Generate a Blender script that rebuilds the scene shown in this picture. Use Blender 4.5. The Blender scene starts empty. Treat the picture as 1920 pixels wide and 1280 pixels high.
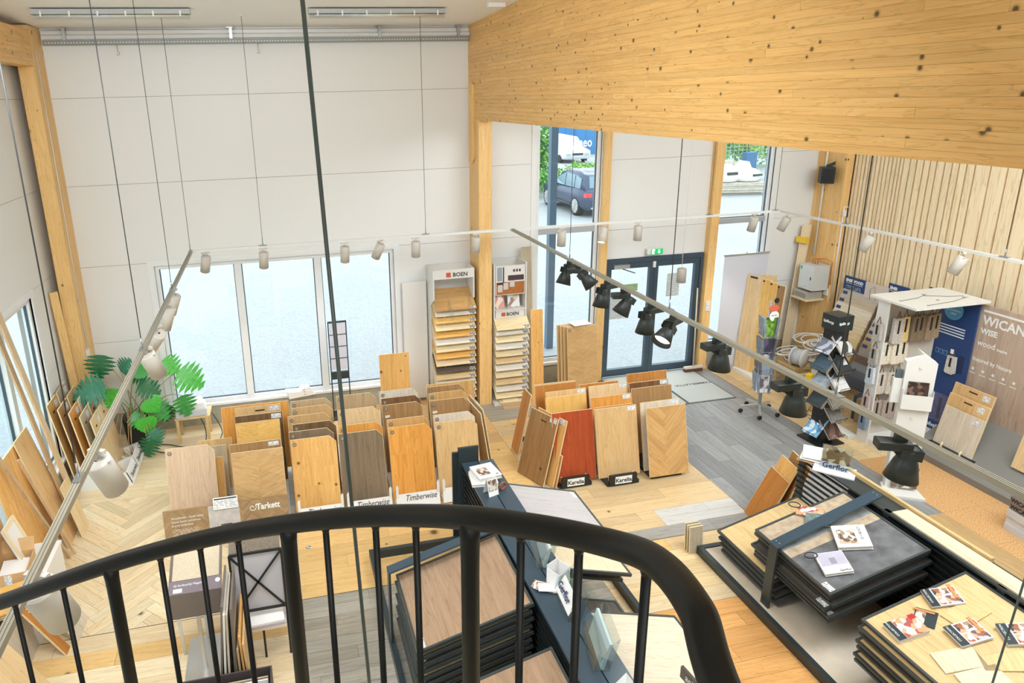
import bpy, bmesh, math, random
from mathutils import Vector, Matrix, Euler
random.seed(7)
SC = bpy.context.scene
COL = SC.collection
PI = math.pi
# ------------------------------------------------------------------ camera
cam_d = bpy.data.cameras.new('camera'); cam = bpy.data.objects.new('camera', cam_d); COL.objects.link(cam)
cam_d.sensor_width = 36.0; cam_d.sensor_fit = 'HORIZONTAL'
cam_d.lens = 1301.14 / 1920 * 36.0
cam_d.shift_x = (960 - 797.62) / 1920; cam_d.shift_y = -(640 - 567.38) / 1920
cam_d.clip_start = 0.05; cam_d.clip_end = 400
cam.matrix_world = Matrix(((0.97571764, 0.08684339, -0.20108036, 0.0),
                           (-0.21740634, 0.27233974, -0.93731827, 0.0),
                           (-0.02663772, 0.95827412, 0.284607, 4.63),
                           (0, 0, 0, 1)))
SC.camera = cam
# ------------------------------------------------------------------ world (bright overcast sky)
w = bpy.data.worlds.new('overcast_sky'); SC.world = w; w.use_nodes = True
bg = w.node_tree.nodes['Background']
bg.inputs['Color'].default_value = (0.92, 0.97, 1.0, 1); bg.inputs['Strength'].default_value = 2.3
# ------------------------------------------------------------------ sun through thin cloud
sd = bpy.data.lights.new('sun', 'SUN'); sd.energy = 1.2; sd.angle = 0.5; sd.color = (1, 0.97, 0.92)
so = bpy.data.objects.new('sun', sd); COL.objects.link(so); so.rotation_euler = (math.radians(38), 0, math.radians(150))
# ------------------------------------------------------------------ added fill lights without fittings (behind / above the viewpoint)
def area(name, loc, sx, sy, power, rot=(0, 0, 0), col=(0.87, 0.945, 1.0)):
    d = bpy.data.lights.new(name, 'AREA'); d.shape = 'RECTANGLE'; d.size = sx; d.size_y = sy; d.energy = power; d.color = col
    o = bpy.data.objects.new(name, d); COL.objects.link(o); o.location = loc; o.rotation_euler = rot
    return o
area('fill_light_left_bay', (-0.6, 3.6, 5.70), 3.6, 2.4, 300, (math.radians(40), 0, 0))  # added fill for the left bay, out of view, no real lamp
area('fill_light_right_bay', (6.4, 4.2, 5.66), 4.4, 4.4, 520, (math.radians(24), 0, math.radians(-12)))  # unseen fill added to brighten the right bay and slatted wall
area('fill_light_rear', (2.0, -2.4, 5.80), 8.0, 1.6, 240, (math.radians(60), 0, 0))  # wide fill panel added behind the viewpoint, not a hall fitting
# ------------------------------------------------------------------ exposure
SC.view_settings.view_transform = 'Standard'; SC.view_settings.look = 'None'
SC.view_settings.exposure = 0.2; SC.view_settings.gamma = 1.0; SC.view_settings.use_curve_mapping = False

# ================================================================== helpers
def s2l(c):
    c = c / 255.0
    return c / 12.92 if c <= 0.04045 else ((c + 0.055) / 1.055) ** 2.4
def S(r, g, b, k=1.0): return (min(s2l(r) * k, .95), min(s2l(g) * k, .95), min(s2l(b) * k, .95), 1)
MATS = {}
def mat(name, col, rough=0.5, metal=0.0, bump=None, var=0.0, vs=6.0, spec=0.5, emit=None):
    if name in MATS: return MATS[name]
    m = bpy.data.materials.new(name); m.use_nodes = True; MATS[name] = m
    nt = m.node_tree; b = nt.nodes['Principled BSDF']
    b.inputs['Base Color'].default_value = col; b.inputs['Roughness'].default_value = rough; b.inputs['Metallic'].default_value = metal
    b.inputs['Specular IOR Level'].default_value = spec
    if emit: b.inputs['Emission Color'].default_value = emit[0]; b.inputs['Emission Strength'].default_value = emit[1]
    if var or bump:
        tc = nt.nodes.new('ShaderNodeTexCoord')
        n = nt.nodes.new('ShaderNodeTexNoise'); n.inputs['Scale'].default_value = vs; n.inputs['Detail'].default_value = 4
        nt.links.new(tc.outputs['Object'], n.inputs['Vector'])
        if var:
            mx = nt.nodes.new('ShaderNodeMix'); mx.data_type = 'RGBA'
            mx.inputs['A'].default_value = tuple(c * (1 - var) for c in col[:3]) + (1,); mx.inputs['B'].default_value = tuple(min(c * (1 + var), 1) for c in col[:3]) + (1,)
            mr = nt.nodes.new('ShaderNodeMapRange'); mr.inputs['From Min'].default_value = 0.3; mr.inputs['From Max'].default_value = 0.7; nt.links.new(n.outputs['Fac'], mr.inputs['Value'])
            nt.links.new(mr.outputs[0], mx.inputs['Factor']); nt.links.new(mx.outputs['Result'], b.inputs['Base Color'])
        if bump:
            n2 = nt.nodes.new('ShaderNodeTexNoise'); n2.inputs['Scale'].default_value = bump[0]; n2.inputs['Detail'].default_value = 3
            nt.links.new(tc.outputs['Object'], n2.inputs['Vector'])
            bp = nt.nodes.new('ShaderNodeBump'); bp.inputs['Strength'].default_value = bump[1]; bp.inputs['Distance'].default_value = 0.01
            nt.links.new(n2.outputs['Fac'], bp.inputs['Height']); nt.links.new(bp.outputs['Normal'], b.inputs['Normal'])
    return m
def wood(name, light, dark, axis='Z', sc=1.0, rough=0.42, knots=0.0, contrast=1.0, tone=0.10, rings=7.0):
    """grained timber: stretched noise along one local axis, per-object tone, optional knots, optional lamella stripes"""
    if name in MATS: return MATS[name]
    m = bpy.data.materials.new(name); m.use_nodes = True; MATS[name] = m
    nt = m.node_tree; N = nt.nodes.new; L = nt.links.new
    b = nt.nodes['Principled BSDF']; b.inputs['Roughness'].default_value = rough; b.inputs['Specular IOR Level'].default_value = 0.4
    tc = N('ShaderNodeTexCoord'); oi = N('ShaderNodeObjectInfo')
    mul = N('ShaderNodeMath'); mul.operation = 'MULTIPLY'; mul.inputs[1].default_value = 53.0; L(oi.outputs['Random'], mul.inputs[0])
    add = N('ShaderNodeVectorMath'); add.operation = 'ADD'; L(tc.outputs['Object'], add.inputs[0]); L(mul.outputs[0], add.inputs[1])
    def mapped(a, o_):
        mp = N('ShaderNodeMapping'); v = [o_ * sc] * 3; v['XYZ'.index(axis)] = a * sc
        mp.inputs['Scale'].default_value = v; L(add.outputs[0], mp.inputs['Vector']); return mp
    n1 = N('ShaderNodeTexNoise'); n1.inputs['Scale'].default_value = 1.0; n1.inputs['Detail'].default_value = 5; n1.inputs['Distortion'].default_value = 1.4
    L(mapped(1.1, 15).outputs[0], n1.inputs['Vector'])
    n2 = N('ShaderNodeTexNoise'); n2.inputs['Scale'].default_value = 1.0; n2.inputs['Detail'].default_value = 3
    L(mapped(3.5, 130).outputs[0], n2.inputs['Vector'])
    mixf = N('ShaderNodeMath'); mixf.operation = 'MULTIPLY_ADD'; mixf.inputs[1].default_value = 0.42; L(n2.outputs['Fac'], mixf.inputs[0]); 
    sc1 = N('ShaderNodeMath'); sc1.operation = 'MULTIPLY'; sc1.inputs[1].default_value = 0.62; L(n1.outputs['Fac'], sc1.inputs[0]); L(sc1.outputs[0], mixf.inputs[2])
    r = N('ShaderNodeValToRGB'); r.color_ramp.elements[0].position = 0.5 - 0.20 / contrast; r.color_ramp.elements[1].position = 0.5 + 0.16 / contrast
    r.color_ramp.elements[0].color = dark; r.color_ramp.elements[1].color = light
    L(mixf.outputs[0], r.inputs['Fac']); out = r.outputs['Color']
    if rings:
        rm = N('ShaderNodeMath'); rm.operation = 'MULTIPLY'; rm.inputs[1].default_value = rings; L(n1.outputs['Fac'], rm.inputs[0])
        pp = N('ShaderNodeMath'); pp.operation = 'PINGPONG'; pp.inputs[1].default_value = 0.5; L(rm.outputs[0], pp.inputs[0])
        rr = N('ShaderNodeMapRange'); rr.inputs['From Min'].default_value = 0.0; rr.inputs['From Max'].default_value = 0.13; rr.inputs['To Min'].default_value = 0.80; rr.inputs['To Max'].default_value = 1.0; L(pp.outputs[0], rr.inputs['Value'])
        mg = N('ShaderNodeMix'); mg.data_type = 'RGBA'; mg.blend_type = 'MULTIPLY'; mg.inputs['Factor'].default_value = 1.0; L(out, mg.inputs['A'])
        cb_ = N('ShaderNodeCombineColor'); L(rr.outputs[0], cb_.inputs[0]); L(rr.outputs[0], cb_.inputs[1])
        sq = N('ShaderNodeMath'); sq.operation = 'POWER'; sq.inputs[1].default_value = 1.7; L(rr.outputs[0], sq.inputs[0]); L(sq.outputs[0], cb_.inputs[2]); L(cb_.outputs[0], mg.inputs['B']); out = mg.outputs['Result']
    if knots:
        sp = N('ShaderNodeSeparateXYZ'); L(add.outputs[0], sp.inputs[0]); cb2 = N('ShaderNodeCombineXYZ'); L(sp.outputs[axis], cb2.inputs[0])
        cr = N('ShaderNodeMath'); cr.operation = 'ADD'; o2 = [a for a in 'XYZ' if a != axis]
        if axis == 'X': L(sp.outputs['Y'], cr.inputs[0]); cr.inputs[1].default_value = 0
        elif axis == 'Y': L(sp.outputs['Z'], cr.inputs[0]); cr.inputs[1].default_value = 0
        else: L(sp.outputs['X'], cr.inputs[0]); L(sp.outputs['Y'], cr.inputs[1])
        L(cr.outputs[0], cb2.inputs[1])
        v = N('ShaderNodeTexVoronoi'); v.voronoi_dimensions = '2D'; v.inputs['Scale'].default_value = 5.2 * knots; L(cb2.outputs[0], v.inputs['Vector'])
        sc_ = N('ShaderNodeSeparateColor'); L(v.outputs['Color'], sc_.inputs[0])
        ad = N('ShaderNodeMapRange'); ad.inputs['From Min'].default_value = 0.15 if knots >= 1 else 0.8; ad.inputs['To Min'].default_value = 0.02; ad.inputs['To Max'].default_value = 1.0; L(sc_.outputs[0], ad.inputs['Value'])
        dv = N('ShaderNodeMath'); dv.operation = 'DIVIDE'; L(v.outputs['Distance'], dv.inputs[0]); L(ad.outputs[0], dv.inputs[1])
        kr = N('ShaderNodeValToRGB'); kr.color_ramp.elements[0].position = 0.055; kr.color_ramp.elements[1].position = 0.10
        kr.color_ramp.elements[0].color = (0.0, 0.0, 0.0, 1); kr.color_ramp.elements[1].color = (1, 1, 1, 1); e_ = kr.color_ramp.elements.new(0.16); e_.color = (1, 1, 1, 1); kr.color_ramp.elements[1].color = (0.72, 0.72, 0.72, 1)
        L(dv.outputs[0], kr.inputs['Fac'])
        mk = N('ShaderNodeMix'); mk.data_type = 'RGBA'; mk.inputs['A'].default_value = tuple(c * 0.22 for c in dark[:3]) + (1,)
        L(kr.outputs['Color'], mk.inputs['Factor']); L(out, mk.inputs['B']); out = mk.outputs['Result']
    if tone:
        mr = N('ShaderNodeMapRange'); mr.inputs['To Min'].default_value = 1 - tone; mr.inputs['To Max'].default_value = 1 + tone; L(oi.outputs['Random'], mr.inputs['Value'])
        hs = N('ShaderNodeHueSaturation'); L(mr.outputs[0], hs.inputs['Value']); L(out, hs.inputs['Color']); out = hs.outputs['Color']
    L(out, b.inputs['Base Color'])
    bp = N('ShaderNodeBump'); bp.inputs['Strength'].default_value = 0.06; bp.inputs['Distance'].default_value = 0.004; L(n2.outputs['Fac'], bp.inputs['Height']); L(bp.outputs['Normal'], b.inputs['Normal'])
    return m
def glass(name, tint=(0.93, 0.98, 1.0, 1), refl=0.05, haze=0.0):
    if name in MATS: return MATS[name]
    m = bpy.data.materials.new(name); m.use_nodes = True; MATS[name] = m
    nt = m.node_tree; nt.nodes.remove(nt.nodes['Principled BSDF']); o = nt.nodes['Material Output']
    t = nt.nodes.new('ShaderNodeBsdfTransparent'); t.inputs[0].default_value = tint
    g = nt.nodes.new('ShaderNodeBsdfGlossy'); g.inputs['Roughness'].default_value = 0.03
    mx = nt.nodes.new('ShaderNodeMixShader'); mx.inputs[0].default_value = refl
    nt.links.new(t.outputs[0], mx.inputs[1]); nt.links.new(g.outputs[0], mx.inputs[2]); nt.links.new(mx.outputs[0], o.inputs[0])
    return m
def printed(name, paper, ink, rows=90.0, axis='Z', cover=0.5):
    """flat print: rows of tiny type"""
    if name in MATS: return MATS[name]
    m = mat(name, paper, 0.55); nt = m.node_tree; N = nt.nodes.new; L = nt.links.new; b = nt.nodes['Principled BSDF']
    tc = N('ShaderNodeTexCoord'); sp = N('ShaderNodeSeparateXYZ'); L(tc.outputs['Object'], sp.inputs[0])
    k = N('ShaderNodeMath'); k.operation = 'MULTIPLY'; k.inputs[1].default_value = rows; L(sp.outputs[axis], k.inputs[0])
    fr = N('ShaderNodeMath'); fr.operation = 'FRACT'; L(k.outputs[0], fr.inputs[0])
    lt = N('ShaderNodeMath'); lt.operation = 'LESS_THAN'; lt.inputs[1].default_value = 0.4; L(fr.outputs[0], lt.inputs[0])
    n = N('ShaderNodeTexNoise'); n.inputs['Scale'].default_value = 45; L(tc.outputs['Object'], n.inputs['Vector'])
    gt = N('ShaderNodeMath'); gt.operation = 'GREATER_THAN'; gt.inputs[1].default_value = 1 - cover; L(n.outputs['Fac'], gt.inputs[0])
    mu = N('ShaderNodeMath'); mu.operation = 'MULTIPLY'; L(lt.outputs[0], mu.inputs[0]); L(gt.outputs[0], mu.inputs[1])
    mx = N('ShaderNodeMix'); mx.data_type = 'RGBA'; mx.inputs['A'].default_value = paper; mx.inputs['B'].default_value = ink
    L(mu.outputs[0], mx.inputs['Factor']); L(mx.outputs['Result'], b.inputs['Base Color'])
    return m
def photo_print(name, cols, scale=9.0):
    """flat printed picture: soft blotches of a few colours"""
    if name in MATS: return MATS[name]
    m = mat(name, cols[0], 0.35); nt = m.node_tree; N = nt.nodes.new; L = nt.links.new
    tc = N('ShaderNodeTexCoord'); n = N('ShaderNodeTexVoronoi'); n.inputs['Scale'].default_value = scale; L(tc.outputs['Object'], n.inputs['Vector'])
    sp = N('ShaderNodeSeparateColor'); L(n.outputs['Color'], sp.inputs[0])
    r = N('ShaderNodeValToRGB'); r.color_ramp.interpolation = 'CONSTANT'
    while len(r.color_ramp.elements) < len(cols): r.color_ramp.elements.new(0.5)
    for i, c in enumerate(cols): r.color_ramp.elements[i].position = i / len(cols); r.color_ramp.elements[i].color = c
    L(sp.outputs[0], r.inputs['Fac']); L(r.outputs['Color'], nt.nodes['Principled BSDF'].inputs['Base Color'])
    return m

class MB:
    """collects boxes, tubes, prisms, lathes as one mesh"""
    def __init__(s): s.v = []; s.f = []; s.sm = []
    def add(s, vs, fs, smooth=False):
        o = len(s.v); s.v += [tuple(v) for v in vs]; s.f += [tuple(i + o for i in f) for f in fs]; s.sm += [smooth] * len(fs); return s
    def box(s, x0, x1, y0, y1, z0, z1):
        v = [(x, y, z) for z in (z0, z1) for y in (y0, y1) for x in (x0, x1)]
        return s.add(v, [(0, 2, 3, 1), (4, 5, 7, 6), (0, 1, 5, 4), (2, 6, 7, 3), (0, 4, 6, 2), (1, 3, 7, 5)])
    def bar(s, a, b, wx, wz, up=(0, 0, 1)):
        """rectangular bar from a to b; wx across, wz along up"""
        a = Vector(a); b = Vector(b); d = (b - a).normalized(); u = Vector(up)
        x = d.cross(u)
        if x.length < 1e-5: x = Vector((1, 0, 0))
        x.normalize(); u = x.cross(d).normalized(); x *= wx / 2; u *= wz / 2
        v = [p + i * x + j * u for p in (a, b) for (i, j) in ((-1, -1), (1, -1), (1, 1), (-1, 1))]
        return s.add(v, [(0, 1, 2, 3), (7, 6, 5, 4), (0, 4, 5, 1), (1, 5, 6, 2), (2, 6, 7, 3), (3, 7, 4, 0)])
    def tube(s, pts, r, n=8, cap=True):
        pts = [Vector(p) for p in pts]; m = len(pts); rs = r if isinstance(r, (list, tuple)) else [r] * m
        vs = []; prev = None
        for i, p in enumerate(pts):
            d = (pts[min(i + 1, m - 1)] - pts[max(i - 1, 0)]).normalized()
            if prev is None:
                x = d.cross(Vector((0, 0, 1)))
                if x.length < 1e-3: x = d.cross(Vector((1, 0, 0)))
            else: x = prev - d * prev.dot(d)
            x.normalize(); y = d.cross(x); prev = x
            vs += [p + (x * math.cos(2 * PI * k / n) + y * math.sin(2 * PI * k / n)) * rs[i] for k in range(n)]
        fs = [(i * n + k, i * n + (k + 1) % n, (i + 1) * n + (k + 1) % n, (i + 1) * n + k) for i in range(m - 1) for k in range(n)]
        s.add(vs, fs, True)
        if cap: s.add([], []); o = len(s.v) - m * n; s.f += [tuple(o + k for k in range(n))[::-1], tuple(o + (m - 1) * n + k for k in range(n))]; s.sm += [False, False]
        return s
    def lathe(s, prof, n=20, o=(0, 0, 0), cap=True):
        """prof: list of (r, z) round local z through o"""
        vs = [(o[0] + r * math.cos(2 * PI * k / n), o[1] + r * math.sin(2 * PI * k / n), o[2] + z) for r, z in prof for k in range(n)]
        m = len(prof); fs = [(i * n + k, i * n + (k + 1) % n, (i + 1) * n + (k + 1) % n, (i + 1) * n + k) for i in range(m - 1) for k in range(n)]
        s.add(vs, fs, True)
        if cap: b = len(s.v) - m * n; s.f += [tuple(b + k for k in range(n))[::-1], tuple(b + (m - 1) * n + k for k in range(n))]; s.sm += [False, False]
        return s
    def prism(s, poly, a, b, axis='Y'):
        """polygon extruded from a to b along axis; poly in the other two axes (in xyz order)"""
        def P(u, v, t): return {'X': (t, u, v), 'Y': (u, t, v), 'Z': (u, v, t)}[axis]
        n = len(poly); vs = [P(u, v, a) for u, v in poly] + [P(u, v, b) for u, v in poly]
        fs = [tuple(range(n)), tuple(range(2 * n - 1, n - 1, -1))] + [(i, i + n, (i + 1) % n + n, (i + 1) % n) for i in range(n)]
        return s.add(vs, fs)
    def xf(s, M, start=0):
        for i in range(start, len(s.v)): s.v[i] = tuple(M @ Vector(s.v[i]))
        return s
    def mesh(s, name):
        me = bpy.data.meshes.new(name); me.from_pydata(s.v, [], s.f)
        bm = bmesh.new(); bm.from_mesh(me); bmesh.ops.recalc_face_normals(bm, faces=bm.faces); bm.to_mesh(me); bm.free()
        me.polygons.foreach_set('use_smooth', s.sm); return me
    def build(s, name, m, parent=None, loc=(0, 0, 0), rot=(0, 0, 0), bevel=0):
        me = s.mesh(name)
        if m: me.materials.append(m)
        return obj(name, me, parent, loc, rot, bevel)
def obj(name, me, parent=None, loc=(0, 0, 0), rot=(0, 0, 0), bevel=0):
    o = bpy.data.objects.new(name, me); COL.objects.link(o); o.parent = parent; o.location = loc; o.rotation_euler = rot
    if bevel:
        md = o.modifiers.new('bevel', 'BEVEL'); md.width = bevel; md.segments = 2; md.limit_method = 'ANGLE'
    return o
def tag(o, label, cat, group=None):
    o['label'] = label; o['category'] = cat
    if group: o['group'] = group
    return o
def struct(o, label=None):
    o['kind'] = 'structure'
    if label: o['label'] = label
    return o
def thing(name, label, cat, loc=(0, 0, 0), rot=(0, 0, 0), group=None):
    o = bpy.data.objects.new(name, None); COL.objects.link(o); o.location = loc
    o.rotation_euler = rot if not isinstance(rot, (int, float)) else (0, 0, rot)
    o.empty_display_size = 0.1
    return tag(o, label, cat, group)
TXT = {}
def text(s, size, m, parent, loc, rot=(PI / 2, 0, 0), align='LEFT', shear=0.0, name='lettering', extr=0.0006, bold=0.0, sx=1.0):
    cu = bpy.data.curves.new('t', 'FONT'); cu.body = s; cu.size = size; cu.align_x = align; cu.extrude = extr; cu.shear = shear; cu.offset = bold; cu.resolution_u = 2
    t = bpy.data.objects.new('t', cu); me = bpy.data.meshes.new_from_object(t)
    bpy.data.objects.remove(t); bpy.data.curves.remove(cu)
    me.name = name; me.materials.clear(); me.materials.append(m)
    if sx != 1.0:
        for v in me.vertices: v.co.x *= sx
    return obj(name, me, parent, loc, rot)
ORD = ['front', 'second', 'third', 'fourth', 'fifth', 'sixth', 'seventh', 'eighth', 'ninth', 'tenth', 'eleventh', 'twelfth', 'thirteenth', 'fourteenth', 'fifteenth']
NTH = ['top'] + ORD[1:]

# ------------------------------------------------------------------ common materials
M_white = mat('white_paint', S(232, 230, 226), 0.45)
M_panel = mat('wall_panel_white', S(234, 234, 232), 0.5, bump=(90, 0.05))
M_joint = mat('panel_joint_grey', S(150, 149, 144), 0.7)
M_frame = mat('window_frame_white', S(236, 238, 238), 0.35)
M_black = mat('black_powder_coat', S(28, 32, 32), 0.42)
M_rail = mat('rail_black_green', S(8, 11, 10), 0.45, spec=0.32)
M_dgrey = mat('dark_grey_metal', S(60, 68, 70), 0.35, metal=0.3)
M_steel = mat('galvanised_steel', S(170, 172, 170), 0.35, metal=0.8)
M_alu = mat('aluminium', S(205, 207, 206), 0.3, metal=0.7)
M_door = mat('door_frame_slate', S(62, 78, 90), 0.4)
M_glass = glass('window_glass')
M_acryl = glass('clear_acrylic', (0.93, 0.96, 0.96, 1), 0.12)
M_conc = mat('concrete', S(168, 166, 150), 0.85, var=0.12, vs=9, bump=(40, 0.2))
M_cable = mat('steel_wire', S(62, 66, 66), 0.4, metal=0.3)
M_paper = mat('paper_white', S(240, 240, 236), 0.6)
M_label = printed('sample_label_print', S(244, 244, 242), S(120, 120, 125), 130, 'Z', 0.55)
M_ink = mat('ink_black', S(38, 38, 40), 0.5)
M_badge = mat('badge_grey_metal', S(128, 120, 110), 0.35, metal=0.3)
W_glulam = wood('spruce_glulam', S(246, 206, 142), S(226, 176, 106), 'Z', 0.8, 0.5, knots=0.7, contrast=0.7, tone=0.03)
W_core = mat('board_edge_core', S(236, 214, 170), 0.6)
# ================================================================== FLOORS
def floor_wood(name, l, d, axis, **k): return wood(name, l, d, axis, **k)
def floor_zone(label, x0, x1, y0, y1, jm, z=0.0):
    o = MB().box(x0, x1, y0, y1, z - 0.05, z - 0.006).build('floor', jm); struct(o, label); return o
PLM = {}
def plank_mesh(l, w_, ax):
    k = (round(l, 3), round(w_, 3), ax)
    if k not in PLM:
        a, b = (l / 2, w_ / 2) if ax == 'X' else (w_ / 2, l / 2)
        PLM[k] = MB().box(-a, a, -b, b, -0.006, 0).mesh('plank')
    return PLM[k]
def planks(zone, x0, x1, y0, y1, ax, w_, l, mats, z=0.0, gap=0.003, rowmat=False):
    """straight planks laid in rows with staggered ends, each its own piece"""
    (a0, a1), (b0, b1) = ((x0, x1), (y0, y1)) if ax == 'X' else ((y0, y1), (x0, x1))
    n = max(1, round((b1 - b0) / w_)); ww = (b1 - b0) / n
    for r in range(n):
        off = ((r * 0.37) % 1.0) * l; a = a0 - off; rm = mats[r % len(mats)]
        while a < a1 - 1e-4:
            s_, e_ = max(a, a0), min(a + l, a1); a += l
            if e_ - s_ < 0.02: continue
            c, bb = (s_ + e_) / 2, b0 + (r + 0.5) * ww
            base = plank_mesh(e_ - s_ - gap, ww - gap, ax)
            m = rm if rowmat else random.choice(mats)
            o = obj('plank', base, zone, (c, bb, z) if ax == 'X' else (bb, c, z))
            if not base.materials: base.materials.append(m)
            o.material_slots[0].link = 'OBJECT'; o.material_slots[0].material = m
def clip(poly, x0, x1, y0, y1):
    for ax, lim, sg in ((0, x0, 1), (0, x1, -1), (1, y0, 1), (1, y1, -1)):
        out = []
        for i in range(len(poly)):
            p, q = poly[i - 1], poly[i]; dp, dq = sg * (p[ax] - lim), sg * (q[ax] - lim)
            if dp >= 0: out.append(p)
            if dp * dq < 0: t = dp / (dp - dq); out.append((p[0] + t * (q[0] - p[0]), p[1] + t * (q[1] - p[1])))
        poly = out
        if len(poly) < 3: return []
    return poly
def herring(zone, x0, x1, y0, y1, L_, w_, mats, z=0.0, gap=0.0015, plane='Z', t=0.006, name='plank', ang=45, maxn=300):
    """herringbone blocks clipped to a rectangle"""
    c, s_ = math.cos(math.radians(ang)), math.sin(math.radians(ang)); cnt = 0
    cx, cy = (x0 + x1) / 2, (y0 + y1) / 2; R_ = math.hypot(x1 - x0, y1 - y0) / 2 + L_; k = int(R_ / w_) + 2
    m_ = round(L_ / w_); L_ = m_ * w_
    for i in range(-k, k):
        for j in range(-k // (m_ * 2) * 2 - 2, k // (m_) + 3):
            for hv in (0, 1):
                # staircase tiling: each step shifts by (w,w)
                u, v = (i * w_ + j * 2 * L_, i * w_) if hv == 0 else (i * w_ + L_ + j * 2 * L_, i * w_ - L_ + w_)
                a, b = (L_, w_) if hv == 0 else (w_, L_)
                q = [(u + gap, v + gap), (u + a - gap, v + gap), (u + a - gap, v + b - gap), (u + gap, v + b - gap)]
                q = [(cx + c * p - s_ * r, cy + s_ * p + c * r) for p, r in q]
                q = clip(q, x0, x1, y0, y1)
                if not q: continue
                mx, my = sum(p[0] for p in q) / len(q), sum(p[1] for p in q) / len(q)
                cnt += 1
                if cnt > maxn: return
                mb = MB(); q2 = [(p[0] - mx, p[1] - my) for p in q]
                M_ = Matrix.Rotation(math.radians(ang) + (PI / 2 if hv else 0), 4, 'Z'); Mi = M_.inverted()
                q3 = [tuple((Mi @ Vector((p[0], p[1], 0))).xy) for p in q2]
                mb.prism(q3, -t, 0, 'Z')
                o = mb.build(name, random.choice(mats), zone)
                if plane == 'Z': o.location = (mx, my, z); o.rotation_euler = (0, 0, math.radians(ang) + (PI / 2 if hv else 0))
                else: o.matrix_local = Matrix.Translation((mx, z, my)) @ Matrix.Rotation(PI / 2, 4, 'X') @ M_
J_light = mat('floor_joint_light', S(186, 160, 120), 0.7); J_dark = mat('floor_joint_grey', S(96, 98, 98), 0.7)
FW_pale = [wood('floor_pale_oak_a', S(240, 222, 188), S(222, 198, 158), 'X', knots=0.5), wood('floor_pale_oak_b', S(232, 210, 172), S(212, 186, 146), 'X')]
FW_white = [wood('floor_white_plank', S(226, 224, 220), S(206, 204, 200), 'X', contrast=0.8)]
FW_yel = [wood('floor_yellow_oak', S(238, 200, 138), S(220, 176, 110), 'X', knots=0.4)]
FW_brn = [wood('floor_warm_oak', S(226, 188, 136), S(206, 162, 108), 'X', knots=0.6)]
FW_gry = [wood('floor_grey_oak_a', S(178, 172, 160), S(146, 140, 128), 'X', contrast=1.2), wood('floor_grey_oak_b', S(168, 160, 146), S(136, 128, 114), 'X', contrast=1.2)]
FW_lam = [wood('floor_slate_laminate_a', S(160, 160, 160), S(132, 133, 135), 'Y', contrast=1.0), wood('floor_slate_laminate_b', S(150, 151, 152), S(124, 125, 128), 'Y', contrast=1.0)]
FW_org = [wood('floor_orange_oak', S(222, 168, 104), S(198, 140, 78), 'X', knots=0.6)]
FW_mix = [FW_pale[1], FW_pale[0], FW_yel[0], FW_pale[1], FW_brn[0], FW_pale[0]]
FW_bge = [wood('floor_beige_oak_a', S(226, 200, 156), S(206, 176, 130), 'X', knots=0.6), wood('floor_beige_oak_b', S(218, 192, 150), S(198, 168, 124), 'X')]
z1 = floor_zone('pale oak plank floor beneath the wide window', -2.92, -1.0, 8.12, 10.0, J_light); planks(z1, -2.92, -1.0, 8.12, 10, 'X', 0.185, 1.6, FW_pale)
z2 = floor_zone('pale herringbone oak floor beside the left wall', -2.92, -1.0, 5.77, 8.12, J_light); herring(z2, -2.92, -1.0, 5.77, 8.12, 0.72, 0.12, FW_pale, maxn=260)
z3 = floor_zone('white plank floor between the two left sample racks', -1.0, -0.06, 7.25, 10.0, J_light); planks(z3, -1.0, -0.06, 7.25, 10, 'X', 0.2, 1.2, FW_white)
z4 = floor_zone('pale herringbone oak floor under the brown header panel', -1.0, -0.06, 5.77, 7.25, J_light); herring(z4, -1.0, -0.06, 5.77, 7.25, 0.72, 0.12, FW_pale, maxn=150)
z5 = floor_zone('yellow oak plank floor behind the curved handrail', -0.06, 2.85, 5.77, 8.3, J_light); planks(z5, -0.06, 2.85, 5.77, 8.3, 'X', 0.19, 1.9, FW_yel)
z6 = floor_zone('warm oak plank floor in front of the wooden column', -0.06, 2.85, 8.3, 10.0, J_light); planks(z6, -0.06, 2.35, 8.3, 10, 'X', 0.19, 1.5, FW_brn); planks(z6, 2.35, 2.85, 8.3, 10, 'X', 0.3, 0.5, FW_brn)
z7 = floor_zone('weathered grey oak plank floor below the handrail', -0.06, 2.85, 2.4, 5.765, J_dark); planks(z7, -0.06, 2.85, 2.4, 5.765, 'X', 0.14, 1.3, FW_gry)
z8 = floor_zone('mixed oak plank floor at the lower left', -2.92, -0.06, 2.4, 5.765, J_light); planks(z8, -2.92, -0.06, 2.4, 5.765, 'X', 0.21, 1.5, FW_mix, rowmat=True)
z9 = floor_zone('brown and yellow parquet strip floor by the wooden column', 2.85, 4.96, 7.05, 10.0, J_light); planks(z9, 2.85, 4.96, 8.92, 10, 'X', 0.18, 1.3, [FW_gry[0], FW_brn[0]]); planks(z9, 2.85, 4.96, 7.05, 8.92, 'X', 0.17, 0.9, [FW_yel[0], FW_bge[0]])
z10 = floor_zone('beige oak plank floor in front of the black board bases', 2.85, 4.96, 5.77, 7.05, J_light); planks(z10, 2.85, 4.96, 6.27, 7.05, 'X', 0.195, 2.2, FW_bge); planks(z10, 2.85, 3.95, 5.96, 6.27, 'X', 0.16, 1.4, FW_bge)
planks(z10, 3.95, 4.96, 5.96, 6.27, 'X', 0.155, 1.0, [wood('floor_frost_plank', S(212, 210, 206), S(192, 190, 188), 'X')]); planks(z10, 2.85, 4.96, 5.77, 5.96, 'X', 0.19, 1.6, [wood('floor_ash_plank', S(170, 166, 162), S(146, 142, 138), 'X')])
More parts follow.
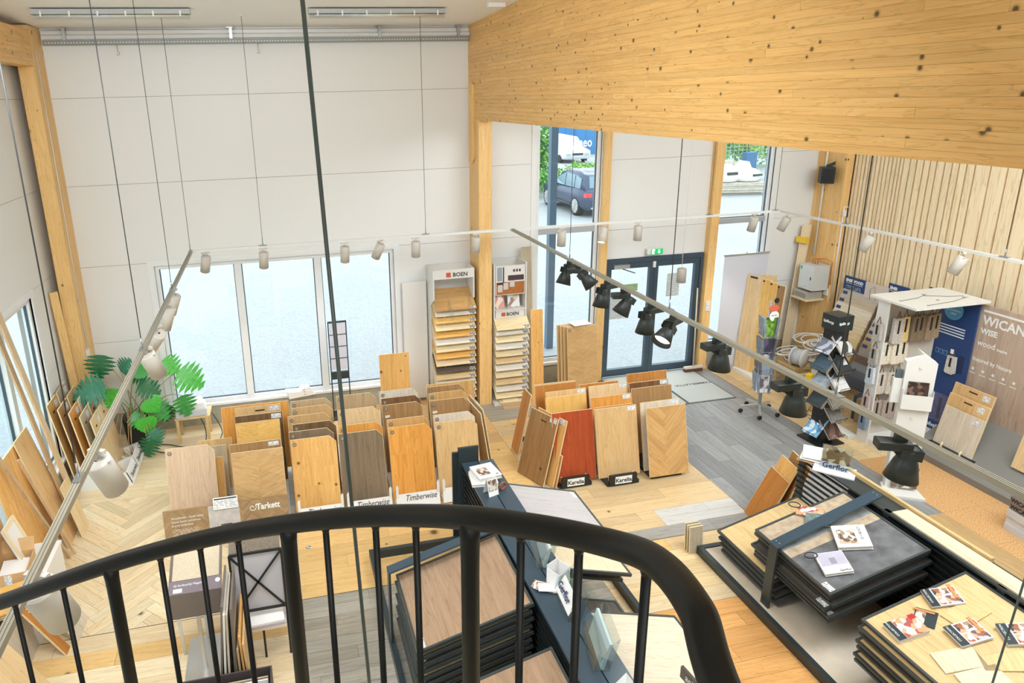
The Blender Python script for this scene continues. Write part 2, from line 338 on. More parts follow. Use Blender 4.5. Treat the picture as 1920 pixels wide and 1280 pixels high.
z11 = floor_zone('light oak plank floor between the two black tray racks', 2.85, 4.96, 4.78, 5.755, J_light); planks(z11, 2.85, 4.96, 4.78, 5.755, 'X', 0.19, 1.8, [FW_bge[0], FW_yel[0], FW_pale[1]])
z12 = floor_zone('orange oak plank floor at the lower edge', 2.85, 5.2, 2.0, 4.775, J_light); planks(z12, 2.85, 5.2, 2.0, 4.775, 'X', 0.17, 1.2, FW_org)
z13 = floor_zone('slate grey laminate plank floor inside the entrance', 4.96, 7.03, 5.4, 10.0, J_dark); planks(z13, 4.96, 7.03, 5.4, 8.68, 'Y', 0.19, 1.3, FW_lam); planks(z13, 6.79, 7.03, 8.68, 10, 'Y', 0.24, 1.3, FW_lam)
z14 = floor_zone('beige oak floor along the right wall', 7.04, 9.12, 6.6, 10.0, J_light); planks(z14, 7.04, 9.12, 6.6, 10, 'Y', 0.19, 1.5, FW_bge)
W_cork = mat('cork', S(206, 160, 106), 0.8, var=0.5, vs=90, bump=(90, 0.2))
z15 = floor_zone('orange cork floor beside the white brochure pillar', 7.03, 9.12, 2.4, 6.6, J_light)
for i in range(5):
    for j in range(7):
        MB().box(7.03 + i * 0.5, min(7.03 + (i + 1) * 0.5, 9.12) - 0.002, 6.6 - (j + 1) * 0.6, 6.6 - j * 0.6 - 0.002, -0.006, 0).build('tile', W_cork, z15)
z16 = floor_zone('brown oak plank floor behind the right tray rack', 5.2, 7.03, 2.0, 5.4, J_light); planks(z16, 5.2, 7.03, 2.0, 5.4, 'Y', 0.23, 1.5, [wood('floor_tan_oak', S(206, 172, 124), S(186, 150, 102), 'Y')])
MB().box(4.96, 5.2, 4.78, 5.4, -0.006, 0).build('plank', FW_bge[0], z11)
struct(MB().box(-2.92, 9.12, -4, 2.4, -0.05, -0.004).build('floor', FW_pale[0]), 'plain floor behind the viewpoint')

struct(MB().box(-2.92, -0.06, 5.7655, 5.7705, -0.004, 0.0012).build('trim_2', mat('seam_dark', S(84, 72, 60), 0.6)), 'dark joint strip between the herringbone and plank floors')
struct(MB().box(-0.06, 2.85, 5.764, 5.771, -0.004, 0.0012).build('trim_3', mat('seam_dark', S(84, 72, 60), 0.6)), 'dark joint strip between the yellow and grey plank floors')
# ================================================================== WALLS
Z_SEAMS = [0.325, 1.422, 2.518, 3.614, 4.727, 5.62]
def cells(u0, u1, v0, v1, holes):
    """rectangles covering u0..u1 x v0..v1 minus holes (u0,u1,v0,v1)"""
    us = sorted({u0, u1} | {min(max(h[i], u0), u1) for h in holes for i in (0, 1)}); vs = sorted({v0, v1} | {min(max(h[i], v0), v1) for h in holes for i in (2, 3)})
    out = []
    for i in range(len(us) - 1):
        for j in range(len(vs) - 1):
            cu, cv = (us[i] + us[i + 1]) / 2, (vs[j] + vs[j + 1]) / 2
            if us[i + 1] - us[i] > 1e-4 and vs[j + 1] - vs[j] > 1e-4 and not any(h[0] < cu < h[1] and h[2] < cv < h[3] for h in holes): out.append((us[i], us[i + 1], vs[j], vs[j + 1]))
    return out
HB = [(-1.70, 1.68, 0.34, 2.47), (3.92, 4.97, 0.40, 4.75), (5.08, 6.88, 0.0, 2.045), (7.04, 8.04, 0.40, 4.75)]
m_ = MB()
for a, b, c, d in cells(-3.1, 9.3, 0, 6.1, HB): m_.box(a, b, 10.013, 10.2, c, d)
wall_back = struct(m_.build('wall_back', M_joint), 'white panelled end wall with the wide window and glass entrance')
for i in range(5):
    for (x0, x1) in ((-3.1, 2.96), (2.966, 9.3)):
        m_ = MB()
        for a, b, c, d in cells(x0, x1, Z_SEAMS[i] + 0.0025, Z_SEAMS[i + 1] - 0.0025, HB): m_.box(a, b, 10.0, 10.0129, c, d)
        m_.build('panel', M_panel, wall_back)
m_ = MB()
for a, b, c, d in cells(-3.1, 9.3, 0, 0.318, HB): m_.box(a, b, 9.985, 10.0129, c, d)
m_.build('plinth', M_conc, wall_back)
HL = [(5.45, 8.78, 0.34, 2.47), (0.8, 4.2, 0.34, 2.47)]
m_ = MB()
for a, b, c, d in cells(-4, 10.2, 0, 6.1, HL): m_.box(-3.1, -2.933, a, b, c, d)
wall_left = struct(m_.build('wall_left', M_joint), 'white panelled side wall with a window, cut by the left picture edge')
for i in range(5):
    for (y0, y1) in ((-4, 4.2), (4.206, 10.0)):
        m_ = MB()
        for a, b, c, d in cells(y0, y1, Z_SEAMS[i] + 0.0025, Z_SEAMS[i + 1] - 0.0025, HL): m_.box(-2.9329, -2.92, a, b, c, d)
        m_.build('panel', M_panel, wall_left)
m_ = MB()
for a, b, c, d in cells(-4, 10, 0, 0.318, HL): m_.box(-2.9329, -2.905, a, b, c, d)
m_.build('plinth', M_conc, wall_left)
wall_right = struct(MB().box(9.12, 9.3, -4, 10.2, 0, 6.1).build('wall_right', mat('right_wall_render', S(196, 200, 194), 0.7)), 'right wall clad in light oak slats of mixed width')
W_slat = wood('slat_oak', S(252, 232, 198), S(244, 216, 174), 'Z', 0.7, 0.5, contrast=0.6, tone=0.04, rings=4)
GY = [9.378, 9.319, 9.241, 9.174, 9.108, 9.043, 8.978, 8.906, 8.834, 8.763, 8.693, 8.624, 8.564, 8.504, 8.396, 8.29, 8.178, 8.076, 7.977, 7.856, 7.746, 7.645, 7.54, 7.423, 7.216, 7.0, 6.808, 6.6, 6.4, 6.2, 6.0, 5.8, 5.6, 5.4, 5.2, 5.0]
MB().box(9.04, 9.06, 4.9, 9.378, 0.1, 5.6).build('backing', mat('slat_backing_tan', S(196, 150, 98), 0.7), wall_right)
for i in range(len(GY) - 1):
    gap = 0.026 if GY[i] - GY[i + 1] < 0.09 else 0.03
    MB().box(9.005, 9.04, GY[i + 1] + gap, GY[i], 0.1, 5.6).build('slat', W_slat, wall_right)
wall_front = struct(MB().box(-3.1, 9.3, -4.2, -4.0, 0, 6.3).build('wall_front', M_panel), 'plain white wall behind the viewpoint')
# ------------------------------------------------------------------ ceiling
def cz(y): return 5.56 + 0.034 * (10 - y)
def slope_slab(y0, y1, x0, x1, t0, t1, mm, name, parent=None):
    return MB().prism([(y0, cz(y0) + t0), (y1, cz(y1) + t0), (y1, cz(y1) + t1), (y0, cz(y0) + t1)], x0, x1, 'X').build(name, mm, parent)
M_ceil = mat('ceiling_white', S(247, 247, 246), 0.55)
ceiling = struct(slope_slab(-4.2, 10.2, -3.1, 9.3, 0.012, 0.2, M_joint, 'ceiling'), 'white sheet ceiling sloping gently up towards the viewpoint')
ys = [10.0, 9.64, 7.9, 6.16, 4.42, 2.68, 0.94, -0.8, -2.54, -4.2]
for i in range(len(ys) - 1): slope_slab(ys[i + 1] + 0.004, ys[i] - 0.004, -3.1, 9.3, 0, 0.012, M_ceil, 'ceiling_panel', ceiling)
# lintel profile and cable tray at the head of the end wall
t = struct(MB().prism([(9.995, 5.43), (9.93, 5.43), (9.93, 5.47), (9.96, 5.49), (9.96, 5.53), (9.995, 5.545)], -2.62, 2.86, 'X').build('trim_1', M_white), 'white folded steel lintel along the ceiling edge')
tray = thing('cable_tray', 'perforated galvanised cable tray running along the top of the end wall', 'cable tray', (0, 9.9, 5.36))
mt = MB(); mt.box(-2.6, 2.86, -0.03, 0.03, 0.0, 0.006); mt.box(-2.6, 2.86, 0.026, 0.032, 0, 0.06); mt.box(-2.6, 2.86, -0.032, -0.026, 0, 0.055); mt.build('channel', mat('tray_zinc', S(140, 142, 138), 0.5, metal=0.3), tray)
mt = MB()
for i in range(150): mt.box(-2.57 + i * 0.036, -2.57 + i * 0.036 + 0.018, -0.0335, -0.0321, 0.016, 0.03)
h_ = mt.build('perforation', mat('tray_hole_light', S(214, 214, 210), 0.5), tray); h_['kind'] = 'stuff'
for x in (-2.35, -0.35, 1.6, 2.7):
    MB().box(x - 0.02, x + 0.02, 0.0, 0.05, 0.05, 0.19).box(x - 0.05, x + 0.03, -0.02, 0.05, 0.185, 0.2).build('bracket', M_steel, tray)
for x, lb in ((-1.75, 'small steel hook hanging below the cable tray, nearer the left column'), (-0.02, 'small steel hook hanging below the cable tray near its middle')):
    k = thing('ceiling_hook', lb, 'hook', (x, 9.9, 5.33), 0, 'hooks on the cable tray')
    MB().tube([(0, 0, 0.03), (0, 0, -0.06)], 0.004, 6).build('shank', M_steel, k)
    MB().tube([(0.018 * math.sin(a), 0, -0.078 + 0.018 * math.cos(a)) for a in [i * 0.5 for i in range(10)]], 0.004, 6).build('hook', M_steel, k)
# ------------------------------------------------------------------ columns and beams
def column(name, x0, x1, y0, y1, z1, label):
    o = thing(name, label, 'column', ((x0 + x1) / 2, (y0 + y1) / 2, 0), 0, 'glulam columns')
    n = 8; dy = (y1 - y0) / n
    for i in range(n):
        a = -(y1 - y0) / 2 + i * dy
        MB().box(-(x1 - x0) / 2, (x1 - x0) / 2, a, a + dy - 0.0008, 0, z1).build('lamella', W_glulam, o)
    return o
column('wooden_column', -2.82, -2.64, 9.52, 9.998, 5.56, 'tall laminated spruce column in the left corner behind the plant')
column('wooden_column', 2.865, 3.06, 9.52, 9.998, 4.31, 'laminated spruce column standing between the two white sample towers')
column('wooden_column', 8.86, 9.0, 9.40, 9.998, 4.31, 'laminated spruce column carrying the black loudspeaker and electric cabinet')
W_beam = wood('spruce_beam_lamella', S(240, 194, 124), S(216, 162, 90), 'Y', 0.9, 0.45, knots=1.0, contrast=0.75, tone=0.06)
beam = thing('roof_beam', 'huge knotty laminated spruce beam crossing the upper right', 'beam', (2.96, 0, 4.297))
rows = 36; lh = 0.0453
for r in range(rows):
    y = 9.998; rnd = random.Random(r * 13 + 5); first = True
    while y > -3.9:
        l = rnd.uniform(0.8, 3.6) if first else rnd.uniform(2.0, 4.4); first = False
        y2 = max(y - l, -4.0)
        MB().box(-0.1 + rnd.uniform(-.0004, .0004), 0.1, y2 - y + 0.0012, 0, 0.0004, lh - 0.0004).build('lamella', W_beam, beam, (0, y, r * lh)); y = y2
lb = thing('roof_beam', 'short end of a spruce beam at the top left corner', 'beam', (-2.73, 9.52, 5.10))
for r in range(9): MB().box(-0.09, 0.09, -9.5, -0.002, r * 0.045 + 0.0004, r * 0.045 + 0.0446).build('lamella', W_beam, lb)
pl = thing('wooden_plate', 'narrow spruce batten fixed upright where the big beam meets the end wall', 'batten', (2.845, 9.80, 3.70))
MB().prism([(-0.02, 0), (0.018, 0.06), (0.018, 1.06), (-0.02, 1.10)], -0.09, 0.09, 'Y').build('batten', W_glulam, pl)
# ------------------------------------------------------------------ windows
def window(name, label, u0, u1, v0, v1, muls, trans, face, sill=True):
    """face: 'back' (u = X, plane y = 10) or 'left' (u = Y, plane x = -2.92)"""
    o = bpy.data.objects.new(name, None); COL.objects.link(o); struct(o, label)
    def bx(mb, a, b, c, d, t0, t1):
        return mb.box(a, b, 10 + t0, 10 + t1, c, d) if face == 'back' else mb.box(-2.92 - t1, -2.92 - t0, a, b, c, d)
    fw = 0.055
    f = MB()
    for a, b, c, d in ((u0, u1, v0, v0 + fw), (u0, u1, v1 - fw, v1), (u0, u0 + fw, v0 + fw, v1 - fw), (u1 - fw, u1, v0 + fw, v1 - fw)): bx(f, a, b, c, d, 0.02, 0.11)
    f.build('window_frame', M_frame, o)
    tw = 0.085
    f = MB()
    for a, b, c, d in ((u0 - tw, u1 + tw, v1, v1 + tw), (u0 - tw, u0, v0, v1), (u1, u1 + tw, v0, v1)): bx(f, a, b, c, d, -0.014, 0.02)
    f.build('casing', M_frame, o)
    for m0 in muls: bx(MB(), m0 - 0.05, m0 + 0.05, v0 + fw, v1 - fw, 0.0, 0.11).build('mullion', M_frame, o)
    for c0 in trans: bx(MB(), u0 + fw, u1 - fw, c0 - 0.045, c0 + 0.045, 0.01, 0.11).build('transom', mat('transom_grey', S(176, 180, 184), 0.4), o)
    us = [u0 + fw] + [x for m0 in muls for x in (m0 - 0.05, m0 + 0.05)] + [u1 - fw]; vs = [v0 + fw] + [x for c0 in trans for x in (c0 - 0.045, c0 + 0.045)] + [v1 - fw]
    M_seal = mat('window_seal_dark', S(70, 84, 96), 0.5)
    for i in range(0, len(us), 2):
        for j in range(0, len(vs), 2):
            p = bx(MB(), us[i], us[i + 1], vs[j], vs[j + 1], 0.06, 0.066).build('pane', M_glass, o)
            f = MB(); a, b, c, d = us[i], us[i + 1], vs[j], vs[j + 1]
            for q in ((a, b, c, c + 0.012), (a, b, d - 0.008, d), (a, a + 0.012, c, d), (b - 0.012, b, c, d)): bx(f, *q, 0.05, 0.08)
            f.build('seal', M_seal, o)
    if sill: bx(MB(), u0 - 0.1, u1 + 0.1, v0 - 0.03, v0 + 0.004, -0.06, 0.05).build('window_sill', M_frame, o)
    return o
window('window_1', 'wide three-pane white window looking onto the pale forecourt', -1.70, 1.68, 0.34, 2.47, (-0.58, 0.55), (), 'back')
window('window_2', 'tall window left of the entrance showing the parked car', 3.92, 4.97, 0.40, 4.75, (), (2.565,), 'back')
window('window_3', 'tall window right of the entrance showing the timber pallets', 7.04, 8.04, 0.40, 4.75, (), (2.53,), 'back')
window('window_4', 'side window in the left wall behind the leaning planks', 5.45, 8.78, 0.34, 2.47, (7.73, 6.6), (), 'left')
window('window_5', 'further side window outside the left picture edge', 0.8, 4.2, 0.34, 2.47, (2.5,), (), 'left')
for x0, x1, lb in ((4.985, 5.085, 'slim spruce post between the tall window and the entrance door'), (6.885, 7.03, 'spruce post to the right of the entrance door')):
    p_ = MB().box(x0, x1, 9.88, 9.999, 0, 4.31).build('wooden_post', W_glulam); tag(p_, lb, 'post', 'posts flanking the entrance')
# ------------------------------------------------------------------ entrance door
dr = bpy.data.objects.new('door_1', None); COL.objects.link(dr); struct(dr, 'slate grey double glass entrance door under the exit sign')
f = MB()
for q in ((5.09, 5.15, 0, 2.04), (6.82, 6.87, 0, 2.04), (5.15, 6.82, 1.97, 2.04)): f.box(q[0], q[1], 9.97, 10.09, q[2], q[3])
f.build('door_frame', M_door, dr)
for k, (x0, x1) in enumerate(((5.155, 5.985), (5.99, 6.815))):
    f = MB()
    for q in ((x0, x0 + 0.075, 0.01, 1.965), (x1 - 0.075, x1, 0.01, 1.965), (x0 + 0.075, x1 - 0.075, 0.01, 0.13), (x0 + 0.075, x1 - 0.075, 1.87, 1.965)): f.box(q[0], q[1], 9.985, 10.055, q[2], q[3])
    lf = f.build('door_leaf', M_door, dr)
    MB().box(x0 + 0.075, x1 - 0.075, 10.015, 10.021, 0.13, 1.87).build('pane', M_glass, lf)
dh = MB().tube([(5.94, 9.985, 1.0), (5.94, 9.93, 1.0), (5.82, 9.925, 1.0)], 0.011, 8).build('door_handle', M_steel, dr)
MB().box(5.925, 5.955, 9.972, 9.985, 0.93, 1.2).build('lock_plate', M_steel, dr)
MB().box(5.25, 5.52, 9.93, 9.985, 1.885, 1.95).build('door_closer', M_alu, dr)
MB().bar((5.40, 9.95, 1.88), (5.58, 9.86, 1.82), 0.02, 0.012).build('closer_arm', M_dgrey, dr)
MB().box(5.955, 6.0, 9.96, 9.985, 1.86, 1.96).build('sensor', M_white, dr)
M_pgn = printed('door_notice_print', S(226, 230, 230), S(120, 128, 130), 60, 'Z', 0.6)
MB().box(5.25, 5.55, 10.006, 10.014, 1.02, 1.42).build('notice', M_pgn, dr)
MB().box(5.42, 5.72, 10.006, 10.014, 1.48, 1.60).build('notice', mat('notice_green', S(150, 180, 130), 0.5, var=0.2, vs=20), dr)
MB().box(6.25, 6.48, 10.006, 10.014, 1.33, 1.72).build('notice', M_pgn, dr)
# door mats
M_mat = mat('door_mat_grey', S(186, 190, 186), 0.95, var=0.12, vs=160, bump=(200, 0.4))
M_matedge = mat('door_mat_edge', S(120, 124, 122), 0.7)
for x0, x1, lb in ((5.97, 6.775, 'grey entrance mat with dark lettering in front of the right door leaf'), (5.10, 5.95, 'plain grey entrance mat in front of the left door leaf')):
    mo = MB().box(x0, x1, 8.70, 9.96, -0.005, 0.004).build('door_mat', M_matedge); tag(mo, lb, 'mat', 'entrance mats')
    MB().box(x0 + 0.015, x1 - 0.015, 8.72, 9.94, 0.0041, 0.007).build('pile', M_mat, mo)
    if x0 > 5.5: text('TAMMER-LATTIA', 0.085, M_ink, mo, (6.76, 9.36, 0.0072), (0, 0, PI), 'LEFT', bold=0.002)
# ================================================================== SAMPLE BOARDS
BW = {}
def bw(k, l, d, kn=0.0, ct=1.0): BW[k] = wood('board_' + k, S(*l), S(*d), 'Z', 1.0, 0.4, knots=kn, contrast=ct, tone=0.05)
bw('knotty', (240, 190, 118), (216, 158, 84), 0.9); bw('tan', (212, 174, 122), (188, 148, 96)); bw('brown', (178, 138, 92), (150, 110, 68))
bw('dark', (128, 98, 64), (92, 68, 42), 0, 1.3); bw('greybrown', (142, 122, 98), (112, 94, 74)); bw('pale', (236, 206, 160), (218, 184, 134))
bw('orange', (240, 172, 86), (214, 140, 58)); bw('white', (226, 214, 196), (204, 190, 170)); bw('red', (186, 84, 44), (148, 58, 28))
bw('light', (228, 190, 136), (206, 164, 110)); bw('oak', (222, 176, 112), (194, 146, 84), 0.5); bw('rust', (206, 140, 70), (178, 112, 50)); bw('walnut', (140, 100, 66), (104, 70, 42), 0.6, 1.2)
bw('brownk', (176, 134, 86), (140, 100, 60), 0.9); bw('yellow', (246, 200, 118), (228, 174, 88)); bw('taupe', (200, 172, 134), (176, 146, 108)); bw('pink', (228, 200, 172), (208, 178, 146)); bw('ash', (198, 184, 160), (172, 158, 134))
M_dot = mat('badge_ring', S(178, 168, 150), 0.3, metal=0.4)
def board(label, x0, yb, zb, W, H, tilt, m, group, rz=0.0, cham=None, badge=False, sticker=None, slot=None, pattern=None, t=0.014, name='sample_board', strips=None, edge=True):
    """upright sample board; local x across, z up, front face at y = 0, leaning back by tilt"""
    poly = [(0, 0), (W, 0), (W, H)] if not cham else [(0, 0), (W, 0), (W, H - cham), (W - cham, H)]
    poly.append((0, H))
    o = MB().prism(poly, 0.0, t, 'Y').build(name, m, None, (x0, yb, zb), (-tilt, 0, rz)); tag(o, label, 'sample board', group)
    if edge:
        e = MB()
        for i in range(1, len(poly)):
            (a, b), (c, d) = poly[i], poly[(i + 1) % len(poly)]
            if abs(d - b) > 0.7 * H and not (a == 0 or c == 0): pass
            e.bar((a, t / 2, b), (c, t / 2, d), t * 1.04, 0.003, up=(-(d - b), 0, c - a))
        e.build('edge_band', W_core, o)
    if badge:
        bx_ = 0.045; mb = MB().lathe([(0.024, 0), (0.024, 0.005), (0.021, 0.006)], 20); mb.xf(Matrix.Rotation(PI / 2, 4, 'X'))
        b = mb.build('badge', M_badge, o, (bx_, 0, H - 0.055))
        mb = MB().lathe([(0.015, 0.0061), (0.015, 0.0068)], 16); mb.xf(Matrix.Rotation(PI / 2, 4, 'X')); mb.build('badge_plate', M_dot, b)
    if sticker: sx, sz, sw, sh = sticker; MB().box(sx, sx + sw, -0.0012, -0.0002, sz, sz + sh).build('label_sticker', M_label, o)
    if slot: sx, sz, sw, sh = slot; MB().box(sx, sx + sw, -0.001, 0.004, sz, sz + sh).build('hand_slot', mat('slot_dark', S(70, 50, 34), 0.8), o)
    if pattern == 'chevron':
        n = 9; hw = W / 2; pitch = H / n * 1.12; k = hw * 0.42
        for side in (0, 1):
            for i in range(-3, n + 2):
                z_ = i * pitch; q = [(0, z_), (hw, z_ + k), (hw, z_ + k + pitch), (0, z_ + pitch)]
                if side: q = [(W - a, b) for a, b in q]
                q = clip(q, 0.002, W - 0.002, 0.002, H - 0.002)
                if not q: continue
                q = [(a, b) for a, b in q]; mx, mz = sum(a for a, b in q) / len(q), sum(b for a, b in q) / len(q)
                an = math.atan2(k, hw) * (-1 if side else 1)
                # grain along the slanting piece: build with local z along the piece
                M_ = Matrix.Rotation(-(PI / 2 - an), 4, 'Y') if not side else Matrix.Rotation(PI / 2 + an, 4, 'Y')
                Mi = M_.inverted(); q3 = [(Mi @ Vector((a - mx, 0, b - mz))) for a, b in q]
                p = MB().prism([(v.x * 0.996, v.z * 0.99) for v in q3], -0.0016, 0, 'Y').build('plank', m, o)
                p.matrix_local = Matrix.Translation((mx, 0, mz)) @ M_
    if pattern == 'herring': herring(o, 0.002, W - 0.002, 0.002, H - 0.002, 0.36, 0.075, [wood('board_herringbone_block', S(214, 170, 112), S(190, 144, 88), 'X', 1.0, 0.4, tone=0.08)], z=-0.0018, gap=0.0006, plane='Y', t=0.0016, maxn=60)
    if strips:
        ws = W / strips[0]
        for i in range(strips[0]):
            cuts = [0] + sorted(strips[1][i % len(strips[1])]) + [1]
            for a, b in zip(cuts, cuts[1:]):
                w1 = min((i + 1) * ws, W); top = b * H
                if cham and b == 1 and i == strips[0] - 1:
                    q = [(i * ws + 0.0006, a * H), (w1 - 0.001, a * H), (w1 - 0.001, H - cham), (max(i * ws + 0.0006, W - cham), H - 0.001), (i * ws + 0.0006, H - 0.001)]
                else: q = [(i * ws + 0.0006, a * H + 0.0006), (w1 - 0.0006, a * H + 0.0006), (w1 - 0.0006, top - 0.0006), (i * ws + 0.0006, top - 0.0006)]
                MB().prism([(u - i * ws, v - a * H) for u, v in q], -0.0014, 0, 'Y').build('plank', m, o, (i * ws, 0, a * H))
    return o
TL_ = math.atan(0.2 / 0.84); HB_ = 0.865
G1 = 'chamfered boards in the white rack'
def rackcol(spec, W, cham, colname, group, badge, stick=None, slot0=None):
    n = len(spec)
    for i, (x0, ytop, mk, desc, kw) in enumerate(spec):
        board(desc, x0, ytop - 0.2, 0.05, kw.pop('W', W), kw.pop('H', HB_), TL_, BW[mk], group, cham=kw.pop('cham', cham), badge=kw.pop('badge', badge), sticker=kw.pop('sticker', stick), **kw)
CH = 0.075
ST3 = (3, [[0.45], [0.35, 0.75], [0.6]])
rackcol([(-0.05, 7.37, 'knotty', 'front board of the first rack row, golden knotty oak with a dark knot', {'strips': ST3}),
         (-0.06, 7.58, 'greybrown', 'second board of the first rack row, dull grey-brown behind the golden knotty one', {}),
         (-0.01, 7.77, 'dark', 'third board of the first rack row, dark streaked brown', {}),
         (-0.06, 8.01, 'tan', 'fourth board of the first rack row, light tan', {}),
         (-0.01, 8.24, 'tan', 'fifth board of the first rack row, tan, second from its back', {}),
         (-0.01, 8.45, 'taupe', 'rearmost board of the first rack row, plain beige oak', {})], 0.52, CH, 'first', G1, True)
rackcol([(0.50, 7.37, 'greybrown', 'front board of the second rack row, dark smoked grey oak', {'strips': (2, [[], []])}),
         (0.53, 7.58, 'orange', 'second board of the second rack row, bright orange oak', {}),
         (0.56, 8.02, 'pale', 'third board of the second rack row, pale cream oak', {}),
         (0.58, 8.46, 'taupe', 'rearmost board of the second rack row, beige pinkish oak', {})], 0.52, CH, 'second', G1, True)
rackcol([(1.09, 7.37, 'orange', 'front board of the third rack row, bright orange oak beside the smoked grey one', {'strips': (2, [[0.62], []])}),
         (1.11, 7.585, 'oak', 'second board of the third rack row, mid oak behind the orange front board', {}),
         (1.12, 8.015, 'brown', 'third board of the third rack row, brown with a small white tag', {'sticker': (0.03, 0.70, 0.06, 0.03)}),
         (1.14, 8.22, 'walnut', 'fourth board of the third rack row, dark brown', {}),
         (1.15, 8.45, 'white', 'rearmost board of the third rack row, whitewashed pale grey', {})], 0.52, CH, 'third', G1, True)
rackcol([(1.65, 7.35, 'light', 'front board of the fourth rack row, light honey oak next to the orange front board', {'strips': (2, [[0.4], []])}),
         (1.68, 7.56, 'white', 'second board of the fourth rack row, cream coloured', {}),
         (1.73, 7.975, 'brown', 'third board of the fourth rack row, brown oak with a small white tag', {'sticker': (0.03, 0.70, 0.06, 0.03)}),
         (1.77, 8.21, 'oak', 'fourth board of the fourth rack row, mid brown oak', {}),
         (1.79, 8.41, 'brown', 'fifth board of the fourth rack row, darker brown oak', {}),
         (1.80, 8.49, 'oak', 'rearmost and widest board of the fourth rack row, square cornered oak', {'W': 0.66, 'cham': None, 'badge': False})], 0.52, CH, 'fourth', G1, True)
b_ = board('tall rounded oak board with a long knot standing behind the white rack', 1.245, 8.85, 0.04, 0.42, 1.17, 0.12, BW['knotty'], None, sticker=(0.27, 1.05, 0.1, 0.09), strips=(2, [[], []]))
# narrow boards leaning edge-on at the right end of the white rack
for i, (x, y, m_k, d) in enumerate(((2.44, 7.62, 'light', 'thin board leaning edge-on against the right end of the white rack, nearer one'), (2.50, 7.72, 'white', 'thin board leaning edge-on against the right end of the white rack, farther one'))):
    board(d, x, y, 0.0, 0.5, 0.82, 0.16, BW[m_k], 'boards leaning at the rack end', rz=PI / 2 + 0.08)
# white rack bases
M_base = mat('rack_white_lacquer', S(236, 236, 234), 0.35)
for i, (x0, d) in enumerate(((-0.03, 'first'), (0.53, 'second'), (1.10, 'third'), (1.66, 'fourth'))):
    o = thing('rack_base', 'white sign stand holding the %s rack row of chamfered boards' % d, 'display base', (x0, 7.0, 0), 0, 'white rack bases')
    MB().prism([(0, 0), (0.52, 0), (0.52, 0.17), (0, 0.17)], 0, 0.012, 'Y').build('sign_panel', M_base, o, (0, 0, 0.02), (-0.35, 0, 0))
    for px in (0.0, 0.49): MB().prism([(0, 0), (0.03, 0), (0.03, 0.24), (0.02, 0.27), (0.0, 0.24)], 0, 0.02, 'Y').build('peg', M_base, o, (px, 0.045, 0.04))
    MB().box(0, 0.52, 0.03, 1.75, 0, 0.045).build('base_board', M_base, o)
    text('Timberwise', 0.1, M_ink, o, (0.1, 0.027, 0.1), (PI / 2 - 0.35, 0, 0), shear=0.35, sx=0.8)
# ------------------------------------------------------------------ boards with black bases
G2 = 'boards around the black bases'
STK = (0.40, 0.80, 0.11, 0.05)
def kb(desc, x0, ytop, W, m, **kw):
    st = kw.pop('st', True)
    board(desc, x0, ytop - 0.2, kw.pop('zb', 0.05), W, kw.pop('H', HB_), TL_, BW[m], G2, sticker=(W - 0.12, kw.pop('sz', HB_ - 0.062), 0.11, 0.055) if st else None, **kw)
kb('reddish mahogany board in a black base', 3.08, 7.21, 0.53, 'red', strips=(4, [[], [0.5], [], [0.3]]))
kb('honey board with a white label right behind the reddish one', 3.18, 7.655, 0.55, 'yellow', strips=(5, [[], [0.5]]))
kb('honey board behind another honey one, only its top strip showing', 3.25, 7.82, 0.56, 'light')
kb('knotty brown-orange board at the back left of the black bases', 3.19, 8.05, 0.58, 'rust', st=False, strips=(2, [[], []]))
kb('thin backing board directly behind the knotty brown-orange one', 3.20, 8.09, 0.58, 'light', st=False)
kb('large pale bamboo-like board above the middle name plate', 3.63, 7.175, 0.55, 'light')
kb('dark edged board squeezed directly behind the pale bamboo-like one', 3.64, 7.22, 0.52, 'rust', st=False)
kb('orange oak board with dark knots behind the pale bamboo-like one', 3.73, 7.505, 0.56, 'orange')
kb('very pale birch-like board with a white label behind the knotty orange one', 3.86, 7.84, 0.56, 'pale')
kb('brown backing board behind the pale birch-like one', 3.77, 7.93, 0.56, 'rust', st=False)
kb('herringbone oak board at the front right of the black bases', 4.24, 7.035, 0.53, 'oak', pattern='herring')
kb('whitewashed pale board behind the herringbone one', 4.25, 7.195, 0.53, 'white')
kb('striped warm oak board behind the whitewashed pale one', 4.36, 7.62, 0.575, 'brown', strips=(6, [[], [0.5]]))
kb('dark wenge brown board with only its top edge showing', 4.42, 7.795, 0.57, 'walnut')
kb('tall orange board highest at the back right of the black bases', 4.54, 8.085, 0.60, 'rust', st=False, strips=(3, [[], []]))
# boards leaning at the left end, turned to the left
def lean(desc, p0, p1, H, lx, m, group, t=0.014, **kw):
    """board whose bottom edge runs from p0 to p1 on the floor, leaning sideways by angle lx"""
    d = Vector(p1) - Vector(p0); rz = math.atan2(d.y, d.x)
    return board(desc, p0[0], p0[1], p0[2] if len(p0) > 2 else 0.0, d.length, H, lx, m, group, rz=rz, t=t, **kw)
lean('brown oak board with a hand slot leaning at the left end of the black bases', (2.74, 7.47, 0.01), (2.92, 7.04, 0.01), 0.86, 0.27, BW['brownk'], G2, slot=(0.2, 0.76, 0.09, 0.018), sticker=(0.34, 0.795, 0.11, 0.055))
lean('orange board leaning behind the brown one with the hand slot', (2.85, 7.47, 0.01), (3.03, 7.0, 0.01), 0.85, 0.24, BW['knotty'], G2, sticker=(0.37, 0.785, 0.11, 0.055))
lean('small narrow offcut leaning low beside the left name plate', (3.02, 7.12, 0.005), (3.06, 6.98, 0.005), 0.42, 0.2, BW['rust'], G2)
lean('tall framed oak board at the far left end of the black bases', (2.89, 8.12, 0.01), (2.89, 7.86, 0.01), 0.86, 0.2, BW['rust'], G2)
